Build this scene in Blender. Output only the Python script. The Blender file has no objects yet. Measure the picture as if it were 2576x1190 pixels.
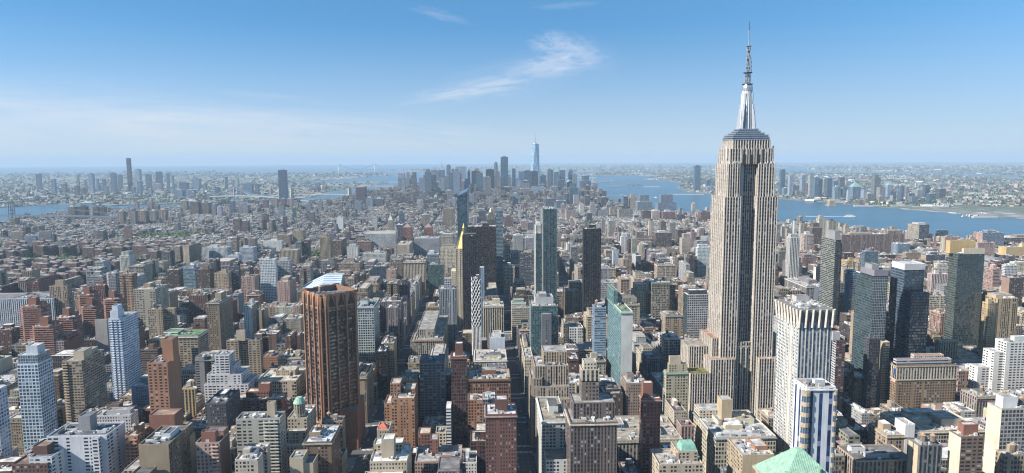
import bpy, math, random
import numpy as np
R = math.radians
C = bpy.context.scene.collection
rnd = random.Random(7)

# ---------------------------------------------------------------- camera
H = 300.0                       # eye height above the street
F = 1727.0                      # focal length in units of a 2576 wide frame
PITCH, YAW, ROLL = R(6.44), R(2.5), R(0.31)
fh = np.array([math.sin(YAW), math.cos(YAW), 0.0]); rt = np.array([math.cos(YAW), -math.sin(YAW), 0.0]); up = np.array([0, 0, 1.0])
fw = fh*math.cos(PITCH) - up*math.sin(PITCH)
u0 = fh*math.sin(PITCH) + up*math.cos(PITCH)
RT = rt*math.cos(ROLL) - u0*math.sin(ROLL)
UP = u0*math.cos(ROLL) + rt*math.sin(ROLL)
def ray(px, py):
    return fw + RT*((px-1288)/F) - UP*((py-595)/F)
def proj(x, y, z):
    v = np.array([x, y, z-H]); k = v.dot(fw)
    if k < 1: return (9999, 9999)
    return (1288 + F*v.dot(RT)/k, 595 - F*v.dot(UP)/k)
def atY(px, py, Y):             # the point of the upright plane Y seen there
    r = ray(px, py); t = Y/r[1]
    return r[0]*t, H + r[2]*t
def atZ(px, py, Z):             # the point of the level plane Z seen there
    r = ray(px, py); t = (Z-H)/r[2]
    return r[0]*t, r[1]*t
def geo(lat, lon):              # metres: X across the avenues (west), Y down the avenues
    E = (lon+73.97862)*84300; N = (lat-40.75291)*111200
    return (-0.8746*E+0.4848*N, -0.4848*E-0.8746*N)

cd = bpy.data.cameras.new("camera"); cam = bpy.data.objects.new("camera", cd); C.objects.link(cam)
cd.sensor_width = 36; cd.lens = 36*F/2576; cd.clip_start = 1; cd.clip_end = 90000
from mathutils import Matrix, Vector
m = Matrix.Identity(4)
for i in range(3):
    m[i][0], m[i][1], m[i][2] = RT[i], UP[i], -fw[i]
m[2][3] = H
cam.matrix_world = m
bpy.context.scene.camera = cam

# ---------------------------------------------------------------- light, sky, exposure
S = bpy.context.scene
S.view_settings.view_transform = 'Standard'; S.view_settings.look = 'None'; S.view_settings.gamma = 1
S.view_settings.exposure = 1.22
AIR, DUST, OZ, ZK, Z0, TINT, SKYK = 1.0, 0.8, 3.0, 1.1, 0.20, (.58, .97, 1.04), .083
SUN_EL, SUN_AZ = R(36), R(252)          # azimuth clockwise from +Y
W = bpy.data.worlds.new("World"); S.world = W; W.use_nodes = True
nt = W.node_tree; nt.nodes.clear()
def N(tree, typ, **kw):
    n = tree.nodes.new(typ)
    for k, v in kw.items(): setattr(n, k, v)
    return n
def lk(tree, a, b): tree.links.new(a, b)
def math_n(tree, op, a, b=None, c=None, clamp=False):
    n = N(tree, 'ShaderNodeMath', operation=op, use_clamp=clamp)
    for i, v in enumerate((a, b, c)):
        if v is None: continue
        if isinstance(v, (int, float)): n.inputs[i].default_value = v
        else: lk(tree, v, n.inputs[i])
    return n.outputs[0]
def mixc(tree, f, a, b, blend='MIX'):
    n = N(tree, 'ShaderNodeMix', data_type='RGBA', blend_type=blend)
    for i, v in ((0, f), (6, a), (7, b)):
        if isinstance(v, (int, float)): n.inputs[i].default_value = v
        elif isinstance(v, tuple): n.inputs[i].default_value = (*v[:3], 1)
        else: lk(tree, v, n.inputs[i])
    return n.outputs[2]
sky = N(nt, 'ShaderNodeTexSky', sky_type='NISHITA', sun_disc=False, sun_elevation=SUN_EL, sun_rotation=2*math.pi-SUN_AZ,
        altitude=300, air_density=AIR, dust_density=DUST, ozone_density=OZ)
tc = N(nt, 'ShaderNodeTexCoord')
sx_ = N(nt, 'ShaderNodeSeparateXYZ'); lk(nt, tc.outputs['Generated'], sx_.inputs[0])
zc_ = math_n(nt, 'ADD', math_n(nt, 'MULTIPLY', math_n(nt, 'MAXIMUM', sx_.outputs[2], 0.0), ZK), Z0)      # clear, deep sky down to the haze line
cz_ = N(nt, 'ShaderNodeCombineXYZ'); lk(nt, sx_.outputs[0], cz_.inputs[0]); lk(nt, sx_.outputs[1], cz_.inputs[1]); lk(nt, zc_, cz_.inputs[2])
nv_ = N(nt, 'ShaderNodeVectorMath', operation='NORMALIZE'); lk(nt, cz_.outputs[0], nv_.inputs[0]); lk(nt, nv_.outputs[0], sky.inputs['Vector'])
def cloud(px, py, sx, sy, rot, seed, dens, scale):
    """thin cirrus streaks round one direction of the sky: a soft patch filled with stretched noise"""
    d = ray(px, py); d = d/np.linalg.norm(d)
    a = np.array([d[1], -d[0], 0.0]); a /= np.linalg.norm(a)
    b = np.cross(a, d)
    a2 = a*math.cos(rot)+b*math.sin(rot); b2 = -a*math.sin(rot)+b*math.cos(rot)
    def dot(v, k):
        n = N(nt, 'ShaderNodeVectorMath', operation='DOT_PRODUCT'); lk(nt, tc.outputs['Generated'], n.inputs[0]); n.inputs[1].default_value = tuple(v)
        return math_n(nt, 'MULTIPLY', n.outputs['Value'], 1.0/k)
    u, v, w = dot(a2, sx), dot(b2, sy), dot(d, 1)
    cv = N(nt, 'ShaderNodeCombineXYZ'); lk(nt, u, cv.inputs[0]); lk(nt, v, cv.inputs[1]); cv.inputs[2].default_value = seed
    no = N(nt, 'ShaderNodeTexNoise', noise_dimensions='3D'); lk(nt, cv.outputs[0], no.inputs['Vector'])
    no.inputs['Scale'].default_value = scale; no.inputs['Detail'].default_value = 9; no.inputs['Roughness'].default_value = 0.62; no.inputs['Distortion'].default_value = 0.7
    r2 = math_n(nt, 'ADD', math_n(nt, 'POWER', math_n(nt, 'ABSOLUTE', u), 2), math_n(nt, 'POWER', math_n(nt, 'ABSOLUTE', v), 2))
    fall = math_n(nt, 'SUBTRACT', 1, r2, clamp=True)
    front = math_n(nt, 'GREATER_THAN', w, 0)
    k = math_n(nt, 'MULTIPLY', math_n(nt, 'SUBTRACT', math_n(nt, 'ADD', no.outputs['Fac'], math_n(nt, 'MULTIPLY', fall, 0.35)), 0.62), 3.2, clamp=True)
    return math_n(nt, 'MULTIPLY', math_n(nt, 'MULTIPLY', math_n(nt, 'MULTIPLY', k, fall), front), dens)
def CLOUDS():
    col = mixc(nt, 1.0, sky.outputs[0], TINT, 'MULTIPLY')
    for args in [(1405, 115, .055, .026, R(-12), 1.3, .34, 2.2), (1400, 162, .095, .026, R(6), 3.1, .42, 2.0),
                 (1190, 226, .13, .020, R(9), 5.7, .36, 2.6), (1470, 120, .04, .024, R(-35), 7.9, .14, 2.4), (1300, 200, .2, .05, R(12), 27.9, .10, 1.2),
                 (1110, 38, .06, .010, R(-12), 9.1, .12, 2), (1425, 13, .06, .007, R(3), 11.1, .12, 2),
                 (180, 312, .46, .055, R(-3), 13.3, .48, 1.5), (760, 325, .40, .038, R(-3), 17.3, .42, 2.0), (100, 370, .5, .03, 0, 31.3, .25, 1.2),
                 (60, 250, .3, .05, R(0), 19.3, .12, 2), (680, 245, .1, .010, R(-5), 21.3, .10, 2), (1230, 360, .2, .012, R(0), 23.3, .12, 2)]:
        col = mixc(nt, cloud(*args), col, (5.6, 5.4, 5.7))
    el = math_n(nt, 'SUBTRACT', 1, math_n(nt, 'MULTIPLY', math_n(nt, 'MAXIMUM', sx_.outputs[2], 0.0), 5.2), clamp=True)      # pale air low over the horizon
    return mixc(nt, math_n(nt, 'MULTIPLY', math_n(nt, 'POWER', el, 1.5), .92), col, (3.35, 3.75, 4.0))
bg = N(nt, 'ShaderNodeBackground'); wo = N(nt, 'ShaderNodeOutputWorld')
lk(nt, CLOUDS(), bg.inputs[0]); bg.inputs[1].default_value = SKYK; lk(nt, bg.outputs[0], wo.inputs[0])
sd = bpy.data.lights.new("sun", 'SUN'); sd.energy = 5.0; sd.angle = R(0.53); sd.color = (1, .945, .87)
so = bpy.data.objects.new("sun", sd); C.objects.link(so)
SUNV = Vector((math.sin(SUN_AZ)*math.cos(SUN_EL), math.cos(SUN_AZ)*math.cos(SUN_EL), math.sin(SUN_EL)))
so.rotation_euler = SUNV.to_track_quat('Z', 'Y').to_euler(); so.location = (-200, -200, 900)
S.cycles.use_denoising = True; S.cycles.filter_width = 1.15; S.cycles.sample_clamp_indirect = 3
S.cycles.max_bounces = 5; S.cycles.diffuse_bounces = 3; S.cycles.glossy_bounces = 2; S.cycles.volume_bounces = 1

# ---------------------------------------------------------------- materials
def newmat(name):
    m = bpy.data.materials.new(name); m.use_nodes = True; t = m.node_tree; t.nodes.clear()
    o = N(t, 'ShaderNodeOutputMaterial'); p = N(t, 'ShaderNodeBsdfPrincipled'); lk(t, p.outputs[0], o.inputs[0])
    return m, t, p
def attr(t, n):
    a = N(t, 'ShaderNodeAttribute', attribute_name=n); return a
def noise(t, scale, detail=3, vec=None, out='Fac', stretch=None):
    n = N(t, 'ShaderNodeTexNoise')
    if vec is None: vec = N(t, 'ShaderNodeNewGeometry').outputs['Position']
    if stretch:
        mp = N(t, 'ShaderNodeVectorMath', operation='MULTIPLY'); lk(t, vec, mp.inputs[0]); mp.inputs[1].default_value = stretch; vec = mp.outputs[0]
    lk(t, vec, n.inputs['Vector']); n.inputs['Scale'].default_value = scale; n.inputs['Detail'].default_value = detail
    return n.outputs[out]
def maprange(t, v, a, b, c, d):
    n = N(t, 'ShaderNodeMapRange'); lk(t, v, n.inputs[0])
    for i, k in enumerate((a, b, c, d)): n.inputs[i+1].default_value = k
    return n.outputs[0]
# one facade material: window grid in bay/storey units of the uv map, colours and window shape from face attributes
M_FAC, t, p = newmat("facade")
uv = N(t, 'ShaderNodeUVMap', uv_map='UVMap'); sp = N(t, 'ShaderNodeSeparateXYZ'); lk(t, uv.outputs[0], sp.inputs[0])
par = attr(t, 'par'); sc_ = N(t, 'ShaderNodeSeparateColor'); lk(t, par.outputs['Color'], sc_.inputs[0])
def band(x, w):
    return math_n(t, 'LESS_THAN', math_n(t, 'ABSOLUTE', math_n(t, 'SUBTRACT', math_n(t, 'FRACT', x), .5)), math_n(t, 'MULTIPLY', w, .5))
cxc = N(t, 'ShaderNodeCombineXYZ'); lk(t, math_n(t, 'FLOOR', sp.outputs[0]), cxc.inputs[0]); lk(t, math_n(t, 'MULTIPLY', par.outputs['Alpha'], 513), cxc.inputs[2])
wcol = N(t, 'ShaderNodeTexWhiteNoise', noise_dimensions='3D'); lk(t, cxc.outputs[0], wcol.inputs['Vector'])
irr = math_n(t, 'MULTIPLY', math_n(t, 'GREATER_THAN', sc_.outputs[2], .95), math_n(t, 'LESS_THAN', sc_.outputs[0], .7))       # masonry: uneven bays, some blank
wfac = maprange(t, wcol.outputs['Value'], 0, 1, .62, 1.35)
wfac = math_n(t, 'MULTIPLY', wfac, math_n(t, 'GREATER_THAN', wcol.outputs['Value'], .12))
wfac = math_n(t, 'ADD', math_n(t, 'MULTIPLY', wfac, irr), math_n(t, 'SUBTRACT', 1, irr))
au = band(sp.outputs[0], math_n(t, 'MULTIPLY', sc_.outputs[0], wfac)); av = band(sp.outputs[1], sc_.outputs[1])
win = math_n(t, 'MULTIPLY', au, av); strip = math_n(t, 'SUBTRACT', au, win)
fu, fv = math_n(t, 'FLOOR', sp.outputs[0]), math_n(t, 'FLOOR', sp.outputs[1])
cx = N(t, 'ShaderNodeCombineXYZ'); lk(t, fu, cx.inputs[0]); lk(t, fv, cx.inputs[1])
lk(t, math_n(t, 'MULTIPLY', par.outputs['Alpha'], 977), cx.inputs[2])
wn = N(t, 'ShaderNodeTexWhiteNoise', noise_dimensions='3D'); lk(t, cx.outputs[0], wn.inputs['Vector'])
wr = wn.outputs['Value']
wall, glass, spn = attr(t, 'wall').outputs['Color'], attr(t, 'glass').outputs['Color'], attr(t, 'span').outputs['Color']
n1 = maprange(t, noise(t, .045, 4), .3, .7, .84, 1.12)
n2 = maprange(t, noise(t, .6, 3, stretch=(1, 1, .12)), .3, .75, .88, 1.1)
def scale_c(c, f):
    n = N(t, 'ShaderNodeVectorMath', operation='SCALE'); lk(t, c, n.inputs[0]); lk(t, f, n.inputs['Scale']); return n.outputs[0]
wc = scale_c(scale_c(wall, n1), n2)
gvar = maprange(t, math_n(t, 'POWER', wr, 2.2), 0, 1, .55, 2.1)
gc = scale_c(glass, gvar)
blind = math_n(t, 'MULTIPLY', math_n(t, 'GREATER_THAN', wr, .87), sc_.outputs[2])      # drawn blinds
gc = mixc(t, math_n(t, 'MULTIPLY', blind, .42), gc, (.52, .50, .45))
c1 = mixc(t, strip, wc, scale_c(spn, n1)); c2 = mixc(t, win, c1, gc); lk(t, c2, p.inputs['Base Color'])
lk(t, maprange(t, win, 0, 1, .82, .12), p.inputs['Roughness'])
lk(t, maprange(t, math_n(t, 'MULTIPLY', win, math_n(t, 'SUBTRACT', 1, sc_.outputs[2])), 0, 1, 1.45, 2.1), p.inputs['IOR'])
# wavy panes: each pane leans a little
nm = N(t, 'ShaderNodeNewGeometry'); va = N(t, 'ShaderNodeVectorMath', operation='SUBTRACT'); lk(t, wn.outputs['Color'], va.inputs[0]); va.inputs[1].default_value = (.5, .5, .5)
vs = N(t, 'ShaderNodeVectorMath', operation='SCALE'); lk(t, va.outputs[0], vs.inputs[0]); lk(t, math_n(t, 'MULTIPLY', win, math_n(t, 'ADD', .06, math_n(t, 'MULTIPLY', math_n(t, 'SUBTRACT', 1, sc_.outputs[2]), .10))), vs.inputs['Scale'])
vd = N(t, 'ShaderNodeVectorMath', operation='ADD'); lk(t, nm.outputs['Normal'], vd.inputs[0]); lk(t, vs.outputs[0], vd.inputs[1])
vn = N(t, 'ShaderNodeVectorMath', operation='NORMALIZE'); lk(t, vd.outputs[0], vn.inputs[0]); lk(t, vn.outputs[0], p.inputs['Normal'])
# roofs: tar, gravel and membrane patches over the face colour
M_ROOF, t, p = newmat("roofing")
base = attr(t, 'wall').outputs['Color']
n1 = maprange(t, noise(t, .14, 6), .32, .66, .50, 1.25); vr = N(t, 'ShaderNodeTexVoronoi'); lk(t, N(t, 'ShaderNodeNewGeometry').outputs['Position'], vr.inputs['Vector']); vr.inputs['Scale'].default_value = .22
svr = N(t, 'ShaderNodeSeparateColor'); lk(t, vr.outputs['Color'], svr.inputs[0]); n2 = maprange(t, svr.outputs[0], 0, 1, .72, 1.18)
lk(t, scale_c(scale_c(base, n1), n2), p.inputs['Base Color']); p.inputs['Roughness'].default_value = .9
# plain painted, stone or metal pieces
M_PLAIN, t, p = newmat("painted_surface")
base = attr(t, 'wall').outputs['Color']; n1 = maprange(t, noise(t, .35, 4), .3, .7, .76, 1.14); n2 = maprange(t, noise(t, .9, 3, stretch=(1, 1, .15)), .3, .7, .86, 1.1)
lk(t, scale_c(scale_c(base, n1), n2), p.inputs['Base Color']); p.inputs['Roughness'].default_value = .75
M_METAL, t, p = newmat("metal_cladding")
base = attr(t, 'wall').outputs['Color']; n1 = maprange(t, noise(t, .5, 3, stretch=(1, 1, .2)), .3, .7, .85, 1.1)
lk(t, scale_c(base, n1), p.inputs['Base Color']); p.inputs['Roughness'].default_value = .35; p.inputs['Metallic'].default_value = .7
M_GOLD, t, p = newmat("gilded_roof")
base = attr(t, 'wall').outputs['Color']; lk(t, base, p.inputs['Base Color']); p.inputs['Roughness'].default_value = .38; p.inputs['Metallic'].default_value = .85
M_LEAF, t, p = newmat("leaves")
base = attr(t, 'wall').outputs['Color']; n1 = maprange(t, noise(t, .25, 2), .3, .7, .6, 1.35)
lk(t, scale_c(base, n1), p.inputs['Base Color']); p.inputs['Roughness'].default_value = .7
MATS = [M_FAC, M_ROOF, M_PLAIN, M_METAL, M_GOLD, M_LEAF]
FAC, ROOF, PLAIN, METAL, GOLD, LEAF = range(6)

# ---------------------------------------------------------------- styles and colours
COL = dict(tan=(.36, .285, .20), beige=(.50, .42, .31), cream=(.62, .54, .41), white=(.74, .74, .72), grey=(.30, .30, .31), lgrey=(.48, .48, .49),
           brown=(.19, .125, .085), red=(.26, .115, .08), dkred=(.14, .07, .055), orange=(.38, .19, .11), pink=(.44, .30, .25), black=(.022, .022, .026),
           dkgrey=(.085, .09, .105), bluewhite=(.55, .61, .69), stone=(.40, .36, .29), yellow=(.55, .40, .20), purple=(.20, .16, .17),
           teal=(.27, .36, .37), bluegrey=(.24, .31, .40), bronze=(.11, .075, .05), silver=(.55, .60, .66), greentrim=(.20, .38, .30), dkbrown=(.10, .07, .055),
           blueglass=(.06, .13, .22), greenglass=(.07, .15, .14), tealglass=(.08, .16, .19), sky=(.22, .42, .62), sand=(.45, .36, .24))
#  bay, storey, window width, window height, spandrel factor, glass, curtain(1 = masonry with blinds, 0 = curtain glass)
STY = dict(punch=(3.0, 3.1, .54, .58, 1.0, (.022, .028, .036), 1), wide=(4.6, 3.0, .62, .50, 1.0, (.022, .028, .036), 1),
           pier=(2.7, 3.5, .52, .62, .35, (.018, .022, .03), 1), band=(4.0, 3.1, 1.0, .48, 1.0, (.03, .04, .055), .6),
           grid=(3.2, 3.4, .74, .68, 1.0, (.03, .045, .065), .5), glass=(2.2, 3.4, .90, .80, .5, (.035, .065, .085), 0),
           strip=(3.4, 3.4, .55, .70, .22, (.02, .03, .04), .5), wstripe=(7.0, 4.0, .36, 1.0, 1.0, (.02, .04, .10), .9), blank=(4, 4, 0, 0, 1, (.03, .03, .03), 1), balc=(3.6, 2.9, .80, .50, 1.0, (.03, .035, .045), 1),
           black=(1.8, 3.6, .80, .66, .6, (.008, .009, .012), .2), small=(2.4, 3.2, .46, .52, 1.0, (.025, .03, .036), 1), loft=(2.6, 3.9, .66, .62, .8, (.02, .026, .034), 1))
WK = .66; PK = .70
def style(st, col, glass=None, jit=0):
    b = STY[st]; c = COL[col] if isinstance(col, str) else col
    c = tuple(v*WK for v in c)
    if jit:
        k = 1+rnd.uniform(-jit, jit); c = tuple(min(.85, max(.01, v*k*(1+rnd.uniform(-.05, .05)))) for v in c)
    g = glass or b[5]; s = tuple(v*b[4] for v in c)
    return (b[0], b[1], c, g, s, (b[2], b[3], b[6], rnd.random()))
def neutral(c, k=.18):
    m = sum(c)/3; return tuple(v*(1-k)+m*k for v in c)
def plain(col, k=None):
    c = tuple(v*WK for v in COL[col]) if isinstance(col, str) else tuple(v*(k or PK) for v in col)
    return (4, 4, c, c, c, (0, 0, 1, 0))

# ---------------------------------------------------------------- mesh collector
class MB:
    def __init__(s, o=(0, 0, 0)):
        s.o = o; s.v = []; s.f = []; s.uv = []; s.a = []; s.m = []
    def poly(s, pts, uvs, st, mat):
        n = len(s.v); o = s.o
        s.v.extend((p[0]-o[0], p[1]-o[1], p[2]-o[2]) for p in pts)
        s.f.append(tuple(range(n, n+len(pts)))); s.uv.extend(uvs)
        s.a.append(st); s.m.append(mat)
    def quadw(s, a, b, z0, z1, st, mat=FAC):     # upright wall from a to b (outside on the right of a->b)
        L = math.hypot(b[0]-a[0], b[1]-a[1]); n = max(1, round(L/st[0])); k = max(1, round((z1-z0)/st[1]))
        s.poly([(a[0], a[1], z0), (b[0], b[1], z0), (b[0], b[1], z1), (a[0], a[1], z1)], [(0, 0), (n, 0), (n, k), (0, k)], st, mat)
    def prism(s, pts, z0, z1, st, top=None, mat=FAC, sts=None, bottom=False):
        n = len(pts)                              # pts counter-clockwise seen from above
        for i in range(n):
            s.quadw(pts[i], pts[(i+1) % n], z0, z1, (sts[i] if sts else st), mat)
        if top is not None:
            s.poly([(x, y, z1) for x, y in pts], [(0, 0)]*n, top, ROOF if mat == FAC else mat)
        if bottom: s.poly([(x, y, z0) for x, y in reversed(pts)], [(0, 0)]*n, st, mat)
    def box(s, x0, x1, y0, y1, z0, z1, st, top=None, mat=FAC, side=None, bottom=False):
        # order of walls: north (towards the camera), west (+X), south, east (-X)
        sts = [st, side or st, st, side or st]
        s.prism([(x0, y0), (x1, y0), (x1, y1), (x0, y1)], z0, z1, st, top if top is not None else st, mat, sts, bottom)
    def cyl(s, cx, cy, r, z0, z1, n, st, mat=PLAIN, r2=None, cap=True):
        r2 = r if r2 is None else r2
        A = [(math.cos(2*math.pi*i/n), math.sin(2*math.pi*i/n)) for i in range(n)]
        for i in range(n):
            a, b = A[i], A[(i+1) % n]; k = max(1, round((z1-z0)/st[1])); w = max(1, round(2*math.pi*r/n/st[0]))
            if r2 > 1e-3:
                s.poly([(cx+a[0]*r, cy+a[1]*r, z0), (cx+b[0]*r, cy+b[1]*r, z0), (cx+b[0]*r2, cy+b[1]*r2, z1), (cx+a[0]*r2, cy+a[1]*r2, z1)], [(0, 0), (w, 0), (w, k), (0, k)], st, mat)
            else:
                s.poly([(cx+a[0]*r, cy+a[1]*r, z0), (cx+b[0]*r, cy+b[1]*r, z0), (cx, cy, z1)], [(0, 0), (1, 0), (0, 1)], st, mat)
        if cap and r2 > 1e-3: s.poly([(cx+a[0]*r2, cy+a[1]*r2, z1) for a in A], [(0, 0)]*n, st, PLAIN if mat == FAC else mat)
    def frus(s, x0, x1, y0, y1, z0, X0, X1, Y0, Y1, z1, st, mat=PLAIN):
        lo = [(x0, y0), (x1, y0), (x1, y1), (x0, y1)]; hi = [(X0, Y0), (X1, Y0), (X1, Y1), (X0, Y1)]
        for i in range(4):
            j = (i+1) % 4; L = math.hypot(lo[j][0]-lo[i][0], lo[j][1]-lo[i][1]); n = max(1, round(L/st[0])); k = max(1, round((z1-z0)/st[1]))
            s.poly([(*lo[i], z0), (*lo[j], z0), (*hi[j], z1), (*hi[i], z1)], [(0, 0), (n, 0), (n, k), (0, k)], st, mat)
        if X1-X0 > .05: s.poly([(*q, z1) for q in hi], [(0, 0)]*4, st, ROOF if mat == FAC else mat)
    def bar(s, a, b, r, st, mat=METAL, r2=None):
        a = Vector(a); b = Vector(b); d = (b-a).normalized(); q = d.orthogonal().normalized(); w = d.cross(q); r2 = r if r2 is None else r2
        P = [[a+q*(r*c)+w*(r*e) for c, e in ((1, 1), (-1, 1), (-1, -1), (1, -1))], [b+q*(r2*c)+w*(r2*e) for c, e in ((1, 1), (-1, 1), (-1, -1), (1, -1))]]
        for i in range(4):
            j = (i+1) % 4; s.poly([P[0][i], P[0][j], P[1][j], P[1][i]], [(0, 0), (1, 0), (1, 1), (0, 1)], st, mat)
        s.poly(P[1], [(0, 0)]*4, st, mat); s.poly(P[0][::-1], [(0, 0)]*4, st, mat)
    def build(s, name, parent=None):
        if not s.f: return None
        me = bpy.data.meshes.new(name); nf = len(s.f)
        tot = np.array([len(f) for f in s.f], np.int32); st = np.zeros(nf, np.int32); st[1:] = np.cumsum(tot)[:-1]
        me.vertices.add(len(s.v)); me.vertices.foreach_set('co', np.array(s.v, np.float32).ravel())
        me.loops.add(int(tot.sum())); me.loops.foreach_set('vertex_index', np.array([i for f in s.f for i in f], np.int32))
        me.polygons.add(nf); me.polygons.foreach_set('loop_start', st)
        used = sorted(set(s.m)); mp = {k: i for i, k in enumerate(used)}
        for k in used: me.materials.append(MATS[k])
        me.polygons.foreach_set('material_index', np.array([mp[k] for k in s.m], np.int32))
        me.update(calc_edges=True)
        ul = me.uv_layers.new(name='UVMap'); ul.data.foreach_set('uv', np.array(s.uv, np.float32).ravel())
        for nm, ix in (('wall', 2), ('glass', 3), ('span', 4), ('par', 5)):
            at = me.attributes.new(nm, 'FLOAT_COLOR', 'FACE')
            arr = np.array([(*q[ix][:3], 1.0) if ix < 5 else q[ix] for q in s.a], np.float32); at.data.foreach_set('color', arr.ravel())
        o = bpy.data.objects.new(name, me); C.objects.link(o)
        if parent is not None: o.parent = parent
        else: o.location = s.o
        return o
def tag(o, label=None, cat=None, group=None, kind=None):
    if label: o['label'] = label
    if cat: o['category'] = cat
    if group: o['group'] = group
    if kind: o['kind'] = kind
    return o
def empty(name, loc):
    o = bpy.data.objects.new(name, None); o.location = loc; o.empty_display_size = 5; C.objects.link(o); return o

# ---------------------------------------------------------------- roof furniture
ROOFC = [(.50, .50, .50), (.60, .60, .58), (.36, .35, .34), (.14, .14, .15), (.46, .42, .35), (.72, .71, .69), (.40, .37, .33), (.32, .31, .31), (.19, .18, .18), (.26, .25, .25), (.52, .49, .44), (.70, .69, .67), (.09, .09, .10)]
def roofst(k=None): 
    c = rnd.choice(ROOFC) if k is None else k; j = rnd.uniform(.85, 1.12); return plain(tuple(min(.8, v*j) for v in c))
WOOD, CONE = plain((.20, .15, .12)), plain((.38, .26, .17))
def tank(mb, x, y, z, k=1.0, lod=8):
    z1 = z+2.5*k
    if lod > 6:
        for sx in (-1, 1):
            for sy in (-1, 1): mb.bar((x+sx*1.3*k, y+sy*1.3*k, z), (x+sx*1.3*k, y+sy*1.3*k, z1), .14, plain('dkgrey'), PLAIN)
    mb.cyl(x, y, 2.0*k, z1, z1+4.2*k, lod, WOOD, cap=False); mb.cyl(x, y, 2.2*k, z1+4.2*k, z1+5.9*k, lod, CONE, r2=0)
def roof_units(mb, x0, x1, y0, y1, z, n, q=1.0):
    w, d = x1-x0, y1-y0
    for i in range(n):
        a = rnd.uniform(1.0, 4.0)*q; b = rnd.uniform(1.0, 4.5)*q
        if rnd.random() < .3: a, b = rnd.choice([(rnd.uniform(4, 9), .6), (.6, rnd.uniform(4, 9))])      # a duct or pipe run
        if a > w*.6 or b > d*.6: continue
        x = rnd.uniform(x0+1, x1-a-1); y = rnd.uniform(y0+1, y1-b-1)
        c = rnd.choice([(.6, .6, .6), (.35, .36, .38), (.7, .7, .7), (.2, .2, .2), (.45, .4, .35)])
        mb.box(x, x+a, y, y+b, z+.02, z+rnd.uniform(.8, 2.6), plain(c), mat=PLAIN)
def bulk(x0, x1, y0, y1):
    w, d = x1-x0, y1-y0; a = w*rnd.uniform(.22, .42); b = d*rnd.uniform(.22, .42)
    x = rnd.uniform(x0+w*.12, x1-a-w*.12); y = rnd.uniform(y0+d*.2, y1-b-d*.12)
    return x, x+a, y, y+b
def parapet(mb, x0, x1, y0, y1, z, st, h=1.1, t=.45):
    for q in ((x0, x1, y0, y0+t), (x0, x1, y1-t, y1), (x0, x0+t, y0+t, y1-t), (x1-t, x1, y0+t, y1-t)):
        mb.box(*q, z, z+h, st, mat=PLAIN)
# ---------------------------------------------------------------- water, land, streets
def flat_mat(name, build):
    m, t, p = newmat(name); build(t, p); return m
def water_nodes(t, p):
    n = noise(t, .0006, 4, stretch=(1, 2.5, 1)); n2 = noise(t, .004, 3, stretch=(1, 4, 1))
    c = mixc(t, maprange(t, n, .35, .65, 0, 1), (.027, .066, .094), (.040, .088, .120)); c = mixc(t, maprange(t, n2, .4, .7, 0, .35), c, (.05, .13, .20))
    lk(t, c, p.inputs['Base Color']); p.inputs['Roughness'].default_value = .32
    b = N(t, 'ShaderNodeBump'); b.inputs['Strength'].default_value = .35; b.inputs['Distance'].default_value = 1.5
    lk(t, noise(t, .03, 5, stretch=(1, 1.8, 1)), b.inputs['Height']); lk(t, b.outputs[0], p.inputs['Normal'])
M_WATER = flat_mat("water", water_nodes)
def land_nodes(t, p):
    n = noise(t, .0011, 5); n2 = noise(t, .018, 4); n3 = N(t, 'ShaderNodeTexVoronoi'); lk(t, N(t, 'ShaderNodeNewGeometry').outputs['Position'], n3.inputs['Vector']); n3.inputs['Scale'].default_value = .02
    sv = N(t, 'ShaderNodeSeparateColor'); lk(t, n3.outputs['Color'], sv.inputs[0])
    green = mixc(t, maprange(t, n2, .35, .65, 0, 1), (.028, .052, .022), (.055, .085, .035))
    gray = mixc(t, sv.outputs[0], (.07, .07, .075), (.20, .19, .18))
    gray = mixc(t, math_n(t, 'GREATER_THAN', sv.outputs[1],    .90), gray, (.36, .36, .35))
    c = mixc(t, maprange(t, n, .42, .6, .12, .75), gray, green); lk(t, c, p.inputs['Base Color']); p.inputs['Roughness'].default_value = .95
M_LAND = flat_mat("far_ground", land_nodes)
def street_nodes(t, p):
    n = noise(t, .5, 4); n2 = noise(t, .03, 3)
    c = mixc(t, maprange(t, n, .3, .7, 0, 1), (.042, .042, .045), (.068, .067, .066)); c = mixc(t, maprange(t, n2, .4, .7, 0, .4), c, (.085, .083, .08))
    lk(t, c, p.inputs['Base Color']); p.inputs['Roughness'].default_value = .85
M_STREET = flat_mat("asphalt", street_nodes)
def walk_nodes(t, p):
    n = noise(t, .8, 3); lk(t, mixc(t, maprange(t, n, .3, .7, 0, 1), (.13, .127, .12), (.20, .19, .18)), p.inputs['Base Color']); p.inputs['Roughness'].default_value = .9
M_WALK = flat_mat("pavement", walk_nodes)
def polymesh(name, pts, z0, z1, mat):
    """land slab: filled outline with a real edge down to the water"""
    from mathutils.geometry import tessellate_polygon
    A = sum(pts[i][0]*pts[(i+1) % len(pts)][1]-pts[(i+1) % len(pts)][0]*pts[i][1] for i in range(len(pts)))
    if A < 0: pts = pts[::-1]
    tri = tessellate_polygon([[Vector((x, y, 0)) for x, y in pts]]); n = len(pts)
    v = [(x, y, z1) for x, y in pts]+[(x, y, z0) for x, y in pts]; f = []
    for a, b, c in tri:
        ax, bx, cx = pts[a], pts[b], pts[c]
        s = (bx[0]-ax[0])*(cx[1]-ax[1])-(bx[1]-ax[1])*(cx[0]-ax[0]); f.append((a, b, c) if s > 0 else (a, c, b))
    f += [(i+n, (i+1) % n+n, (i+1) % n, i) for i in range(n)]
    me = bpy.data.meshes.new(name); me.from_pydata(v, [], f); me.materials.append(mat); me.update()
    o = bpy.data.objects.new(name, me); C.objects.link(o); o['kind'] = 'structure'; return o
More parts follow.
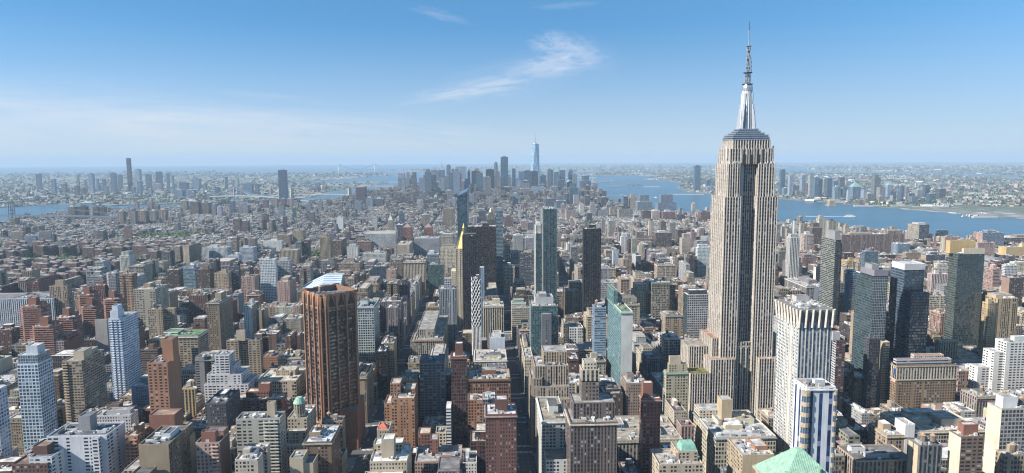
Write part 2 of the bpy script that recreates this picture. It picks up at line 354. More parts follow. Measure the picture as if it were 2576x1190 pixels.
RW = 45000
wm = [(RW*math.cos(2*math.pi*i/96), RW*math.sin(2*math.pi*i/96)) for i in range(96)]
polymesh("water", wm, -4.5, -4, M_WATER)
G = lambda L: [geo(a, b) for a, b in L]
MANH = G([(40.800, -73.975), (40.772, -73.995), (40.7640, -74.0010), (40.7570, -74.0050), (40.7475, -74.0085), (40.7420, -74.0095), (40.7300, -74.0115), (40.7255, -74.0115), (40.7200, -74.0130), (40.7180, -74.0165),
          (40.7050, -74.0185), (40.7010, -74.0155), (40.7008, -74.0120), (40.7030, -74.0060), (40.7065, -74.0005), (40.7095, -73.9915), (40.7098, -73.9830), (40.7108, -73.9770), (40.7145, -73.9745), (40.7190, -73.9735), (40.7240, -73.9715),
          (40.7285, -73.9712), (40.7325, -73.9735), (40.7355, -73.9745), (40.7430, -73.9710), (40.7490, -73.9665), (40.7600, -73.9560), (40.790, -73.930)])
BKLN = G([(40.7500, -73.9500), (40.7370, -73.9615), (40.7280, -73.9610), (40.7200, -73.9650), (40.7110, -73.9690), (40.7060, -73.9700), (40.7020, -73.9720), (40.7000, -73.9760), (40.7040, -73.9800), (40.7048, -73.9910), (40.7025, -73.9965),
          (40.6980, -73.9995), (40.6930, -74.0020), (40.6900, -74.0060), (40.6830, -74.0120), (40.6760, -74.0185), (40.6735, -74.0150), (40.6720, -74.0080), (40.6680, -74.0040), (40.6650, -74.0070), (40.6600, -74.0170), (40.6500, -74.0260), (40.6400, -74.0380),
          (40.6250, -74.0420), (40.6120, -74.0370), (40.6040, -74.0200), (40.5980, -74.0020), (40.5900, -74.0030), (40.5820, -74.0130), (40.5740, -74.0110), (40.5715, -73.9700), (40.5740, -73.9300), (40.5600, -73.9200), (40.5900, -73.7800), (40.7500, -73.8000)])
STAT = G([(40.6420, -74.0720), (40.6250, -74.0720), (40.6040, -74.0530), (40.5900, -74.0650), (40.5600, -74.1000), (40.5200, -74.1700), (40.4950, -74.2500), (40.5500, -74.2400), (40.6000, -74.2020), (40.6350, -74.1950), (40.6430, -74.1500), (40.6420, -74.1000)])
BAYN = G([(40.6480, -74.0900), (40.6570, -74.0790), (40.6620, -74.0620), (40.6680, -74.0640), (40.6700, -74.0820), (40.6800, -74.0720), (40.6850, -74.0600), (40.6920, -74.0570), (40.7020, -74.0480), (40.7080, -74.0380), (40.7130, -74.0330),
          (40.7270, -74.0290), (40.7360, -74.0255), (40.7450, -74.0225), (40.7560, -74.0220), (40.7700, -74.0130), (40.8000, -73.9900), (40.8200, -74.0500), (40.7400, -74.1150), (40.7250, -74.1100), (40.7000, -74.1150), (40.6800, -74.1150), (40.6600, -74.1250), (40.6470, -74.1350)])
NEWK = G([(40.6400, -74.2000), (40.6560, -74.1560), (40.6700, -74.1400), (40.6900, -74.1380), (40.7100, -74.1280), (40.7300, -74.1250), (40.7450, -74.1400), (40.8300, -74.2000), (40.8000, -74.4200), (40.6000, -74.4200), (40.5600, -74.2500), (40.6000, -74.2150)])
def isle(lat, lon, a, b, rot=0, n=18):
    x, y = geo(lat, lon); r = rnd.random()*9
    return [(x+a*math.cos(t)*math.cos(rot)-b*math.sin(t)*math.sin(rot), y+a*math.cos(t)*math.sin(rot)+b*math.sin(t)*math.cos(rot)) for t in [2*math.pi*i/n for i in range(n)]]
polymesh("ground", MANH, -4, 0, M_STREET)
for L in (BKLN, STAT, BAYN, NEWK): polymesh("ground", L, -4, 0, M_LAND)
ISL = [isle(40.6890, -74.0180, 650, 330, .6), isle(40.6994, -74.0398, 190, 130), isle(40.6895, -74.0452, 170, 110)]
for L in ISL: polymesh("ground", L, -4, 0, M_LAND)
# far hills beyond the bay (low ridges)
def ridge(name, lat0, lon0, lat1, lon1, hgt, wid):
    (x0, y0), (x1, y1) = geo(lat0, lon0), geo(lat1, lon1); n = 28; v = []; f = []
    dx, dy = x1-x0, y1-y0; L = math.hypot(dx, dy); nx, ny = -dy/L, dx/L; m = 7
    for i in range(n+1):
        t = i/n; e = math.sin(math.pi*t)**.5; h = hgt*e*(.6+.4*math.sin(t*9+1)*math.sin(t*23))
        for j in range(m):
            q = j/(m-1)*2-1; v.append((x0+dx*t+nx*wid*q, y0+dy*t+ny*wid*q, -1+max(0, h)*(math.cos(q*math.pi)*.5+.5)))
    for i in range(n):
        for j in range(m-1): a = i*m+j; f.append((a, a+m, a+m+1, a+1))
    me = bpy.data.meshes.new(name); me.from_pydata(v, [], f); me.materials.append(M_LAND); me.update()
    for q in me.polygons: q.use_smooth = True
    o = bpy.data.objects.new(name, me); C.objects.link(o); o['kind'] = 'structure'
ridge("hills", 40.618, -74.085, 40.560, -74.170, 95, 1900)
ridge("hills", 40.66, -74.33, 40.56, -74.36, 70, 2500)
def inside(pts, x, y):
    c = False; j = len(pts)-1
    for i in range(len(pts)):
        a, b = pts[i], pts[j]
        if (a[1] > y) != (b[1] > y) and x < (b[0]-a[0])*(y-a[1])/(b[1]-a[1])+a[0]: c = not c
        j = i
    return c

# the street grid: X of the avenues (centre, half width) and Y of the cross streets
AVE = [(-2650, 9), (-2400, 9), (-2150, 9), (-1870, 9), (-1620, 9), (-1370, 10), (-1120, 10), (-880, 14), (-665, 14), (-445, 13), (-262, 10), (-112, 19), (41, 12), (196, 14), (478, 14), (745, 14), (1010, 14), (1275, 14), (1540, 14), (1800, 14), (2050, 14)]
def STREET(n): return 40+(42-n)*80.5
# ---------------------------------------------------------------- buildings placed one by one
FOOT = []       # (x0, x1, y0, y1, z, px0, px1, yb, label)
NB = [0]
def register(x0, x1, y0, y1, z, label, yb=None):
    a, b = proj(x0, y0, z), proj(x1, y0, z); b2 = proj(x0 if a[0] > 1213 else x1, y1, z)
    if yb is None: yb = min(1230, proj((x0+x1)/2, y0, z*.5)[1])
    FOOT.append((x0, x1, y0, y1, z, min(a[0], b2[0]), max(b[0], b2[0]), yb, label, min(a[1], b[1])))
def walls(mb, pts, z0, z1, st, top, rib=None, sts=None):
    mb.prism(pts, z0, z1, st, top, FAC, sts)
    if rib:
        for i in range(len(pts)):
            a, b = pts[i], pts[(i+1) % len(pts)]; L = math.hypot(b[0]-a[0], b[1]-a[1])
            nb = max(1, round(L/st[0])); step = max(1, rib); dx, dy = (b[0]-a[0])/nb, (b[1]-a[1])/nb; ux, uy = (b[0]-a[0])/L, (b[1]-a[1])/L; nx, ny = uy, -ux
            k = 0
            while k <= nb:
                cx, cy = a[0]+dx*k, a[1]+dy*k; w = .36
                if k == 0: cx += ux*.5; cy += uy*.5
                if k == nb: cx -= ux*.5; cy -= uy*.5
                q = [(cx-ux*w+nx*.003, cy-uy*w+ny*.003), (cx-ux*w+nx*.4, cy-uy*w+ny*.4), (cx+ux*w+nx*.4, cy+uy*w+ny*.4), (cx+ux*w+nx*.003, cy+uy*w+ny*.003)]
                mb.prism(q, z0, z1+.8, plain(st[2], 1), plain(st[2], 1), mat=PLAIN); k += step
def shp(kind, x0, x1, y0, y1):
    w, d = x1-x0, y1-y0
    if kind == 'oct':
        c = min(w, d)*.28; return [(x0+c, y0), (x1-c, y0), (x1, y0+c), (x1, y1-c), (x1-c, y1), (x0+c, y1), (x0, y1-c), (x0, y0+c)]
    if kind == 'cham':
        c = min(w, d)*.22; return [(x0, y0), (x1-c, y0), (x1, y0+c), (x1, y1), (x0, y1)]
    if kind == 'round':
        n = 16; return [((x0+x1)/2+w/2*math.cos(2*math.pi*i/n), (y0+y1)/2+d/2*math.sin(2*math.pi*i/n)) for i in range(n)]
    if kind == 'U':      # notch cut in the front
        a = w*.36; e = d*.4; return [(x0, y0), (x0+a, y0), (x0+a, y0+e), (x1-a, y0+e), (x1-a, y0), (x1, y0), (x1, y1), (x0, y1)]
    if kind == 'cross':
        a = w*.28; e = d*.28; return [(x0+a, y0), (x1-a, y0), (x1-a, y0+e), (x1, y0+e), (x1, y1-e), (x1-a, y1-e), (x1-a, y1), (x0+a, y1), (x0+a, y1-e), (x0, y1-e), (x0, y0+e), (x0+a, y0+e)]
    return [(x0, y0), (x1, y0), (x1, y1), (x0, y1)]
def solve(x0, x1, yt, h, d, b, s):
    xm = (x0+x1)/2
    if d is None: d = atZ(xm, yt, h)[1]
    X0, z = atY(x0, yt, d); X1, z2 = atY(x1, yt, d); z = (z+z2)/2
    if b is not None:
        X = X0 if b < x0 else X1; lo, hi = 1.0, 260.0
        for _ in range(30):
            m_ = (lo+hi)/2; q = proj(X, d+m_, z)[0]
            if (q > b) if b < x0 else (q < b): lo = m_
            else: hi = m_
        s = lo
    if s is None: s = max(16, min(45, (X1-X0)*rnd.uniform(.8, 1.2)))
    return X0, X1, d, s, z
def B(label, x0, x1, yt, h=50, d=None, b=None, s=None, st='punch', c='tan', side=None, sc=None, cat=None, glass=None, yb=None, bh=None, tk=0, top=None,
      tiers=(), wings=(), shape=None, rib=None, bal=0, group=None, name=None, units=None, crown=None, cornice=None, cband=None, dz=0, ret=False, mat=FAC):
    X0, X1, d, s, z = solve(x0, x1, yt, h, d, b, s)
    small = (x1-x0) < 16
    cat = cat or ('tower' if z > 75 else 'building')
    name = name or ('tower' if z > 75 else 'building')
    root = empty(name, ((X0+X1)/2, d+s/2, 0)); tag(root, label, cat, group); root['nparts'] = 1
    del root['nparts']
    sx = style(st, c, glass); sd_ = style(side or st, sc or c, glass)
    tp = plain(top) if top is not None else roofst()
    o = root.location
    w = MB(o); pts = shp(shape, X0, X1, d, d+s)
    for (a0, a1, b0, b1, fz) in wings:
        q = (X0+a0*(X1-X0), X0+a1*(X1-X0), d+b0*s, d+b1*s); zz = fz*z if fz <= 1 else fz
        w.box(*q, 0, zz, sx, top=tp, side=sd_); 
        if not small: parapet(w, *q, zz, plain(sx[2], 1))
        register(q[0], q[1], q[2], q[3], zz, label, yb)
    if shape: walls(w, pts, 0, z, sx, None, rib)
    else:
        if rib: walls(w, pts, 0, z, sx, None, rib, [sx, sd_, sx, sd_])
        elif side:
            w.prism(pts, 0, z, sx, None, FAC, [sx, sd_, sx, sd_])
        else: w.prism(pts, 0, z, sx, None)
    w.build('wall', root)
    r = MB(o); r.poly([(x, y, z-.004) for x, y in pts], [(0, 0)]*len(pts), tp, ROOF)
    r.build('roof', root)
    if not small and not shape:
        p_ = MB(o); parapet(p_, X0, X1, d, d+s, z, plain(tuple(min(.8, v*1.12) for v in sx[2]), 1)); p_.build('parapet', root)
    elif not small:
        p_ = MB(o)
        for i in range(len(pts)):
            a, bb = Vector((*pts[i], z)), Vector((*pts[(i+1) % len(pts)], z)); dr = (bb-a).normalized(); nn = Vector((-dr.y, dr.x, 0))*.5
            p_.prism([(a.x, a.y), (bb.x, bb.y), (bb.x+nn.x, bb.y+nn.y), (a.x+nn.x, a.y+nn.y)], z, z+1.1, plain(sx[2], 1), plain(sx[2], 1), mat=PLAIN)
        p_.build('parapet', root)
    if cornice:
        k = MB(o); cc = plain(cornice)
        k.box(X0-.9, X1+.9, d-.9, d+s+.9, z-1.6, z-.6, cc, mat=PLAIN, bottom=True); k.build('cornice', root)
    if cband:
        k = MB(o); k.box(X0-.35, X1+.35, d-.35, d+s+.35, z-cband[0], z-cband[1], style(cband[2], cband[3]), mat=FAC, bottom=True); k.box(X0-.8, X1+.8, d-.8, d+s+.8, z-cband[0]-1, z-cband[0]-.003, plain('cream'), mat=PLAIN, bottom=True); k.build('arcade_band', root)
    if bal:
        k = MB(o); n = max(3, int(z/2.95)); bw = (X1-X0)
        if bal == 1: cols = [(.04, .96)]
        elif bal == 2: cols = [(.05, .30), (.70, .95)]
        elif bal == 3: cols = [(.12, .3), (.42, .58), (.72, .9)]
        elif bal == 4: cols = [(.62, .95)]
        else: cols = [(.0, .28)]
        side_x = X0 if (x0+x1)/2 > 1213 else X1
        for i in range(1, n):
            for a, e in cols:
                k.box(X0+a*bw, X0+e*bw, d-1.3, d-.003, i*z/n, i*z/n+.9, plain(tuple(min(.8, v*1.25) for v in sx[2]), 1), mat=PLAIN, bottom=True)
        k.build('balcony_stack', root)
    for i, tr in enumerate(tiers):
        a0, a1, b0, b1, hh = tr[:5]; ts = tr[5] if len(tr) > 5 else st; tcn = tr[6] if len(tr) > 6 else c
        base_z = z+(tr[7] if len(tr) > 7 else 0)
        k = MB(o); q = (X0+a0*(X1-X0), X0+a1*(X1-X0), d+b0*s, d+b1*s)
        k.box(*q, base_z+.003, base_z+hh, style(ts, tcn, glass), top=tp)
        if not small: parapet(k, *q, base_z+hh, plain(tcn if tcn in COL or not isinstance(tcn, str) else c), h=.8)
        k.build('penthouse' if i == 0 else 'upper_tier', root)
    nb = bh if bh is not None else (0 if tiers else 1)
    if s > 9 and X1-X0 > 9:
        for i in range(nb):
            k = MB(o); q = bulk(X0, X1, d, d+s); k.box(*q, z+.003, z+rnd.uniform(4, 8), style('blank', c, jit=.2), top=roofst()); k.build('bulkhead', root)
    for i in range(tk):
        k = MB(o); tank(k, X0+(X1-X0)*rnd.uniform(.25, .8), d+s*rnd.uniform(.25, .7), z, 1.1); k.build('water_tank', root)
    if (x1-x0) > 18:
        for _ in range(units if units is not None else int(min(30, (X1-X0)*s/45))):
            k = MB(o); roof_units(k, X0+1, X1-1, d+1, d+s-1, z, 1, 1.1); k.build('roof_unit', root)
    register(X0, X1, d, d+s, z, label, yb)
    NB[0] += 1
    return root, X0, X1, d, s, z
# --- lower left
B("blue glass tower with white edge fins cut by the frame edge", -78, -10, 985, 95, b=17, st='grid', c='bluewhite', glass=(.05, .09, .16), s=None)
B("grey blue glass tower with stepped glass crown and white grid", 42, 95, 918, 105, b=131, st='grid', c='bluewhite', glass=(.035, .075, .11), tiers=[(.05, .98, .05, .9, 9, 'glass', 'silver'), (.35, .9, .2, .7, 17, 'blank', 'silver')], yb=1120)
B("tall tan brick tower whose long side is ribbed with balconies", 156, 205, 910, 90, b=262, st='balc', c='tan', tiers=[(.4, .95, .15, .5, 9, 'blank', 'beige'), (.45, .8, .5, .9, 5, 'blank', 'beige')], yb=1070, bal=5, rib=None)
B("blue white balcony tower with arched rooftop crown", 272, 308, 803, 111, b=346, st='balc', c='bluewhite', shape='cham', glass=(.05, .10, .20), tiers=[(.1, .65, .05, .45, 9, 'blank', 'bluewhite'), (.2, .6, .1, .4, 15, 'blank', 'bluewhite')], bal=3, yb=990)
B("orange red brick tower with a tall chimney like penthouse", 370, 421, 915, 100, b=453, st='wide', c='orange', side='blank', tiers=[(.62, 1.15, .25, .7, 22, 'blank', 'orange')], yb=1030)
B("wide white brick apartment house with dark roof and grey bulkhead", 117, 268, 1099, 75, b=314, st='wide', c=(.62, .64, .68), wings=[(-.10, .27, -.55, 0, .86), (.78, .9, -.12, 0, .99)], tiers=[(.42, .62, .35, .7, 13, 'blank', 'grey')], top=(.12, .13, .16), units=30)
B("low white building with one row of square windows and vents", 236, 328, 1047, 54, b=347, st='small', c=(.62, .60, .60), tiers=[(.3, .95, .25, .8, 4, 'blank', 'lgrey')], yb=1085)
B("maroon brick block with windowless red rooftop box", 344, 440, 1095, 66, b=468, st='punch', c='red', tiers=[(.30, .97, .15, .85, 16, 'blank', 'red')], units=14, top=(.3, .2, .15))
B("blank tan brick building with one column of tiny windows", 348, 424, 1121, 82, b=476, st='blank', c=(.30, .235, .16), side='punch', sc='brown', tiers=[(.55, .85, .3, .7, 4, 'blank', 'silver')], top=(.1, .1, .1), wings=[(.02, .6, -.6, -.05, .8)])
B("orange brick terraced block with small balconies and wooden tank", 314, 346, 1099, 70, s=22, st='punch', c='orange', tk=1, bal=4)
B("dark brown low building with black flat roof", 199, 325, 1038, 38, b=345, st='punch', c='dkbrown', top=(.06, .06, .065), yb=1100, tiers=[(.5, .75, .3, .8, 6, 'blank', 'brown')])
B("dark red brick building with tank house in the lower corner", 29, 119, 1170, 60, s=30, st='punch', c='dkred', tiers=[(.42, .82, .3, .8, 11, 'blank', 'dkred')], top=(.22, .15, .12), tk=1)
B("plain blue grey wall building beside the orange red tower", 330, 373, 973, 48, s=30, st='small', c='bluegrey', yb=1030)
B("slim ochre building with tall cream light strips", 455, 490, 980, 50, b=492, st='strip', c='yellow', side='blank', yb=1050)
B("pinkish brown brick apartment block with stacked white balconies", 492, 552, 1116, 75, b=577, st='punch', c='pink', side='blank', sc='dkred', bal=4, tiers=[(.2, .8, .1, .35, 8, 'blank', 'red'), (.1, .98, .5, .98, 5, 'punch', 'red')])
B("shaded slate building with black roof near the stepped white block", 515, 568, 1017, 60, s=40, st='small', c='dkgrey', top=(.08, .08, .09), yb=1100)
B("wide red brown brick building with raised centre block", 576, 708, 1008, 45, b=722, st='wide', c='red', tiers=[(.28, .72, .35, .9, 7, 'punch', 'red'), (.52, .74, .4, .75, 15, 'blank', 'red')], yb=1057, units=20)
B("pale gridded apartment house with black and white gravel roof", 593, 704, 1056, 75, b=718, st='wide', c=(.44, .43, .37), tiers=[(.66, .84, .4, .7, 12, 'blank', 'beige')], bal=4, top=(.14, .14, .15), units=26)
B("beige terraced building topped by a green copper drum", 723, 772, 1054, 64, s=34, st='punch', c='beige', wings=[(-.02, 1.0, -.2, 0, .84), (-.06, 1.02, -.42, -.2, .68)], bh=0)
B("beige party wall house with grey flat top and pale deck", 728, 762, 1155, 54, s=16, st='blank', c='beige', top=(.2, .21, .23), bh=0, wings=[(1.0, 1.7, .1, 1.4, .9)])
B("brown brick building with arcaded cornice and blue white roof", 763, 833, 1114, 60, b=856, st='punch', c='brown', cornice='stone', top=(.55, .60, .68), tk=2, units=22, tiers=[(.1, .5, .3, .7, 4, 'blank', 'tan')])
B("tan building with cluttered roof below the orange prism tower", 809, 861, 1062, 50, b=868, st='punch', c='tan', tk=1, units=20, top=(.3, .28, .27))
B("low ochre building with a red pyramid roof turret", 948, 979, 1083, 62, s=18, st='small', c='beige', bh=0)
B("beige terraced building with open topped lift tower", 930, 1024, 1163, 58, s=34, st='small', c='beige', tiers=[(.28, .62, .25, .6, 15, 'blank', 'beige'), (.0, .8, .6, .98, 6, 'punch', 'beige')], wings=[(-.12, .9, -.3, 0, .86)])
B("orange brick hotel with ornate stepped roofline", 984, 1042, 1004, 62, s=36, st='punch', c=(.40, .21, .11), wings=[(-.33, 0, .1, .8, .9)], tiers=[(-.1, .35, .3, .8, 12, 'punch', 'orange'), (.5, .98, .4, .9, 5, 'punch', 'orange')], units=22, tk=1, yb=1100)
# --- left: kips bay and the hospital district
for i, (a, b_, y, h_, w_) in enumerate([(44, 106, 773, 90, "tallest of the banded red brick towers, rightmost end hides a white grid block"), (72, 137, 824, 78, "banded red brick tower in front, lowest of its cluster"),
      (189, 237, 744, 86, "banded red brick tower farthest from the viewer, above its twin"), (196, 243, 775, 80, "banded red brick tower standing directly before its taller twin"),
      (253, 299, 755, 85, "banded red brick tower nearest the blue white balcony tower"), (134, 186, 801, 80, "banded red brick tower with long wing between the others")]):
    B(w_, a, b_, y, h_, s=26, st='balc', c=(.30, .15, .11), shape='oct', tiers=[(.3, .62, .3, .65, 12, 'blank', 'red'), (.66, .88, .4, .7, 5, 'blank', 'red')], group="banded red brick towers", yb=(860, 885, 775, 835, 835, 900)[i], bal=1)
B("long white gridded slab wrapped around a courtyard", 24, 134, 752, 65, s=60, st='strip', c='bluewhite', yb=840, wings=[(-1.2, 0, .1, 1, .98)])
B("stair stepped rose brick building with white grid", 123, 160, 860, 58, s=36, st='grid', c='pink', side='blank', sc='red', tiers=[(.5, 1.0, .2, 1, 7, 'punch', 'red')], yb=912)
B("windowless grey concrete box beside the balcony tower", 238, 268, 806, 78, b=272, st='blank', c=(.33, .32, .30), yb=855)
B("tan slab tower with brown corner and rooftop cooling house", 123, 169, 721, 85, b=180, st='pier', c='tan', tiers=[(.3, .75, .2, .7, 10, 'blank', 'tan')], yb=795)
B("rose striped office block with square brick cap", 235, 263, 719, 70, s=30, st='strip', c='red', yb=765)
B("gold striped brick tower with checkered balconies", 300, 334, 690, 102, b=345, st='balc', c=(.36, .24, .15), side='punch', sc='brown', bal=2, yb=775)
B("pale waffle fronted slab with chimney bulkhead", 335, 390, 729, 90, b=422, st='wide', c=(.40, .37, .30), tiers=[(.3, .6, .3, .7, 7, 'blank', 'tan')], yb=840)
B("tan punched window slab with L shaped wing and round tank", 371, 408, 779, 85, b=418, st='punch', c='tan', wings=[(1.0, 1.7, .5, 1.1, .99)], tk=1, yb=845)
B("wide tan block with white roof bands and a green roof terrace", 403, 497, 847, 73, b=523, st='wide', c='tan', cornice='white', top=(.10, .22, .10), tiers=[(.0, .38, .3, .9, 3, 'band', 'white')], yb=900, units=12)
B("striped dark brick block with two roof boxes", 353, 396, 881, 58, b=406, st='band', c='brown', tiers=[(.4, .7, .3, .7, 6, 'blank', 'brown')], yb=935)
B("tall plain brown slab tower with pale roof edge", 519, 551, 762, 96, b=584, st='punch', c=(.25, .185, .12), cornice='lgrey', tiers=[(.3, .8, .35, .75, 10, 'blank', 'tan')], yb=896)
B("tan apartment slab with wide bays and square white penthouse", 569, 654, 858, 67, b=660, st='wide', c='tan', shape='U', tiers=[(.3, .55, .1, .5, 13, 'blank', 'beige')], yb=960)
B("white stepped ziggurat office with ribbon of black windows", 540, 576, 895, 80, b=590, st='wide', c=(.66, .66, .68), wings=[(-.30, 1.3, .1, 1.3, .84), (-.62, 1.8, -.05, 1.7, .72), (-.8, 2.3, -.14, 1.9, .58)], bh=0, units=8, yb=1010)
B("white narrow tower with dark balconied flank", 612, 634, 769, 80, b=650, st='small', c='white', side='balc', sc='dkgrey', yb=842)
B("windowless tan slab between white tower and low lofts", 645, 664, 782, 64, s=22, st='blank', c='tan', yb=830)
B("maroon brick tower with rounded white rooftop", 621, 654, 741, 70, b=662, st='small', c='dkred', cornice='white', yb=795)
B("white and teal gridded slim tower in the middle distance", 652, 692, 653, 95, b=697, st='grid', c='white', glass=(.08, .13, .18), yb=773)
B("grey gridded tower just right of the white gridded tower", 696, 729, 657, 80, b=734, st='grid', c='lgrey', yb=710, tiers=[(.2, .8, .2, .8, 6, 'blank', 'lgrey')])
B("pinkish brick tower with square windows behind the prism tower", 697, 728, 710, 85, b=745, st='punch', c='pink', yb=770, tiers=[(.2, .8, .2, .8, 6, 'blank', 'pink')])
B("red orange party wall house among tanks", 657, 698, 899, 34, s=26, st='small', c='orange', yb=930)
B("low beige building with ornate cornice and water tanks", 699, 757, 901, 40, s=34, st='loft', c='beige', cornice='stone', tk=3, yb=925, top=(.12, .12, .12))
B("broad beige armory like building with huge flat roof and two tanks", 645, 745, 960, 43, b=772, st='loft', c='beige', top=(.50, .46, .40), tk=2, tiers=[(.35, .85, .45, .8, 6, 'small', 'beige')], yb=1010, units=8)
# --- row of towers right of the prism tower
B("pale green gridded office tower with tank on a dark roof", 894, 940, 773, 100, b=953, st='grid', c=(.50, .56, .55), glass=(.02, .03, .04), tk=1, yb=930, top=(.15, .15, .16), cornice='bluegrey')
B("tan office slab with arcaded base along the wide avenue", 897, 921, 950, 54, b=939, st='pier', c='tan', cornice='beige', yb=1060)
B("black glass block with a narrow dim side", 946, 971, 886, 60, s=30, st='black', c='black', yb=980)
B("beige loft with rooftop tank above the avenue", 959, 991, 864, 62, b=998, st='small', c='tan', tk=1, yb=930)
B("tall mauve brick building with pale crown", 955, 1008, 760, 76, s=34, st='punch', c='purple', yb=850, tk=2)
B("grey weathered tower with vertical streaks and ornate top", 972, 1000, 775, 76, d=1015, s=24, st='pier', c=(.26, .23, .22), yb=850)
B("brown building whose orange brick corners frame stone piers", 1041, 1114, 856, 60, b=1127, st='pier', c='stone', wings=[(-.12, .0, .0, .8, .98)], tiers=[(.1, .68, .1, .9, 11, 'pier', 'stone')], yb=912, tk=1, units=24, cornice='orange', top=(.30, .28, .26))
B("windowed grey violet tower with notched flat top", 1055, 1118, 916, 76, s=30, st='wide', c=(.23, .215, .235), yb=1075, top=(.1, .12, .16), bh=0, tiers=[(.0, .3, .1, .9, 3, 'blank', 'purple'), (.72, 1, .1, .9, 3, 'blank', 'purple')])
B("slender dark brown tower ringed by thin white ledges", 1134, 1174, 899, 106, s=17, st='black', c=(.16, .07, .055), tiers=[(.25, .75, .3, .8, 12, 'blank', 'dkred')], yb=1160, cornice='red')
B("thin white banded slab tucked beside the ringed brown tower", 1122, 1134, 1026, 60, s=18, st='band', c='white', yb=1110)
B("small maroon row house with gabled roofline", 1051, 1082, 1093, 32, s=16, st='punch', c='red', bh=0, units=0)
B("cream mansard row houses beside the maroon gable", 1096, 1122, 1090, 32, s=16, st='punch', c='cream', bh=0)
B("pinkish low building with courtyard roofs at the bottom", 1043, 1160, 1163, 36, s=34, st='small', c='pink', tiers=[(.3, .48, .5, .9, 13, 'small', 'red'), (.55, .78, .1, .3, 4, 'blank', 'pink')], units=16)
B("small white roof building near the bottom between brick blocks", 1164, 1199, 1166, 34, s=24, st='small', c='white')
B("dark wine brick tower with square lift house facing the avenue", 1221, 1299, 1045, 90, s=26, st='small', c=(.17, .075, .06), tiers=[(.32, .72, .3, .75, 10, 'blank', 'dkred')], top=(.55, .55, .56), cornice='pink')
B("glazed blue penthouse building behind the wine brick tower", 1215, 1246, 1005, 52, s=20, st='glass', c='silver', bh=1)
B("orange brown building wrapped in scaffolding with debris roof", 1178, 1284, 956, 60, s=38, st='loft', c=(.30, .15, .09), units=44, top=(.36, .33, .28), yb=1000, cornice='dkbrown')
B("brick apartment house half covered by scaffold poles", 1177, 1214, 1008, 48, s=20, st='punch', c='orange', yb=1112)
B("low white corniced building with long flat roof", 1193, 1275, 907, 46, s=48, st='loft', c='cream', cornice='white', top=(.45, .42, .38), yb=950, units=24)
B("white slanted party wall building with terraces", 1232, 1270, 851, 60, s=26, st='blank', c='bluewhite', tiers=[(.25, .75, .1, .8, 5, 'blank', 'white')], yb=900)
B("ivory building with tall columned bays and parapet urns", 1216, 1267, 771, 80, s=34, st='strip', c='cream', rib=1, yb=850, cornice='cream', top=(.5, .48, .44))
B("stone grid tower with vertical white fins and lantern top", 1104, 1148, 728, 100, s=30, st='pier', c=(.30, .33, .36), rib=4, tiers=[(.28, .7, .3, .7, 15, 'grid', 'lgrey')], yb=830)
B("small maroon house wedged beside the lattice tower", 1209, 1224, 858, 45, s=20, st='blank', c='red', yb=895)
B("white building with green roof terraces at the park end of the avenue", 1288, 1333, 775, 55, s=36, st='grid', c='cream', tiers=[(.0, .8, .35, 1, 5, 'band', 'white'), (.1, .7, .6, 1, 9, 'band', 'lgrey')], yb=830, top=(.2, .32, .22))
B("long cream building whose flank lines the dark avenue", 1320, 1342, 905, 48, b=1306, st='loft', c='cream', yb=1000)
B("tan stone building with pierced bays behind the teal towers", 1425, 1468, 732, 75, s=36, st='wide', c='tan', yb=800, tiers=[(.25, .95, .3, 1, 12, 'wide', 'tan')])
B("beige setback tower with stepped left shoulder", 1345, 1430, 922, 86, s=36, st='pier', c=(.44, .36, .28), rib=2, tiers=[(.28, .98, .2, .9, 13, 'pier', 'sand')], wings=[(-.12, .2, -.1, .9, .86), (.0, 1.0, -.14, 0, .76), (.0, 1., -.25, -.14, .62)], tk=1, yb=1000)
B("white block with a row of black slot windows", 1433, 1467, 825, 55, s=26, st='loft', c='white', yb=880)
B("slim blue grey ribbed glass tower beside the teal tower", 1496, 1525, 775, 112, b=1490, st='band', c='bluegrey', glass=(.05, .09, .13), tk=1, yb=905)
B("wide stone building with dark cornice at the teal tower's foot", 1484, 1524, 910, 53, d=820, s=30, st='loft', c='stone', cornice='dkgrey', yb=965, units=14)
B("office with tan gravel roof and white round arched facade", 1364, 1425, 1060, 70, b=1350, st='punch', c=(.60, .60, .56), top=(.30, .26, .21), cornice='white', bh=1, units=10, wings=[(.05, 1.0, -.4, 0, .64)])
B("massive brown office block with ivory ledges and columned tower", 1435, 1553, 1065, 86, b=1422, st='pier', c=(.17, .13, .115), cornice='cream', tiers=[(.1, 1.0, .3, 1, 13, 'pier', (.17, .13, .115)), (.3, .68, .5, .9, 16, 'punch', (.2, .16, .13), 13), (.3, .68, .5, .9, 10, 'strip', 'cream', 29), (.35, .63, .55, .85, 6, 'small', 'cream', 39)])
B("red brick tower with square red penthouse by the arcade roof", 1618, 1662, 1005, 90, b=1609, st='punch', c=(.30, .115, .08), tiers=[(.05, .6, .3, .8, 13, 'blank', 'red')], cornice='pink')
B("old brown brick building with notched roof and steel tank", 1575, 1628, 966, 62, b=1561, st='small', c=(.30, .22, .17), tk=1, top=(.5, .5, .5), yb=1030)
B("broad stone building with tall arches and skylit roof", 1530, 1718, 1109, 35, s=62, st='strip', c='stone', cornice='stone', top=(.34, .31, .26), units=40, tiers=[(.55, .75, .2, .5, 5, 'blank', 'lgrey'), (.1, .3, .5, .8, 4, 'glass', 'silver')])
B("long pinkish loft with brown tar roof and flagpole", 1714, 1747, 1073, 45, b=1702, st='strip', c='pink', top=(.20, .11, .09), bh=0)
B("narrow shaded loft with dark red roof behind the flagpole loft", 1696, 1726, 1036, 47, s=36, st='small', c='stone', top=(.10, .06, .06), yb=1060)
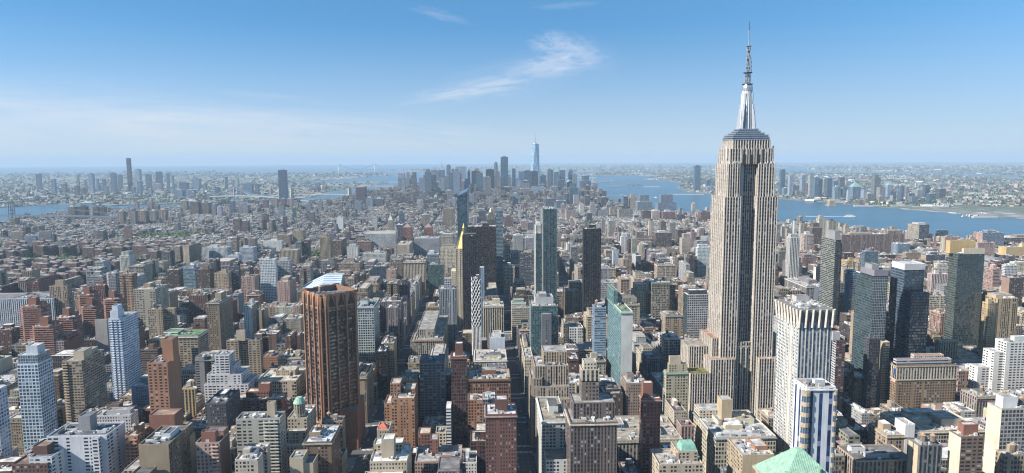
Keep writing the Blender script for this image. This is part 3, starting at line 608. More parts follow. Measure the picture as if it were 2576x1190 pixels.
B("beige building with green copper trim and rooftop box", 1676, 1732, 938, 72, b=1670, st='punch', c=(.42, .39, .28), cornice='greentrim', tiers=[(.15, .98, .3, .9, 8, 'punch', (.42, .39, .28)), (.2, .7, .5, .9, 16, 'blank', 'beige')], yb=1060)
B("cream palazzo department store with arcade and busy grey roof", 1801, 1952, 1101, 48, b=1745, st='loft', c=(.58, .52, .38), cornice='bluegrey', top=(.42, .43, .44), units=60, tk=2, bh=3, tiers=[(.0, .4, .72, .98, 8, 'punch', 'cream'), (.32, .5, .55, .75, 22, 'blank', 'sand')])
B("tan house with planted terrace and rusty roof deck", 1868, 1948, 1147, 60, b=1830, st='blank', c='sand', side='punch', top=(.5, .49, .48), units=26, tiers=[(.55, .95, .3, .8, 3, 'blank', 'orange')])
B("beige terraced building carrying a green mansard roof", 1658, 1768, 1170, 54, s=30, st='punch', c='beige', tiers=[(.47, .93, .2, .9, 8, 'punch', 'beige')], bh=0, tk=1)
# --- mid field around the big tower
B("black and white framed glass building left of the great tower", 1730, 1782, 742, 100, b=1721, st='grid', c='lgrey', glass=(.015, .02, .025), tiers=[(.1, .95, .1, .9, 6, 'black', 'dkgrey')], yb=865, side='glass', sc='tealglass')
B("beige loft with dark ribbed front and steel tank", 1725, 1756, 869, 66, b=1707, st='strip', c='beige', tk=1, yb=915)
B("ornate tan building with arched top floor windows", 1674, 1719, 795, 55, s=32, st='punch', c='tan', cornice='bluegrey', yb=850)
B("white and teal framed slim tower near the great tower's flank", 1755, 1784, 624, 75, b=1750, st='grid', c='white', glass=(.10, .18, .2), yb=720, tiers=[(.1, .9, .1, .9, 8, 'grid', 'white')])
B("dark brick slab with white lit flank in the loft quarter", 1600, 1613, 644, 56, b=1590, st='small', c='dkgrey', side='small', sc='lgrey', yb=690)
B("ornate beige loft with heavy cornice among lower roofs", 1654, 1698, 668, 42, s=30, st='loft', c='beige', cornice='beige', yb=710)
B("brick red loft with red roof terrace", 1592, 1650, 662, 34, s=26, st='loft', c='red', top=(.3, .12, .1), yb=690)
B("wide pale building with ribbed windows behind the dark tower", 1462, 1560, 712, 50, s=40, st='loft', c='lgrey', yb=760)
# --- right
B("white marble tower with flared fin crown and blue windows", 2011, 2094, 782, 165, b=1958, st='strip', c=(.54, .53, .49), side='punch', sc=(.60, .58, .53), rib=2, glass=(.04, .08, .14), top=(.6, .62, .64), units=44, bh=1)
B("white tower with blue window stripes and yellow curved bays", 2030, 2103, 977, 130, b=1998, st='wstripe', c=(.66, .68, .72), glass=(.012, .03, .09), cornice='white', top=(.34, .26, .19), units=14)
B("grey block with white roof frame behind the marble tower", 2029, 2085, 721, 66, b=1962, st='pier', c=(.26, .25, .24), cornice='white', top=(.45, .44, .42), yb=755)
B("slate blue box building beside the black striped tower", 2060, 2100, 724, 70, d=1190, s=40, st='blank', c=(.10, .12, .16), yb=770)
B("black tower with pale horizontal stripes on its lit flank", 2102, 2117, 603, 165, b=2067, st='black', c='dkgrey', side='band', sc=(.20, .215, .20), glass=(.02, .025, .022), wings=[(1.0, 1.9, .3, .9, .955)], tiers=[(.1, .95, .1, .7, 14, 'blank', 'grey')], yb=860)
B("slim white art deco tower right of the great tower", 1988, 2012, 598, 145, b=1979, st='strip', c=(.66, .65, .62), yb=722, tiers=[(.1, .9, .1, .9, 6, 'small', 'lgrey')], rib=2)
B("white narrow building with black stripes at the black tower's foot", 2053, 2071, 672, 90, b=2047, st='black', c='dkgrey', side='blank', sc='white', yb=720)
B("sky blue sided building with dark gridded front", 2139, 2153, 692, 104, b=2126, st='black', c='bluegrey', side='blank', sc='sky', tiers=[(0, 1, 0, .8, 8, 'grid', 'sky')], yb=775)
B("dark green glass tower with grey mechanical cap", 2199, 2234, 697, 150, b=2153, st='glass', c='silver', glass=(.018, .034, .042), side='glass', sc=(.16, .21, .22), tiers=[(.0, 1, .0, .75, 8, 'blank', (.24, .23, .27)), (.1, .6, .2, .6, 14, 'blank', 'grey')], yb=815)
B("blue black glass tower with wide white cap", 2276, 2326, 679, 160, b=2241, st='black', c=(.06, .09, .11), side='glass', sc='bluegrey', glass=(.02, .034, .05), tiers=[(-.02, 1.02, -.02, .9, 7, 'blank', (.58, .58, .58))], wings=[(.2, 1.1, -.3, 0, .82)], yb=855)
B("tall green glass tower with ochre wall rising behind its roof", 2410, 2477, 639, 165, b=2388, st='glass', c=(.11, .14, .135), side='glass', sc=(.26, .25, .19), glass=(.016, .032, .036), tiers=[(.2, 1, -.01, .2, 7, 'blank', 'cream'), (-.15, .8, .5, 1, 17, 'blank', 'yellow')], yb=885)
B("golden tan setback tower right of the green glass tower", 2486, 2510, 764, 108, b=2471, st='small', c=(.45, .34, .20), yb=870, wings=[(-.2, .3, -.4, .4, .85)])
B("ochre stone crown building with row of slot windows", 2510, 2562, 752, 105, s=36, st='pier', c=(.42, .32, .20), yb=800, tiers=[(.1, .9, .2, .9, 4, 'blank', 'sand')])
B("bright white hospital like tower stepping down at the frame edge", 2533, 2640, 862, 88, b=2504, st='wide', c=(.70, .69, .66), wings=[(-.22, 0, .2, 1.2, .86), (-.5, -.22, .5, 1.3, .64)], yb=1000)
B("broad brown hotel with arcaded white upper storeys", 2257, 2407, 919, 66, b=2236, st='punch', c=(.27, .185, .115), cband=(16, 2, 'strip', 'cream'), cornice='stone', tiers=[(.0, .92, .1, .5, 6, 'band', 'lgrey'), (.35, .85, .5, .9, 9, 'small', 'cream')], top=(.30, .13, .12), yb=1040, units=24)
B("tan ziggurat with octagonal domed lantern", 2209, 2237, 800, 88, b=2203, st='punch', c=(.46, .34, .23), wings=[(-.25, 1, -.12, 0, .93), (-.5, 1, -.3, 0, .82), (-.9, 1, -.5, 0, .7)], tiers=[(.15, .98, .1, .9, 7, 'strip', 'sand')], yb=850)
B("tall dark slab with a pale side below the green glass tower", 2187, 2212, 853, 96, b=2175, st='black', c='dkgrey', side='wide', sc='dkgrey', yb=1040)
B("windowless tan slab wedged beside the dark slab", 2222, 2238, 862, 88, b=2208, st='balc', c='sand', side='blank', sc='sand', yb=1050)
B("small tan turret building with rooftop balustrade", 2240, 2262, 858, 70, d=850, s=20, st='small', c='tan', yb=895)
B("beige bank building with four tall window bays", 2362, 2411, 858, 60, b=2353, st='strip', c='beige', cornice='greentrim', yb=893, top=(.55, .54, .5))
B("low arena annex with pale blue wall and beige roof", 2377, 2505, 912, 34, s=75, st='blank', c=(.20, .30, .46), top=(.40, .34, .27), yb=935, units=14)
B("rounded balcony brick tower beside the white marble tower", 2104, 2127, 858, 98, b=2092, st='balc', c='dkred', side='balc', sc='lgrey', tiers=[(-.3, .5, .2, .8, 9, 'blank', 'lgrey')], yb=1040)
B("beige office with framed skylights on a dark flat roof", 2155, 2299, 1161, 55, b=2106, st='strip', c=(.42, .34, .27), top=(.16, .145, .14), tiers=[(.1, .35, .55, .75, 4, 'blank', 'white'), (.25, .65, .2, .38, 3, 'blank', 'lgrey')], units=18)
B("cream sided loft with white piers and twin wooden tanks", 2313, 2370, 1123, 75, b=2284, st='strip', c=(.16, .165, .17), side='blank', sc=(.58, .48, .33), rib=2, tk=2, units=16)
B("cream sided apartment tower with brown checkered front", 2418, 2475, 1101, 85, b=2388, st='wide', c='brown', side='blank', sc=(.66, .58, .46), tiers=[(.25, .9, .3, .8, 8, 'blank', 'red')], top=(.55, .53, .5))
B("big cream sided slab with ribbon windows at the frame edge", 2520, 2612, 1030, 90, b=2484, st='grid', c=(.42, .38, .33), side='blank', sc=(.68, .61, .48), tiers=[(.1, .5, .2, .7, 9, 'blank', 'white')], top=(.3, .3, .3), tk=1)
B("corner loft with arched windows below the cream slab", 2528, 2600, 1146, 60, b=2505, st='loft', c='tan', tk=2)
B("cream four storey row house with black windows", 2108, 2145, 1078, 34, s=24, st='loft', c='cream', yb=1120)
B("maroon row house with white arched ground floor", 2146, 2182, 1084, 33, s=24, st='loft', c='dkred', yb=1120)
B("department store with acres of cluttered cream roof", 2290, 2478, 1085, 36, b=2212, st='loft', c=(.55, .48, .36), top=(.52, .49, .44), units=80, tk=2, bh=5, cornice='cream', yb=1105)
B("brown corner building with ornate white window bays", 2232, 2284, 1097, 48, s=30, st='loft', c='tan', top=(.4, .4, .4), cornice='beige')
B("white party wall block with rooftop plant in the store's shadow", 2278, 2302, 1070, 58, s=16, st='blank', c='white', yb=1090)
# --- upper right
B("long terracotta freight block of gridded brown brick", 2118, 2276, 590, 68, b=2106, st='pier', c=(.27, .19, .16), rib=4, yb=640, tiers=[(.15, .5, .3, .8, 5, 'blank', 'tan'), (.75, .98, .2, .9, 11, 'pier', 'tan')])
B("glass hotel slab on stilts by the river", 2313, 2338, 566, 78, b=2284, st='grid', c='dkgrey', side='grid', sc='beige', glass=(.02, .04, .06), tiers=[(.1, .9, .2, .7, 5, 'blank', 'lgrey')], yb=600)
B("low green glass office with stacked roof decks by the river", 2356, 2386, 581, 55, b=2354, st='glass', c='tealglass', tiers=[(.1, .8, .1, .8, 4, 'band', 'lgrey')], yb=598)
B("grey blue office with perforated white windows", 2258, 2290, 614, 42, b=2240, st='punch', c='bluegrey', yb=642)
B("tan cornered loft cube with flat pale roof", 2279, 2318, 636, 40, b=2270, st='small', c='tan', top=(.55, .55, .5), yb=655)
B("tan sided dark block behind the loft cube", 2330, 2378, 642, 42, b=2317, st='band', c='dkgrey', side='blank', sc='tan', yb=660)
for i, (a, e, bb, y, l) in enumerate([(2378, 2416, 2367, 597, "first brick slab of three by the railway, left of the ochre wall"), (2417, 2458, 2409, 603, "middle brick slab of the three behind the ochre wall"), (2461, 2504, 2454, 611, "nearest and lowest brick slab of the three")]):
    B(l, a, e, y, 64, b=bb, st='punch', c='pink', sc='stone', side='punch', group="brick cooperative slabs", yb=y+40)
B("stepped blue and brick block at the river bank", 2473, 2527, 586, 66, s=40, st='band', c='bluegrey', side='punch', sc='pink', tiers=[(.3, .7, .2, .8, 6, 'glass', 'silver')], yb=620)
B("long rail shed building with white roof monitors by the river", 2527, 2640, 598, 34, s=70, st='loft', c='brown', top=(.65, .65, .64), yb=615)
B("ochre brick building with triangular yellow wall", 2532, 2640, 622, 46, s=30, st='blank', c='yellow', yb=645)
B("cream zigzag terraced building with many setbacks", 2358, 2384, 665, 72, b=2350, st='punch', c=(.55, .52, .44), wings=[(-.5, 1, -.3, 0, .88), (-.9, 1, -.6, 0, .74)], yb=685)
B("pink and white ribbed building in front of the zigzag terraces", 2344, 2384, 690, 60, b=2334, st='strip', c=(.62, .50, .47), rib=2, yb=735)
B("tan loft with arched parapet and gold tanks", 2336, 2378, 745, 54, b=2322, st='loft', c='cream', tk=3, yb=790)
B("round cornered balcony tower of white and rose bands", 2494, 2522, 676, 74, s=26, st='balc', c='pink', shape='oct', bal=1, yb=720)
B("blank brown brick slab tower at the frame edge", 2540, 2576, 700, 84, b=2520, st='punch', c='dkbrown', side='blank', sc=(.30, .20, .16), yb=780)
B("white gridded tower above the orchard of rooftops", 2529, 2560, 668, 66, b=2520, st='grid', c='white', yb=700)
B("white sided office box behind the golden crown building", 2496, 2520, 737, 80, b=2490, st='blank', c='white', yb=752)
B("cream terraced apartments with roof steps at the frame edge", 2552, 2640, 660, 60, b=2540, st='wide', c='cream', yb=690)
B("orange ochre building beside the sky blue wall", 2130, 2160, 657, 58, s=26, st='loft', c='yellow', yb=675)
B("white topped glass office behind the dark green tower", 2176, 2210, 633, 96, b=2168, st='glass', c='bluegrey', tk=2, yb=660)
# --- centre background
B("black office tower with glowing mechanical windows on top", 1163, 1199, 595, 168, s=36, st='black', c=(.035, .034, .038), rib=2, tiers=[(.05, .95, .1, .9, 3, 'blank', 'black')], yb=860)
B("wide bronze black office slab of fine square grid", 1175, 1248, 571, 165, s=34, st='black', c=(.05, .04, .038), yb=740, units=30)
B("very slim dark tower with pale blue striped face", 1248, 1265, 530, None, d=1560, s=18, st='band', c=(.20, .27, .32), glass=(.012, .02, .03), side='blank', sc='black', yb=740)
B("white diagrid tower, slender, wrapped in a woven white lattice", 1187, 1208, 703, 137, s=20, st='black', c='dkgrey', bh=1, yb=885)
B("slim slate tower with pointed mast behind the lattice tower", 1207, 1218, 673, 132, s=14, st='pier', c='bluegrey', yb=735)
B("blue green glass tower with sharply slanted roof", 1150, 1175, 494, None, d=1640, b=1179, st='glass', c='blueglass', glass=(.010, .035, .05), yb=586, bh=0)
B("ivory art deco block behind the gold pyramid", 1107, 1147, 627, 100, s=36, st='punch', c='cream', tiers=[(.1, .9, .1, .9, 6, 'small', 'cream')], yb=690)
B("stone ribbed block below the ivory deco block", 1127, 1147, 673, 85, s=24, st='pier', c='stone', yb=735)
B("dark grey checkered tower left of the crowned glass tower", 1308, 1346, 637, 110, s=30, st='balc', c=(.12, .125, .14), yb=720, tiers=[(.3, .8, .3, .8, 5, 'blank', 'beige')])
B("beige gridded block facing the park trees", 1267, 1295, 673, 60, s=34, st='grid', c='beige', yb=720)
B("tall narrow stone block behind the park", 1267, 1283, 618, 78, s=24, st='loft', c='stone', yb=660)
B("stone block with blue windows beside the park block", 1285, 1307, 634, 56, s=30, st='loft', c='stone', yb=670)
B("sharp crowned tower of white fins and teal glass", 1366, 1401, 527, None, d=1100, b=1358, st='glass', c=(.12, .17, .185), side='strip', sc=(.56, .58, .57), glass=(.012, .035, .045), rib=5, yb=745, bh=0, wings=[(-.45, 0, .3, 1, .87)])
B("matte black tower with vertical ribs and flat top", 1469, 1512, 577, 186, b=1466, st='black', c=(.03, .032, .038), rib=2, yb=795, units=24)
B("green glass block with slanted roof left of the black towers", 1077, 1116, 667, 74, s=34, st='glass', c=(.10, .16, .15), glass=(.04, .08, .075), yb=745)
B("teal glass prism rising behind the slanted green block", 1074, 1103, 640, 78, s=26, st='glass', c='silver', glass=(.04, .08, .09), yb=665)
B("twin slab apartment tower of tan brick far behind", 1115, 1143, 525, None, d=2900, s=30, st='pier', c='tan', yb=568)
B("white classical block with ranks of arched windows", 918, 996, 588, 70, s=50, st='grid', c=(.62, .62, .60), yb=627, tiers=[(.05, .98, .1, .9, 4, 'blank', 'white')])
B("black glass block touching the white classical block", 997, 1012, 566, 76, b=1018, st='band', c='dkgrey', yb=610)
B("tan tower with slit windows in the mid field", 804, 830, 597, 76, b=835, st='strip', c='sand', tiers=[(.2, .7, .2, .7, 9, 'blank', 'tan')], yb=657)
B("rust brown block next to the slit window tower", 832, 858, 606, 58, b=872, st='punch', c='brown', yb=650)
B("red brick block with white top band", 899, 934, 607, 48, b=936, st='punch', c=(.24, .14, .11), cornice='cream', yb=640)
B("white apartment block with black balcony rows", 914, 970, 638, 44, s=30, st='grid', c='white', yb=665)
B("white stepped apartment block with terraces", 872, 900, 622, 50, s=26, st='wide', c='white', tiers=[(.2, .8, .2, .8, 7, 'wide', 'white')], yb=650)
B("beige ornate building with a red pyramid roof beside it", 850, 905, 663, 48, s=34, st='loft', c='tan', tiers=[(.3, .7, .3, .8, 9, 'small', 'tan')], yb=690)
B("dark blue glass office with angled roof facets", 937, 971, 671, 56, s=30, st='glass', c='dkgrey', glass=(.02, .05, .08), yb=710)
B("rose and cream checkered apartment block", 971, 996, 680, 55, s=24, st='punch', c='pink', yb=712)
B("ornate columned building with a thick dark cornice", 1013, 1069, 661, 64, s=36, st='strip', c='cream', cornice='dkgrey', yb=712)
B("grey white department block with black bays", 1041, 1104, 600, 58, s=44, st='grid', c='lgrey', yb=650)
B("beige blank sided block with roof tank", 998, 1030, 616, 50, b=1038, st='small', c='beige', tk=1, yb=645)
B("striped hotel block of buff brick and dark bays", 704, 749, 630, 50, b=756, st='strip', c='beige', yb=670)
B("tan brick block in the gramercy rooftops", 736, 762, 580, 56, b=768, st='punch', c='tan', yb=608)
B("grey brick block with dark cornice beside the tan block", 696, 730, 591, 42, b=735, st='pier', c='tan', yb=618)
B("white low slab school with rows of windows", 662, 708, 607, 34, s=26, st='small', c='white', yb=628)
B("tan slab tower standing before the white hospital", 459, 475, 619, 66, b=505, st='small', c='beige', side='wide', sc='brown', yb=665)
B("white vertical louvred hospital block", 509, 571, 624, 48, s=40, st='strip', c='white', glass=(.03, .05, .09), yb=655)
B("pale blue gridded hospital tower", 602, 636, 624, 56, s=34, st='grid', c='bluewhite', yb=662)
B("white hospital annex with small windows", 574, 600, 643, 48, s=26, st='small', c='bluewhite', yb=665)
B("dark brown balcony slab above the tan waffle slab", 416, 449, 680, 78, b=460, st='balc', c='dkbrown', tiers=[(.3, .6, .3, .7, 6, 'blank', 'brown')], yb=725)
B("teal glass apartment block with horizontal bands", 451, 490, 676, 74, s=26, st='band', c='bluegrey', glass=(.04, .10, .11), yb=725)
B("dark apartment tower with dense window grid", 492, 527, 679, 80, b=538, st='punch', c='dkbrown', tiers=[(.4, .8, .3, .7, 6, 'blank', 'brown')], yb=735)
B("cream brick tower with staggered roof", 538, 574, 688, 74, s=26, st='punch', c='sand', yb=725)
B("black and rose slim tower beside the cream tower", 577, 600, 672, 84, b=604, st='balc', c='dkgrey', yb=735)
B("rosy brown apartment tower with pale crown line", 606, 640, 697, 74, s=26, st='punch', c='pink', yb=740)
B("round ended grey tower with dark bands", 262, 300, 689, 92, s=26, st='balc', c='grey', shape='oct', yb=760)
B("grey slab with rounded mechanical cap near the park", 218, 259, 696, 84, s=28, st='band', c='grey', yb=750)
B("white and grey striped slab at the far river edge", 27, 57, 584, 62, b=63, st='strip', c='stone', yb=620)
B("grey slab with shaded side near the far river", 60, 90, 594, 58, b=95, st='pier', c='bluegrey', yb=620)
B("wide grey river slab standing behind the brick quarter", 97, 127, 582, 62, b=130, st='strip', c='grey', yb=612)
B("olive grey block before the tenements", 130, 163, 610, 44, b=166, st='punch', c=(.20, .22, .20), yb=632)
B("lone brown stepped tower rising from the tenement roofs", 310, 331, 577, 52, b=333, st='small', c='brown', tiers=[(.15, .7, .2, .8, 10, 'small', 'brown')], yb=600)
B("dark red low slab at the left frame edge", -30, 28, 832, 48, s=30, st='punch', c='dkred', yb=870)

B("teal glass twin slab tower joined by a grey windowless spine", 1336, 1404, 771, 108, b=1331, st='glass', c=(.17, .23, .24), side='glass', sc='silver', glass=(.03, .075, .085), tiers=[(.18, .85, .25, .85, 10, 'blank', 'lgrey'), (.3, .6, .3, .8, 14, 'blank', 'grey')], yb=905)
B("glass tower with turquoise flank beside its blank white wall half", 1563, 1592, 786, 125, b=1529, st='blank', c=(.56, .58, .56), side='glass', sc=(.34, .44, .45), glass=(.05, .125, .14), tiers=[(-.05, .3, .5, 1, 17, 'glass', 'teal'), (.0, .8, .55, 1, 9, 'glass', 'teal')], yb=950, cornice='greentrim', top=(.12, .2, .1))
# ---------------------------------------------------------------- the great limestone tower
def great_tower():
    Yf = 708.0
    xl = atY(1817, 684, Yf)[0]; W_ = 57.0; cxm = xl+W_/2; D_ = 41.0
    zf = lambda py, Y=Yf: atY(1880, py, Y)[1]
    root = empty("skyscraper", (cxm, Yf+D_/2, 0)); tag(root, "colossal limestone tower with silver mast and antenna, tallest of all", "skyscraper")
    o = root.location
    lime = (.45, .405, .345); st = (2.85, 3.66, lime, (.012, .013, .017), (.075, .075, .085), (.60, .62, .9, .3))
    dark = (2.4, 3.66, (.36, .335, .30), (.02, .022, .03), (.11, .11, .12), (.60, .60, 1, .6)); L = plain(lime); LR = plain((.33, .29, .24))
    def rbox(mb, x0, x1, y0, y1, z0, z1, s_=st, rib=2, top=LR):
        walls(mb, [(x0, y0), (x1, y0), (x1, y1), (x0, y1)], z0, z1, s_, top, rib)
    # base with its wings
    b = MB(o); bx0, bx1 = atY(1737, 900, 700)[0], atY(1737, 900, 700)[0]+129
    a1 = atY(1787, 938, 700)[0]; b1 = atY(1846, 904, 702)[0]; c1 = atY(1908, 904, 702)[0]; t1 = atY(1792, 840, 712)[0]
    z78, z92, z110 = zf(938, 700), zf(904, 700), zf(852, 710)
    rbox(b, bx0, a1, 700, 757, 0, z78, top=plain((.16, .15, .05)))
    b.build('lower_wing', root)
    b = MB(o); rbox(b, a1, b1, 700.5, 757, 0, z92, top=plain((.45, .33, .27))); b.build('lower_wing', root)
    b = MB(o); rbox(b, t1, xl-.004, 713, 753, z92, z110, top=plain((.40, .22, .16))); rbox(b, bx0+5, t1-.01, 722, 752, z78, zf(874, 715)); b.build('upper_wing', root)
    b = MB(o); rbox(b, c1, bx1-12, 700.5, 757, 0, z92, top=plain((.45, .33, .27))); b.build('lower_wing', root)
    b = MB(o); rbox(b, bx1-12, bx1, 700, 757, 0, z78); rbox(b, xl+W_+.004, xl+W_+14, 713, 753, z92, z110); b.build('upper_wing', root)
    # shaft: two proud wings either side of a recess with added shade in its stone colour
    z72, z81, z86 = zf(496), zf(413), zf(354)
    r0, r1 = atY(1858, 700, Yf)[0], atY(1897, 700, Yf)[0]
    for i, (p0, p1, s1, s2) in enumerate([(xl, r0, 0, 2.4), (r1, xl+W_, 2.4, 0)]):
        w = MB(o); rbox(w, p0, p1, Yf, Yf+D_, 0, z72)
        q0, q1 = (p0+3.6, p1-1.2) if i == 0 else (p0+1.2, p1-3.6)
        rbox(w, q0, q1, Yf+2, Yf+D_-2, z72, z81); w.build('shaft_wing', root)
    w = MB(o); rbox(w, r0+.004, r1-.004, Yf+8, Yf+D_-8, 0, z81, s_=dark, rib=3); w.build('recessed_centre', root)
    w = MB(o); zc = zf(861); rbox(w, r0+.01, r1-.01, Yf+1.5, Yf+8, 0, zc, rib=99)
    n = 3; dx = (r1-r0)/n
    for i in range(n):       # pale arches over the centre bay
        for k in range(8):
            a, e = math.pi*k/8, math.pi*(k+1)/8; cx = r0+dx*(i+.5); rr = dx*.42
            w.bar((cx+rr*math.cos(a), Yf+1.1, zc-8+rr*math.sin(a)*1.4), (cx+rr*math.cos(e), Yf+1.1, zc-8+rr*math.sin(e)*1.4), .45, L, PLAIN)
    for i in range(n+1): w.box(r0+dx*i-.6, r0+dx*i+.6, Yf+.6, Yf+1.49, 0, zc, L, mat=PLAIN)
    w.build('centre_bay', root)
    # crown block below the deck
    k0, k1 = xl+5.5, xl+W_-5.0
    w = MB(o); zm = zf(374); rbox(w, k0, k1, Yf+3.5, Yf+D_-3.5, z81, zm, rib=2)
    for i in range(3):
        cx = cxm+(i-1)*7.6
        w.box(cx-1.7, cx+1.7, Yf+2.8, Yf+3.45, z81, zm-6, plain((.03, .03, .035)), mat=PLAIN)
        for s in (-1, 1): w.box(cx+s*2.6-.5, cx+s*2.6+.5, Yf+2.6, Yf+3.4, z81, zm, L, mat=PLAIN)
    rbox(w, k0+3.2, k1-3.2, Yf+5, Yf+D_-5, zm, z86, rib=1); w.build('crown_block', root)
    # parapet machinery
    eq = MB(o)
    for i in range(26):
        x = rnd.choice([rnd.uniform(xl+4, r0-1), rnd.uniform(r1+1, xl+W_-4)]); eq.box(x, x+rnd.uniform(.6, 1.5), Yf+2.2, Yf+3.2, z81, z81+rnd.uniform(1, 3), plain('white'), mat=PLAIN)
    for s, xx in ((-1, k0-1.5), (1, k1+1.5)):
        eq.box(xx-.5, xx+.5, Yf+7, Yf+9, z81+5, z81+19, plain('white'), mat=PLAIN)
    eq.build('rooftop_antennas', root)
    # observation deck tiers and mooring mast
    SV = plain((.50, .53, .58)); DK = plain((.07, .08, .10)); yc = Yf+D_/2
    w = MB(o); z = z86; ztop = zf(323, Yf+8); A, Bh = 19.5, 15.5; n = 6
    for i in range(n):
        h = (ztop-z86)/n; f = (1, .985, .94, .78, .62, .52)[i]; q = (cxm-A*f, cxm+A*f, yc-Bh*f, yc+Bh*f)
        w.box(*q, z+.003, z+h*.45, DK if i % 2 == 0 else DK, mat=METAL); w.box(q[0]-.4, q[1]+.4, q[2]-.4, q[3]+.4, z+h*.45, z+h, SV, mat=METAL, bottom=True); z += h
    w.build('observation_deck', root)
    zb, zt = z, zf(227, yc-6); w = MB(o); r0_, r1_ = 7.0, 5.9
    mast = (2.3, 3.4, (.58, .60, .62), (.05, .055, .06), (.09, .10, .11), (.5, .6, 0, .4))
    w.cyl(cxm, yc, 6.6, zb, zt, 16, mast, FAC, r2=5.3); w.build('mooring_mast', root)
    for ang in (45, 135, 225, 315):        # four stepped buttress wings
        w = MB(o); ca, sa = math.cos(R(ang)), math.sin(R(ang))
        for (ro, zz) in ((14.6, .20), (12.6, .34), (11.0, .50), (9.4, .64), (7.6, .93)):
            zz = zb+(zt-zb)*zz; tx, ty = -sa*1.5, ca*1.5; q = [(cxm+ca*4+tx, yc+sa*4+ty), (cxm+ca*4-tx, yc+sa*4-ty), (cxm+ca*ro-tx, yc+sa*ro-ty), (cxm+ca*ro+tx, yc+sa*ro+ty)]
            k = 1-.02*(ro); w.prism([(cxm+(a-cxm)*k, yc+(e-yc)*k) for a, e in q], zb-.2-.001*ro, zz, SV, SV, mat=METAL)
        w.build('mast_wing', root)
    w = MB(o); zz = zt
    for (r_a, r_b, py) in ((5.6, 5.6, 219), (5.6, 4.6, 212), (4.6, 3.2, 208)):
        z2 = zf(py, yc-5); w.cyl(cxm, yc, r_a, zz, z2, 18, SV, METAL, r2=r_b); zz = z2
    w.cyl(cxm, yc, 5.6, zf(211.5, yc-5), zf(210, yc-5), 18, DK, METAL); w.build('domed_cap', root)
    w = MB(o)
    zl = [zf(p, yc) for p in (208, 184, 116, 76, 53)]
    ST = plain((.36, .38, .40))
    w.cyl(cxm, yc, 2.6, zl[0], zl[1], 8, ST, METAL, r2=2.2); w.cyl(cxm, yc, 4.6, zl[1], zl[1]+.8, 12, DK, METAL)
    w.cyl(cxm, yc, 1.5, zl[1], zl[2], 6, ST, METAL, r2=1.0); w.cyl(cxm, yc, .75, zl[2], zl[3], 6, SV, METAL, r2=.6); w.cyl(cxm, yc, .38, zl[3], zl[4], 5, DK, METAL, r2=.12)
    w.cyl(cxm, yc, 2.6, zl[2]-.5, zl[2], 8, DK, METAL)
    for i in range(9):
        z_ = zl[0]+(zl[2]-zl[0])*(i+.5)/9; rr = 2.9 if z_ < zl[1] else 2.1
        w.cyl(cxm, yc, rr, z_, z_+.9, 8, DK if i % 2 else ST, METAL)
        for a in range(4): w.bar((cxm+math.cos(a*1.57+i)*rr, yc+math.sin(a*1.57+i)*rr, z_-2), (cxm+math.cos(a*1.57+i)*rr, yc+math.sin(a*1.57+i)*rr, z_+3), .2, ST)
    for z_ in (zl[1]+1, zl[1]+15): w.bar((cxm+1, yc, z_), (cxm+3.6, yc, z_), .15, plain('white'))
    w.bar((cxm+3.6, yc, zl[1]+1), (cxm+3.6, yc, zl[1]+15), .3, plain('white')); w.build('antenna', root)
    register(bx0, bx1, 700, 757, 78, "the great limestone tower", 1040); FOOT[-1] = FOOT[-1][:5]+(1735, 1955, 1035, FOOT[-1][8], 410)
great_tower()

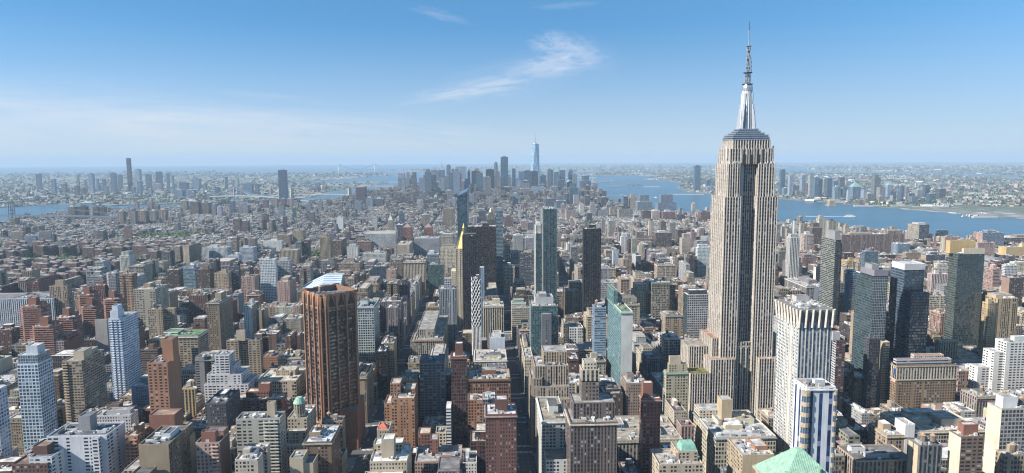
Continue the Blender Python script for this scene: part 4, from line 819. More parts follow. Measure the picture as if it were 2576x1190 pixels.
# ---------------------------------------------------------------- orange brick prism tower set at 45 degrees
def prism_tower():
    d = 690.0; xf = atY(828, 745, d)[0]; z = 166.0
    # measured corners on the roof: left, left of nose, nose, right
    def P(px, py): return atZ(px, py, z)
    A_, B_, C_, D_ = P(763, 733), P(802, 742), P(826, 741), P(889, 728)
    # regularise: nose width w along X, two faces running back at about 45 degrees
    w = C_[0]-B_[0]; yb = (B_[1]+C_[1])/2; s1 = 29.0
    k = s1/math.sqrt(2)
    nose = [(B_[0], yb), (C_[0], yb)]
    La = (A_[0]-B_[0]); pts = [(B_[0], yb), (C_[0]-w*.25, yb), (C_[0]-w*.25+25, yb+23), (C_[0]-w*.25+25-4, yb+32), (C_[0]-w*.25-2, yb+60), (B_[0]+4, yb+60), (B_[0]+La-1, yb+34), (B_[0]+La-1, yb+26)]
    o_ = ((pts[0][0]+pts[4][0])/2, yb+28, 0); root = empty("prism_tower", o_); tag(root, "orange brick office tower set diagonally, black windows between brick fins", "tower")
    o = root.location
    org = (.36, .185, .105); st = (2.7, 3.9, org, (.010, .011, .014), (.035, .027, .022), (.96, .58, .55, .2)); F_ = plain(org); Fd = plain((.22, .12, .08))
    zc = z-15; zb = 34
    w = MB(o); n = len(pts); w.prism(pts, zb, zc, st, None); w.build('wall', root)
    c = MB(o); c.prism(pts, zc, z, F_, None, mat=PLAIN)
    ins = [(p[0]*.94+o_[0]*.06, p[1]*.94+o_[1]*.06) for p in pts]
    for i in range(n):
        j = (i+1) % n
        c.poly([(*pts[i], z), (*pts[j], z), (*ins[j], z), (*ins[i], z)], [(0, 0)]*4, F_, PLAIN)
        c.poly([(*ins[j], z-6), (*ins[i], z-6), (*ins[i], z), (*ins[j], z)], [(0, 0)]*4, Fd, PLAIN)
    c.build('brick_crown', root)
    r = MB(o); r.poly([(x, y, z-6) for x, y in ins], [(0, 0)]*n, plain((.20, .15, .12)), ROOF); r.build('roof', root)
    # fins: brick piers that flare into triangular notches near the top
    f = MB(o)
    for i in range(n):
        a, b = pts[i], pts[(i+1) % n]; L = math.hypot(b[0]-a[0], b[1]-a[1]); m = max(1, round(L/10.5)); ux, uy = (b[0]-a[0])/L, (b[1]-a[1])/L; nx, ny = uy, -ux
        for q in range(m+1):
            t = L*q/m; t = min(max(t, .9), L-.9); cx, cy = a[0]+ux*t, a[1]+uy*t
            def ring(hw, out, zz): return [(cx-ux*hw, cy-uy*hw, zz), (cx-ux*hw*.6+nx*out, cy-uy*hw*.6+ny*out, zz), (cx+ux*hw*.6+nx*out, cy+uy*hw*.6+ny*out, zz), (cx+ux*hw, cy+uy*hw, zz)]
            lv = [ring(.95, 1.7, zb-2), ring(.95, 1.7, zc-2), ring(2.6, 1.7, z-3), ring(3.6, .8, z+.5)]
            for u in range(3):
                for v in range(3):
                    f.poly([lv[u][v], lv[u][v+1], lv[u+1][v+1], lv[u+1][v]], [(0, 0), (1, 0), (1, 1), (0, 1)], F_, PLAIN)
            f.poly(lv[3], [(0, 0)]*4, F_, PLAIN)
        # dark louvre notches between the flares
        for q in range(m):
            t = L*(q+.5)/m; cx, cy = a[0]+ux*t+nx*.05, a[1]+uy*t+ny*.05
            hw = L/m*.36; f.poly([(cx-ux*hw, cy-uy*hw, zc+1.5), (cx+ux*hw, cy+uy*hw, zc+1.5), (cx+ux*.3, cy+uy*.3, z-1), (cx-ux*.3, cy-uy*.3, z-1)], [(0, 0)]*4, plain((.06, .03, .02)), PLAIN)
    f.build('brick_fins', root)
    p = MB(o); p.prism(pts, 0, zb, plain((.33, .15, .085)), plain((.40, .34, .28)), mat=PLAIN)
    x0 = pts[0][0]; p.box(x0-22, x0-.5, yb+6, yb+50, 0, 31, plain((.36, .17, .10)), top=plain((.42, .38, .33)), mat=PLAIN)
    p.box(pts[2][0]-20, pts[2][0]+1, yb+8, yb+52, 0, 44, plain((.34, .155, .09)), top=plain((.3, .2, .15)), mat=PLAIN); p.build('podium', root)
    e = MB(o)
    for i in range(7): x = o_[0]-16+i*5.2; e.box(x, x+3.6, o_[1]-8+i*.8, o_[1]-3+i*.8, z-6, z-1.5, plain((.45, .55, .66)), mat=METAL)
    e.build('cooling_units', root)
    e = MB(o); tank(e, o_[0]-8, o_[1]+4, z-6, 1.3); e.build('water_tank', root)
    xs = [q[0] for q in pts]; register(min(xs)-22, max(xs), yb, yb+60, z, "the orange prism tower", 1090); FOOT[-1] = FOOT[-1][:5]+(755, 897, 1095, FOOT[-1][8], 730)
prism_tower()

def simple(label, name, cat, x0, x1, yt, h=None, d=None, s=20, yb=None, group=None):
    X0, X1, d, s, z = solve(x0, x1, yt, h, d, None, s)
    root = empty(name, ((X0+X1)/2, d+s/2, 0)); tag(root, label, cat, group); register(X0, X1, d, d+s, z, label, yb); return root, X0, X1, d, s, z
# gold pyramid insurance tower
root, X0, X1, d, s, z = simple("cream tower with a gilded pyramid roof and gold spire", "tower", "tower", 1146, 1187, 626, d=1200, s=38, yb=860)
o = root.location; xc, yc = (X0+X1)/2, d+s/2
w = MB(o); walls(w, shp(None, X0, X1, d, d+s), 0, z, style('small', 'cream'), plain('beige'), 3); w.box(X0-9, X0, d+4, d+s, 0, z*.72, style('small', 'cream')); w.build('wall', root)
g = MB(o); gold = plain((.42, .30, .11)); zt = atY(1167, 592, yc)[1]; hw = 13.5; g.cyl(xc-1, yc, 13.5, z, zt+7, 8, gold, GOLD, r2=3.2); g.build('gilded_pyramid', root)
g = MB(o); z2 = atY(1167, 573, yc)[1]; z3 = atY(1167, 561, yc)[1]; g.cyl(xc, yc, 3.4, zt+7, z2, 8, gold, GOLD, r2=2.8); g.cyl(xc, yc, 3.2, z2, z3, 8, gold, GOLD, r2=0.1); g.build('gold_spire', root)
# campanile office tower under scaffold with gold cupola
root, X0, X1, d, s, z = simple("scaffolded clock tower with golden cupola behind the bronze slab", "tower", "tower", 1226, 1245, 553, d=1560, s=24, yb=572)
o = root.location; xc, yc = (X0+X1)/2, d+s/2
w = MB(o); w.box(X0, X1, d, d+s, 0, z, style('small', (.12, .11, .11))); w.frus(X0, X1, d, d+s, z, xc-4.5, xc+4.5, yc-4.5, yc+4.5, atY(1234, 535, d)[1], style('small', (.10, .09, .09)), FAC); w.build('wall', root)
zz = atY(1234, 535, d)[1]; g = MB(o); g.cyl(xc, yc, 4.2, zz, zz+3, 10, plain('cream')); g.cyl(xc, yc, 3.8, zz+3, zz+9, 10, gold, GOLD, r2=1.0); g.cyl(xc, yc, .9, zz+9, zz+15, 6, gold, GOLD, r2=.1); g.build('cupola', root)
# columned utility tower
root, X0, X1, d, s, z = simple("pale stone tower with columned lantern top near the white block", "tower", "tower", 973, 991, 580, d=2250, s=26, yb=600)
o = root.location; xc, yc = (X0+X1)/2, d+s/2
w = MB(o); w.box(X0, X1, d, d+s, 0, z, style('small', 'cream')); zt = atY(982, 554, d)[1]; w.box(X0+3, X1-3, d+3, d+s-3, z, zt, style('strip', 'cream')); w.build('wall', root)
w = MB(o); w.frus(X0+4, X1-4, d+4, d+s-4, zt, xc-1.6, xc+1.6, yc-1.6, yc+1.6, atY(982, 543, d)[1], plain((.45, .5, .42))); w.cyl(xc, yc, 1.6, atY(982, 543, d)[1], atY(982, 535, d)[1], 6, plain('cream'), r2=.2); w.build('lantern', root)
# twin pyramidal topped brick towers on the square
for i, (a, e, lb) in enumerate([(1012, 1036, "brick apartment tower with pyramid cap, first of the two by the square"), (1066, 1088, "brick apartment tower with pyramid cap beside the grey department block")]):
    root, X0, X1, d, s, z = simple(lb, "tower", "tower", a, e, 572, d=2180+i*30, s=26, yb=612, group="pyramid capped brick towers")
    o = root.location; w = MB(o); w.box(X0, X1, d, d+s, 0, z, style('punch', 'red')); w.build('wall', root); w = MB(o); w.frus(X0+2, X1-2, d+2, d+s-2, z, (X0+X1)/2, (X0+X1)/2, d+s/2, d+s/2, z+13, plain((.30, .22, .20))); w.build('roof', root)
# college building with a curved silver back
root, X0, X1, d, s, z = simple("silver blue college block with curved sloping ribbed back", "building", "building", 743, 858, 735, d=1440, s=46, yb=735)
o = root.location; w = MB(o); n = 10; zl, zr = atY(750, 729, d+s*.45)[1], atY(862, 692, d+s*.45)[1]; stq = (4, 3.6, (.36, .42, .48), (.08, .13, .19), (.34, .40, .46), (1, .28, 0, .3))
for i in range(n):
    a, b_ = i/n, (i+1)/n; za = zl+(zr-zl)*min(1, a/.6)**.85; zb2 = zl+(zr-zl)*min(1, b_/.6)**.85; xa, xb = X0+(X1-X0)*a, X0+(X1-X0)*b_
    w.poly([(xa, d, 0), (xb, d, 0), (xb, d, zb2*.72), (xa, d, za*.72)], [(i, 0), (i+1, 0), (i+1, zb2/3.6), (i, za/3.6)], stq, FAC)
    w.poly([(xa, d, za*.72), (xb, d, zb2*.72), (xb, d+s*.45, zb2), (xa, d+s*.45, za)], [(i, 0), (i+1, 0), (i+1, 4), (i, 4)], stq, FAC)
    w.poly([(xa, d+s*.45, za), (xb, d+s*.45, zb2), (xb, d+s, zb2), (xa, d+s, za)], [(0, 0)]*4, plain((.40, .45, .50)), PLAIN)
w.poly([(X1, d, 0), (X1, d+s, 0), (X1, d+s, zr), (X1, d+s*.45, zr), (X1, d, zr*.72)], [(0, 0), (12, 0), (12, 18), (5, 18), (0, 13)], stq, FAC)
w.poly([(X0, d+s, 0), (X0, d, 0), (X0, d, zl*.72), (X0, d+s*.45, zl), (X0, d+s, zl)], [(0, 0)]*5, stq, FAC); w.build('wall', root)
# green copper hip roof in the lower corner
d = 395.0; xa, za = atY(2004, 1128, d+14); root = empty("building", (xa+8, d+14, 0)); tag(root, "big pale green copper hipped roof with ribbed seams in the lower corner", "building"); o = root.location
zb = za-20; gr = plain((.28, .48, .355)); w = MB(o); hx0, hx1 = xa-19, xa+24; w.frus(hx0, hx1, d-6, d+34, zb, xa-.5, xa+3.5, d+12, d+16, za, gr)
SE = plain((.24, .43, .32))
for q in range(30):                       # standing seams running up each slope to the hip
    x = hx0+(hx1-hx0)*(q+.5)/30; t_ = min((x-hx0)/(xa-.5-hx0), (hx1-x)/(hx1-xa-3.5), 1); w.bar((x, d-6.08, zb), (x, d-6.08+18*t_, zb+20*t_), .13, SE, PLAIN)
for q in range(28):
    y = d-6+40*(q+.5)/28; t_ = min((y-d+6)/18, (d+34-y)/18, 1); w.bar((hx0-.08, y, zb), (hx0-.08+(xa-.5-hx0)*t_, y, zb+20*t_), .13, SE, PLAIN)
w.build('roof', root); w = MB(o); w.box(hx0+1, hx1-1, d-5, d+33, 0, zb, style('loft', 'beige')); w.box(hx0-.6, hx1+.6, d-6.6, d+34.6, zb-1.5, zb-.003, plain('beige'), mat=PLAIN, bottom=True); w.build('wall', root)
w = MB(o); w.box(xa-12, xa-9, d+1, d+4, zb+4, zb+10, gr, mat=PLAIN); w.cyl(xa+9, d+2, 1.4, zb+6, zb+12, 8, gr); w.build('dormer', root); register(hx0, hx1, d-6, d+34, za, "green hipped roof")
# small roofs: red pyramid, copper drum, green mansard
def add_roof(label_part, px, pyb, pyt, d_, wpx, col, kind, nm):
    root = next(r for r in bpy.data.objects if r.get('label') and label_part in r['label'])
    X, zb = atY(px, pyb, d_); zt = atY(px, pyt, d_)[1]; hw = (atY(px+wpx/2, pyb, d_)[0]-X); w = MB(root.location); yc = d_+hw
    if kind == 'pyr': w.box(X-hw*.9, X+hw*.9, yc-hw*.9, yc+hw*.9, zb-8, zb, style('small', 'beige')); w.frus(X-hw, X+hw, yc-hw, yc+hw, zb, X, X, yc, yc, zt, plain(col))
    if kind == 'drum': w.cyl(X, yc, hw*.9, zb-12, zb, 14, style('strip', 'beige'), FAC); w.cyl(X, yc, hw, zb, zt, 14, plain(col), r2=hw*.45)
    if kind == 'mans': w.frus(X-hw, X+hw, yc-hw, yc+hw, zb, X-hw*.62, X+hw*.62, yc-hw*.6, yc+hw*.6, zt, plain(col)); 
    w.build(nm, root)
def loc_d(label_part):
    return next(f for f in FOOT if label_part in f[8])[2]
add_roof("red pyramid roof turret", 963, 1080, 1066, loc_d("red pyramid roof turret")+2, 25, (.55, .12, .07), 'pyr', 'turret_roof')
add_roof("green copper drum", 749, 1018, 1004, loc_d("green copper drum")+8, 32, (.28, .45, .36), 'drum', 'copper_drum')
add_roof("green mansard roof", 1735, 1151, 1122, loc_d("green mansard roof")+6, 50, (.22, .45, .36), 'mans', 'mansard_roof')
add_roof("red pyramid roof beside", 883, 697, 684, loc_d("red pyramid roof beside")-14, 15, (.45, .10, .07), 'pyr', 'turret_roof')
add_roof("domed lantern", 2225, 786, 778, loc_d("domed lantern")+6, 26, (.04, .04, .045), 'drum', 'dome')
f = next(q for q in FOOT if 'grey windowless spine' in q[8]); root = next(r for r in bpy.data.objects if r.get('label') == f[8]); x0, x1, y0, y1, z = f[:5]; xw = x1-x0
w = MB(root.location); w.box(x0+.37*xw, x0+.74*xw, y0-5, y0-.003, 0, z-9, style('blank', (.15, .16, .18)), top=plain('grey')); w.box(x0+.5*xw, x0+.6*xw, y0-5.3, y0-5.003, 4, z-16, (3, 3.4, (.12, .13, .15), (.03, .04, .06), (.1, .1, .1), (.6, .5, 1, .3)), mat=FAC); w.build('concrete_spine', root)
# lattice over the diagrid tower
root = next(r for r in bpy.data.objects if r.get('label') and 'diagrid' in r['label']); f = next(q for q in FOOT if 'diagrid' in q[8]); x0, x1, y0, y1, z = f[:5]
w = MB(root.location); WHT = plain((.78, .78, .78)); nx = 3; dx = (x1-x0)/nx; z_mid = z*.52
def lat(pa, pb, n_out):
    k = int((z-z_mid)/(dx*2.0))
    for j in range(k):
        for i in range(nx):
            for (u0, u1) in ((i, i+1), (i+1, i)):
                za_, zb_ = z_mid+(z-z_mid)*j/k, z_mid+(z-z_mid)*(j+1)/k
                A0 = [pa[q]+(pb[q]-pa[q])*u0/nx+n_out[q]*.5 for q in (0, 1)]; A1 = [pa[q]+(pb[q]-pa[q])*u1/nx+n_out[q]*.5 for q in (0, 1)]
                w.bar((*A0, za_), (*A1, zb_), .3, WHT, PLAIN)
    for i in range(nx*2+1):
        A0 = [pa[q]+(pb[q]-pa[q])*i/(nx*2)+n_out[q]*.5 for q in (0, 1)]; w.bar((*A0, 0), (*A0, z_mid), .26, WHT, PLAIN)
lat((x0, y0), (x1, y0), (0, -1)); lat((x1, y0), (x1, y1), (1, 0)); lat((x0, y1), (x0, y0), (-1, 0)); w.build('lattice', root)
# spike crown of the fin tower, slanted tops
root = next(r for r in bpy.data.objects if r.get('label') and 'sharp crowned' in r['label']); f = next(q for q in FOOT if 'sharp crowned' in q[8]); x0, x1, y0, y1, z = f[:5]
w = MB(root.location)
for i in range(6):
    a = x0+(x1-x0)*i/5; zt = z+[16, 6, 7, 7, 6, 3][i]; w.poly([(a-.6, y0-.8, z-10), (a+.6, y0-.8, z-10), (a+.25, y0-.8, zt), (a-.25, y0-.8, zt)], [(0, 0)]*4, plain('white'), PLAIN); w.bar((a, y0, z-12), (a, y0+1, zt), .7, plain('white'), PLAIN, r2=.2)
w.box(x0+3, x1-3, y0+4, y1-4, z, z+5, plain('lgrey'), mat=PLAIN); w.build('crown', root)
root = next(r for r in bpy.data.objects if r.get('label') and 'sharply slanted roof' in r['label']); f = next(q for q in FOOT if 'sharply slanted roof' in q[8]); x0, x1, y0, y1, z = f[:5]
zr = atY(1175, 481, y0)[1]; s_ = style('glass', 'blueglass', (.010, .035, .05)); w = MB(root.location)
w.poly([(x0, y0, z), (x1, y0, z), (x1, y0, zr)], [(0, 0), (8, 0), (8, 4)], s_, FAC); w.poly([(x1, y0, z), (x1, y1, z), (x1, y1, zr), (x1, y0, zr)], [(0, 0), (8, 0), (8, 4), (0, 4)], s_, FAC)
w.poly([(x0, y0, z), (x1, y0, zr), (x1, y1, zr), (x0, y1, z)], [(0, 0)]*4, s_, PLAIN); w.poly([(x1, y1, z), (x0, y1, z), (x1, y1, zr)], [(0, 0), (8, 0), (8, 4)], s_, FAC); w.build('slanted_top', root)
# yellow bays and stripes of the striped tower
root = next(r for r in bpy.data.objects if r.get('label') and 'yellow curved bays' in r['label']); f = next(q for q in FOOT if 'yellow curved bays' in q[8]); x0, x1, y0, y1, z = f[:5]
w = MB(root.location); yl = plain((.44, .36, .24)); bl = (2.2, 4, (.30, .34, .30), (.05, .09, .12), (.02, .05, .16), (.9, .6, 0, .3)); n = int(z/8)
for xx in (x0, x1):
    for i in range(n):
        za_ = z-8*(i+1)-2; rr = 3.0 if xx == x0 else 1.6; w.cyl(xx, y0+1, rr, za_, za_+4.6, 10, bl, FAC); w.cyl(xx, y0+1, rr+.3, za_+4.6, za_+8, 10, yl, PLAIN)
w.build('bay_window', root)
# flared fin crown of the marble tower
root = next(r for r in bpy.data.objects if r.get('label') and 'flared fin crown' in r['label']); f = next(q for q in FOOT if 'flared fin crown' in q[8]); x0, x1, y0, y1, z = f[:5]
w = MB(root.location); MBL = plain((.60, .56, .50)); DKG = plain((.22, .20, .18))
w.frus(x0+.5, x1-.5, y0+.5, y1-.5, z-14, x0-1.6, x1+1.6, y0-1.6, y1+1.6, z+1.2, DKG)
for i in range(6):
    a = x0+(x1-x0)*i/5; w.bar((a, y0-.6, z-15), (a, y0-2.4, z+1.4), .8, MBL, PLAIN)
for i in range(8):
    a = y0+(y1-y0)*i/7; w.bar((x0-.6, a, z-15), (x0-2.4, a, z+1.4), .8, MBL, PLAIN); w.bar((x1+.6, a, z-15), (x1+2.4, a, z+1.4), .8, MBL, PLAIN)
w.build('flared_crown', root)
w = MB(root.location); roof_units(w, x0+2, x1-2, y0+2, y1-2, z+1.2, 50, 1.2); w.build('roof_plant', root)
# flag on the hotel
f = next(q for q in FOOT if 'broad brown hotel' in q[8]); root = empty("flag", (f[0]-.4, f[2]+4, f[4]-18)); tag(root, "striped national flag hung on the brown hotel's side wall", "flag"); w = MB(root.location)
for i in range(7): w.box(f[0]-.35, f[0]-.1, f[2]+1+i*1.2, f[2]+1.6+i*1.2, f[4]-20, f[4]-4, plain((.55, .08, .08)), mat=PLAIN)
for i in range(6): w.box(f[0]-.34, f[0]-.1, f[2]+1.6+i*1.2, f[2]+2.2+i*1.2, f[4]-20, f[4]-4, plain('white'), mat=PLAIN)
w.build('cloth', root); w = MB(root.location); w.box(f[0]-.5, f[0]-.36, f[2]+1, f[2]+4.6, f[4]-11, f[4]-4, plain((.03, .06, .25)), mat=PLAIN); w.build('canton', root)
# construction crane
X, Yc = 330, 1330; xk, zk = atY(1547, 690, Yc); root = empty("crane", (xk, Yc, 0)); tag(root, "yellow tower crane with raised jib over the loft roofs", "crane"); w = MB(root.location); ye = plain((.60, .36, .06))
w.bar((xk+14, Yc, 30), (xk+14, Yc, zk-22), 1.0, ye, PLAIN); w.build('mast', root); w = MB(root.location); w.bar((xk+14, Yc, zk-22), (xk-2, Yc, zk), .9, ye, PLAIN); w.bar((xk+14, Yc, zk-22), (xk+19, Yc, zk-20), 1.3, ye, PLAIN); w.build('jib', root)
# ---------------------------------------------------------------- far skylines
ORD = ["first", "second", "third", "fourth", "fifth", "sixth", "seventh", "eighth", "ninth", "tenth", "eleventh", "twelfth", "thirteenth", "fourteenth", "fifteenth", "sixteenth", "seventeenth", "eighteenth", "nineteenth", "twentieth"]
def ordw(i):
    if i < 20: return ORD[i]
    return ("twenty", "thirty", "forty", "fifty", "sixty", "seventy", "eighty", "ninety")[(i+1)//10-2][:None if (i+1) % 10 else -1] + ("-"+ORD[(i+1) % 10-1] if (i+1) % 10 else "ieth")
CN = dict(white='white', lgrey='pale grey', grey='grey', dkgrey='dark', bluegrey='blue grey', blueglass='blue glass', tealglass='teal glass', tan='tan', brown='brown', pink='rose brick', beige='beige', cream='cream', red='red brick', purple='mauve', bluewhite='blue white', stone='stone', silver='silver', black='black', sand='sandy', bronze='bronze', teal='pale teal', dkred='dark red', dkbrown='dark brown')
def skyline(rows, where, cat, group, d0, d1, key='tower'):
    rows = sorted(rows, key=lambda r: (r[0]+r[1])/2)
    for i, r in enumerate(rows):
        x0, x1, yt, c, st = r[:5]; d = r[5] if len(r) > 5 and r[5] else rnd.uniform(d0, d1); kind = r[6] if len(r) > 6 else None; lab = r[7] if len(r) > 7 else None
        X0, z = atY(x0, yt, d); X1, _ = atY(x1, yt, d)
        # the seen width holds one front and one flank; share it so the plan stays square
        xm = abs((X0+X1)/2); rat = xm/d; wid = X1-X0; fr = wid/(1+rat*.9); s = max(14, min(60, fr))
        if (x0+x1)/2 > 1213: X0 = X1-fr
        else: X1 = X0+fr
        lab = lab or f"{CN[c]} {'slab' if wid > 45 else 'slim tower' if wid < 26 else 'tower'}, {ordw(i)} across {where}"
        root = empty(cat.replace(' ', '_'), ((X0+X1)/2, d+s/2, 0)); tag(root, lab, cat, group); o = root.location; st_ = style(st, tuple(v*k for v, k in zip(neutral(COL[c], .25), (.62, .74, .90) if d > 4400 else (.85, .85, .85))), jit=.08)  # far towers get the blue of distant haze mixed into their colour
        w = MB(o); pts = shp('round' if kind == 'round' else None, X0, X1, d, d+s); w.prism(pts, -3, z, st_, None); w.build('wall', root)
        t = MB(o); t.poly([(a, b, z-.003) for a, b in pts], [(0, 0)]*len(pts), roofst(), ROOF); xc, yc = (X0+X1)/2, d+s/2
        if kind == 'spire': t.frus(X0+2, X1-2, d+2, d+s-2, z, xc-2, xc+2, yc-2, yc+2, z+fr*.9, plain(COL[c])); t.cyl(xc, yc, 1.6, z+fr*.9, z+fr*1.6, 5, plain(COL[c]), r2=.2)
        elif kind == 'pyr': t.frus(X0, X1, d, d+s, z, xc, xc, yc, yc, z+fr*.6, plain((.22, .36, .34)))
        elif kind == 'dome': t.cyl(xc, yc, fr*.48, z, z+fr*.22, 10, plain((.25, .35, .36)), r2=fr*.35); t.cyl(xc, yc, fr*.35, z+fr*.22, z+fr*.34, 10, plain((.25, .35, .36)), r2=fr*.1)
        elif kind == 'step': t.box(X0+fr*.18, X1-fr*.18, d+s*.2, d+s*.8, z, z+fr*.45, st_)
        elif kind == 'mast': t.box(X0+fr*.2, X1-fr*.2, d+s*.2, d+s*.8, z, z+5, st_); t.cyl(xc, yc, 1.2, z, z+fr*.9, 5, plain('lgrey'), r2=.3)
        else: t.box(X0+fr*.25, X1-fr*.3, d+s*.25, d+s*.7, z, z+rnd.uniform(4, 8), plain('lgrey' if rnd.random() < .5 else 'dkgrey'), mat=PLAIN)
        t.build('roof', root); register(X0, X1, d, d+s, z, lab, min(yt+34, 500) if d > 4500 else yt+45)
# the stepped glass landmark with a spire, far downtown
d = 5300; root = empty("skyscraper", (0, 0, 0)); xc, _ = atY(1347, 400, d); hw = 37; yc = d+hw; root.location = (xc, yc, 0); tag(root, "tallest far skyscraper, tapering faceted blue glass with a needle spire", "skyscraper"); o = root.location
zb, zt, zs = 57, atY(1347, 362, d)[1], atY(1347, 328, d)[1]
lo = [(xc-hw, yc-hw), (xc+hw, yc-hw), (xc+hw, yc+hw), (xc-hw, yc+hw)]; r_ = hw*.98; hi = [(xc, yc-r_), (xc+r_, yc), (xc, yc+r_), (xc-r_, yc)]
hi = [(xc+(a-xc)*.80, yc+(b-yc)*.80) for a, b in hi]
gs = (3, 4, (.34, .42, .50), (.14, .22, .30), (.2, .3, .4), (.95, .9, 0, .3)); w = MB(o)
for i in range(4):
    j = (i+1) % 4
    w.poly([(*lo[i], zb), (*lo[j], zb), (*hi[i], zt)], [(0, 0), (20, 0), (10, 60)], gs, FAC); w.poly([(*lo[j], zb), (*hi[j], zt), (*hi[i], zt)], [(0, 0), (10, 60), (0, 60)], gs, FAC)
w.prism(lo, -3, zb, gs, None); w.build('wall', root); w = MB(o); w.poly([(*q, zt) for q in hi], [(0, 0)]*4, plain('lgrey'), ROOF); w.cyl(xc, yc, 14, zt, zt+6, 12, plain('white')); w.build('roof', root)
w = MB(o); w.cyl(xc, yc, 2.6, zt+6, zt+(zs-zt)*.6, 6, plain('grey'), r2=1.6); w.cyl(xc, yc, 1.4, zt+(zs-zt)*.6, zs, 5, plain('grey'), r2=.3); w.build('spire', root); register(xc-hw, xc+hw, yc-hw, yc+hw, zt, "spire", 470)
_fx = [(x_, x_+rnd.uniform(10, 18), rnd.uniform(428, 478), rnd.choice(['bluegrey', 'dkgrey', 'tan', 'beige', 'stone', 'blueglass', 'grey', 'bluewhite', 'silver', 'lgrey']), rnd.choice(['pier', 'punch', 'glass', 'strip']), rnd.uniform(4700, 6000), rnd.choice(['step', None, None])) for x_ in [1003+i*10.4+rnd.uniform(-3, 3) for i in range(48)]]
skyline(_fx, "the lower ranks of the downtown skyline", "downtown block", "lower ranks of the distant downtown", 5200, 6100)
skyline([(1000, 1008, 449, 'lgrey', 'pier'), (1009, 1020, 450, 'lgrey', 'pier'), (1022, 1031, 436, 'beige', 'pier', None, 'step'), (1030, 1049, 449, 'dkgrey', 'glass', None, 'step'), (1032, 1057, 465, 'grey', 'pier'), (1065, 1080, 441, 'dkgrey', 'black'), (1083, 1103, 429, 'lgrey', 'strip'),
         (1103, 1119, 428, 'bluegrey', 'pier', None, 'spire'), (1123, 1134, 416, 'silver', 'glass'), (1146, 1173, 419, 'white', 'strip'), (1136, 1143, 426, 'bluegrey', 'pier'), (1147, 1158, 431, 'blueglass', 'glass'), (1157, 1181, 450, 'purple', 'pier'), (1176, 1183, 432, 'lgrey', 'pier', None, 'spire'), (1186, 1207, 431, 'black', 'black'),
         (1211, 1221, 444, 'cream', 'pier', None, 'spire'), (1222, 1243, 426, 'black', 'black'), (1225, 1235, 436, 'beige', 'pier', None, 'step'), (1224, 1247, 454, 'purple', 'strip'), (1243, 1252, 411, 'stone', 'pier', None, 'step'), (1259, 1278, 395, 'blueglass', 'glass', 5400, 'mast'), (1264, 1277, 424, 'silver', 'band'), (1262, 1288, 471, 'brown', 'strip', 4900),
         (1288, 1297, 424, 'blueglass', 'glass'), (1298, 1310, 450, 'dkred', 'punch'), (1316, 1341, 430, 'blueglass', 'glass', 5150), (1307, 1338, 474, 'pink', 'punch', 4700, 'step'), (1337, 1369, 470, 'white', 'grid', 4800), (1358, 1374, 441, 'blueglass', 'glass', 5500), (1381, 1392, 428, 'bluegrey', 'glass'), (1392, 1406, 432, 'silver', 'glass', None, 'pyr'), (1406, 1422, 428, 'bluegrey', 'glass'),
         (1383, 1404, 470, 'beige', 'pier', 4800), (1415, 1430, 473, 'pink', 'pier', 4800), (1424, 1442, 458, 'grey', 'pier', None, 'dome'), (1431, 1453, 471, 'tealglass', 'glass', 4500, 'step'), (1456, 1487, 455, 'grey', 'pier', 5300, 'step'), (1488, 1502, 466, 'pink', 'pier', 5000, 'step'), (1373, 1381, 452, 'beige', 'punch'), (1510, 1528, 496, 'dkgrey', 'band', 4300),
         (1120, 1140, 480, 'tan', 'punch', 4600), (1086, 1106, 500, 'white', 'pier', 4700, 'pyr'), (1100, 1118, 468, 'cream', 'punch', 4900, 'step'), (1060, 1076, 478, 'tan', 'punch', 5200), (1190, 1205, 470, 'tan', 'pier', 5000, 'step'), (1206, 1218, 486, 'beige', 'punch', 4700), (1180, 1192, 488, 'lgrey', 'pier', 4500), (1222, 1240, 495, 'stone', 'punch', 4300),
         (1240, 1256, 478, 'beige', 'pier', 4600, 'step'), (1290, 1304, 486, 'lgrey', 'punch', 4500), (1372, 1392, 500, 'dkgrey', 'glass', 4200), (1398, 1424, 505, 'bluegrey', 'glass', 4100), (1050, 1062, 500, 'lgrey', 'punch', 4700), (1020, 1034, 502, 'beige', 'punch', 4700, 'step'), (1000, 1010, 486, 'cream', 'punch', 4800),
         (1136, 1146, 498, 'bluewhite', 'pier', 4300), (1442, 1456, 490, 'lgrey', 'punch', 4400), (1470, 1486, 492, 'dkgrey', 'punch', 4300), (1150, 1168, 490, 'pink', 'pier', 4600)],
        "the distant downtown skyline", "downtown tower", "distant downtown towers", 5200, 6100)
skyline([(895, 922, 471, 'dkred', 'blank', 4500, None, "windowless maroon slab standing alone left of the distant downtown"), (699, 722, 428, 'blueglass', 'band', 4750, None, "tall chevron striped blue glass tower alone on the east river"), (1745, 1763, 417, 'blueglass', 'glass', 6350, None, "tall blue glass tower alone across the wide river")],
        "the far shore", "lone tower", "lone riverside towers", 4500, 5000)
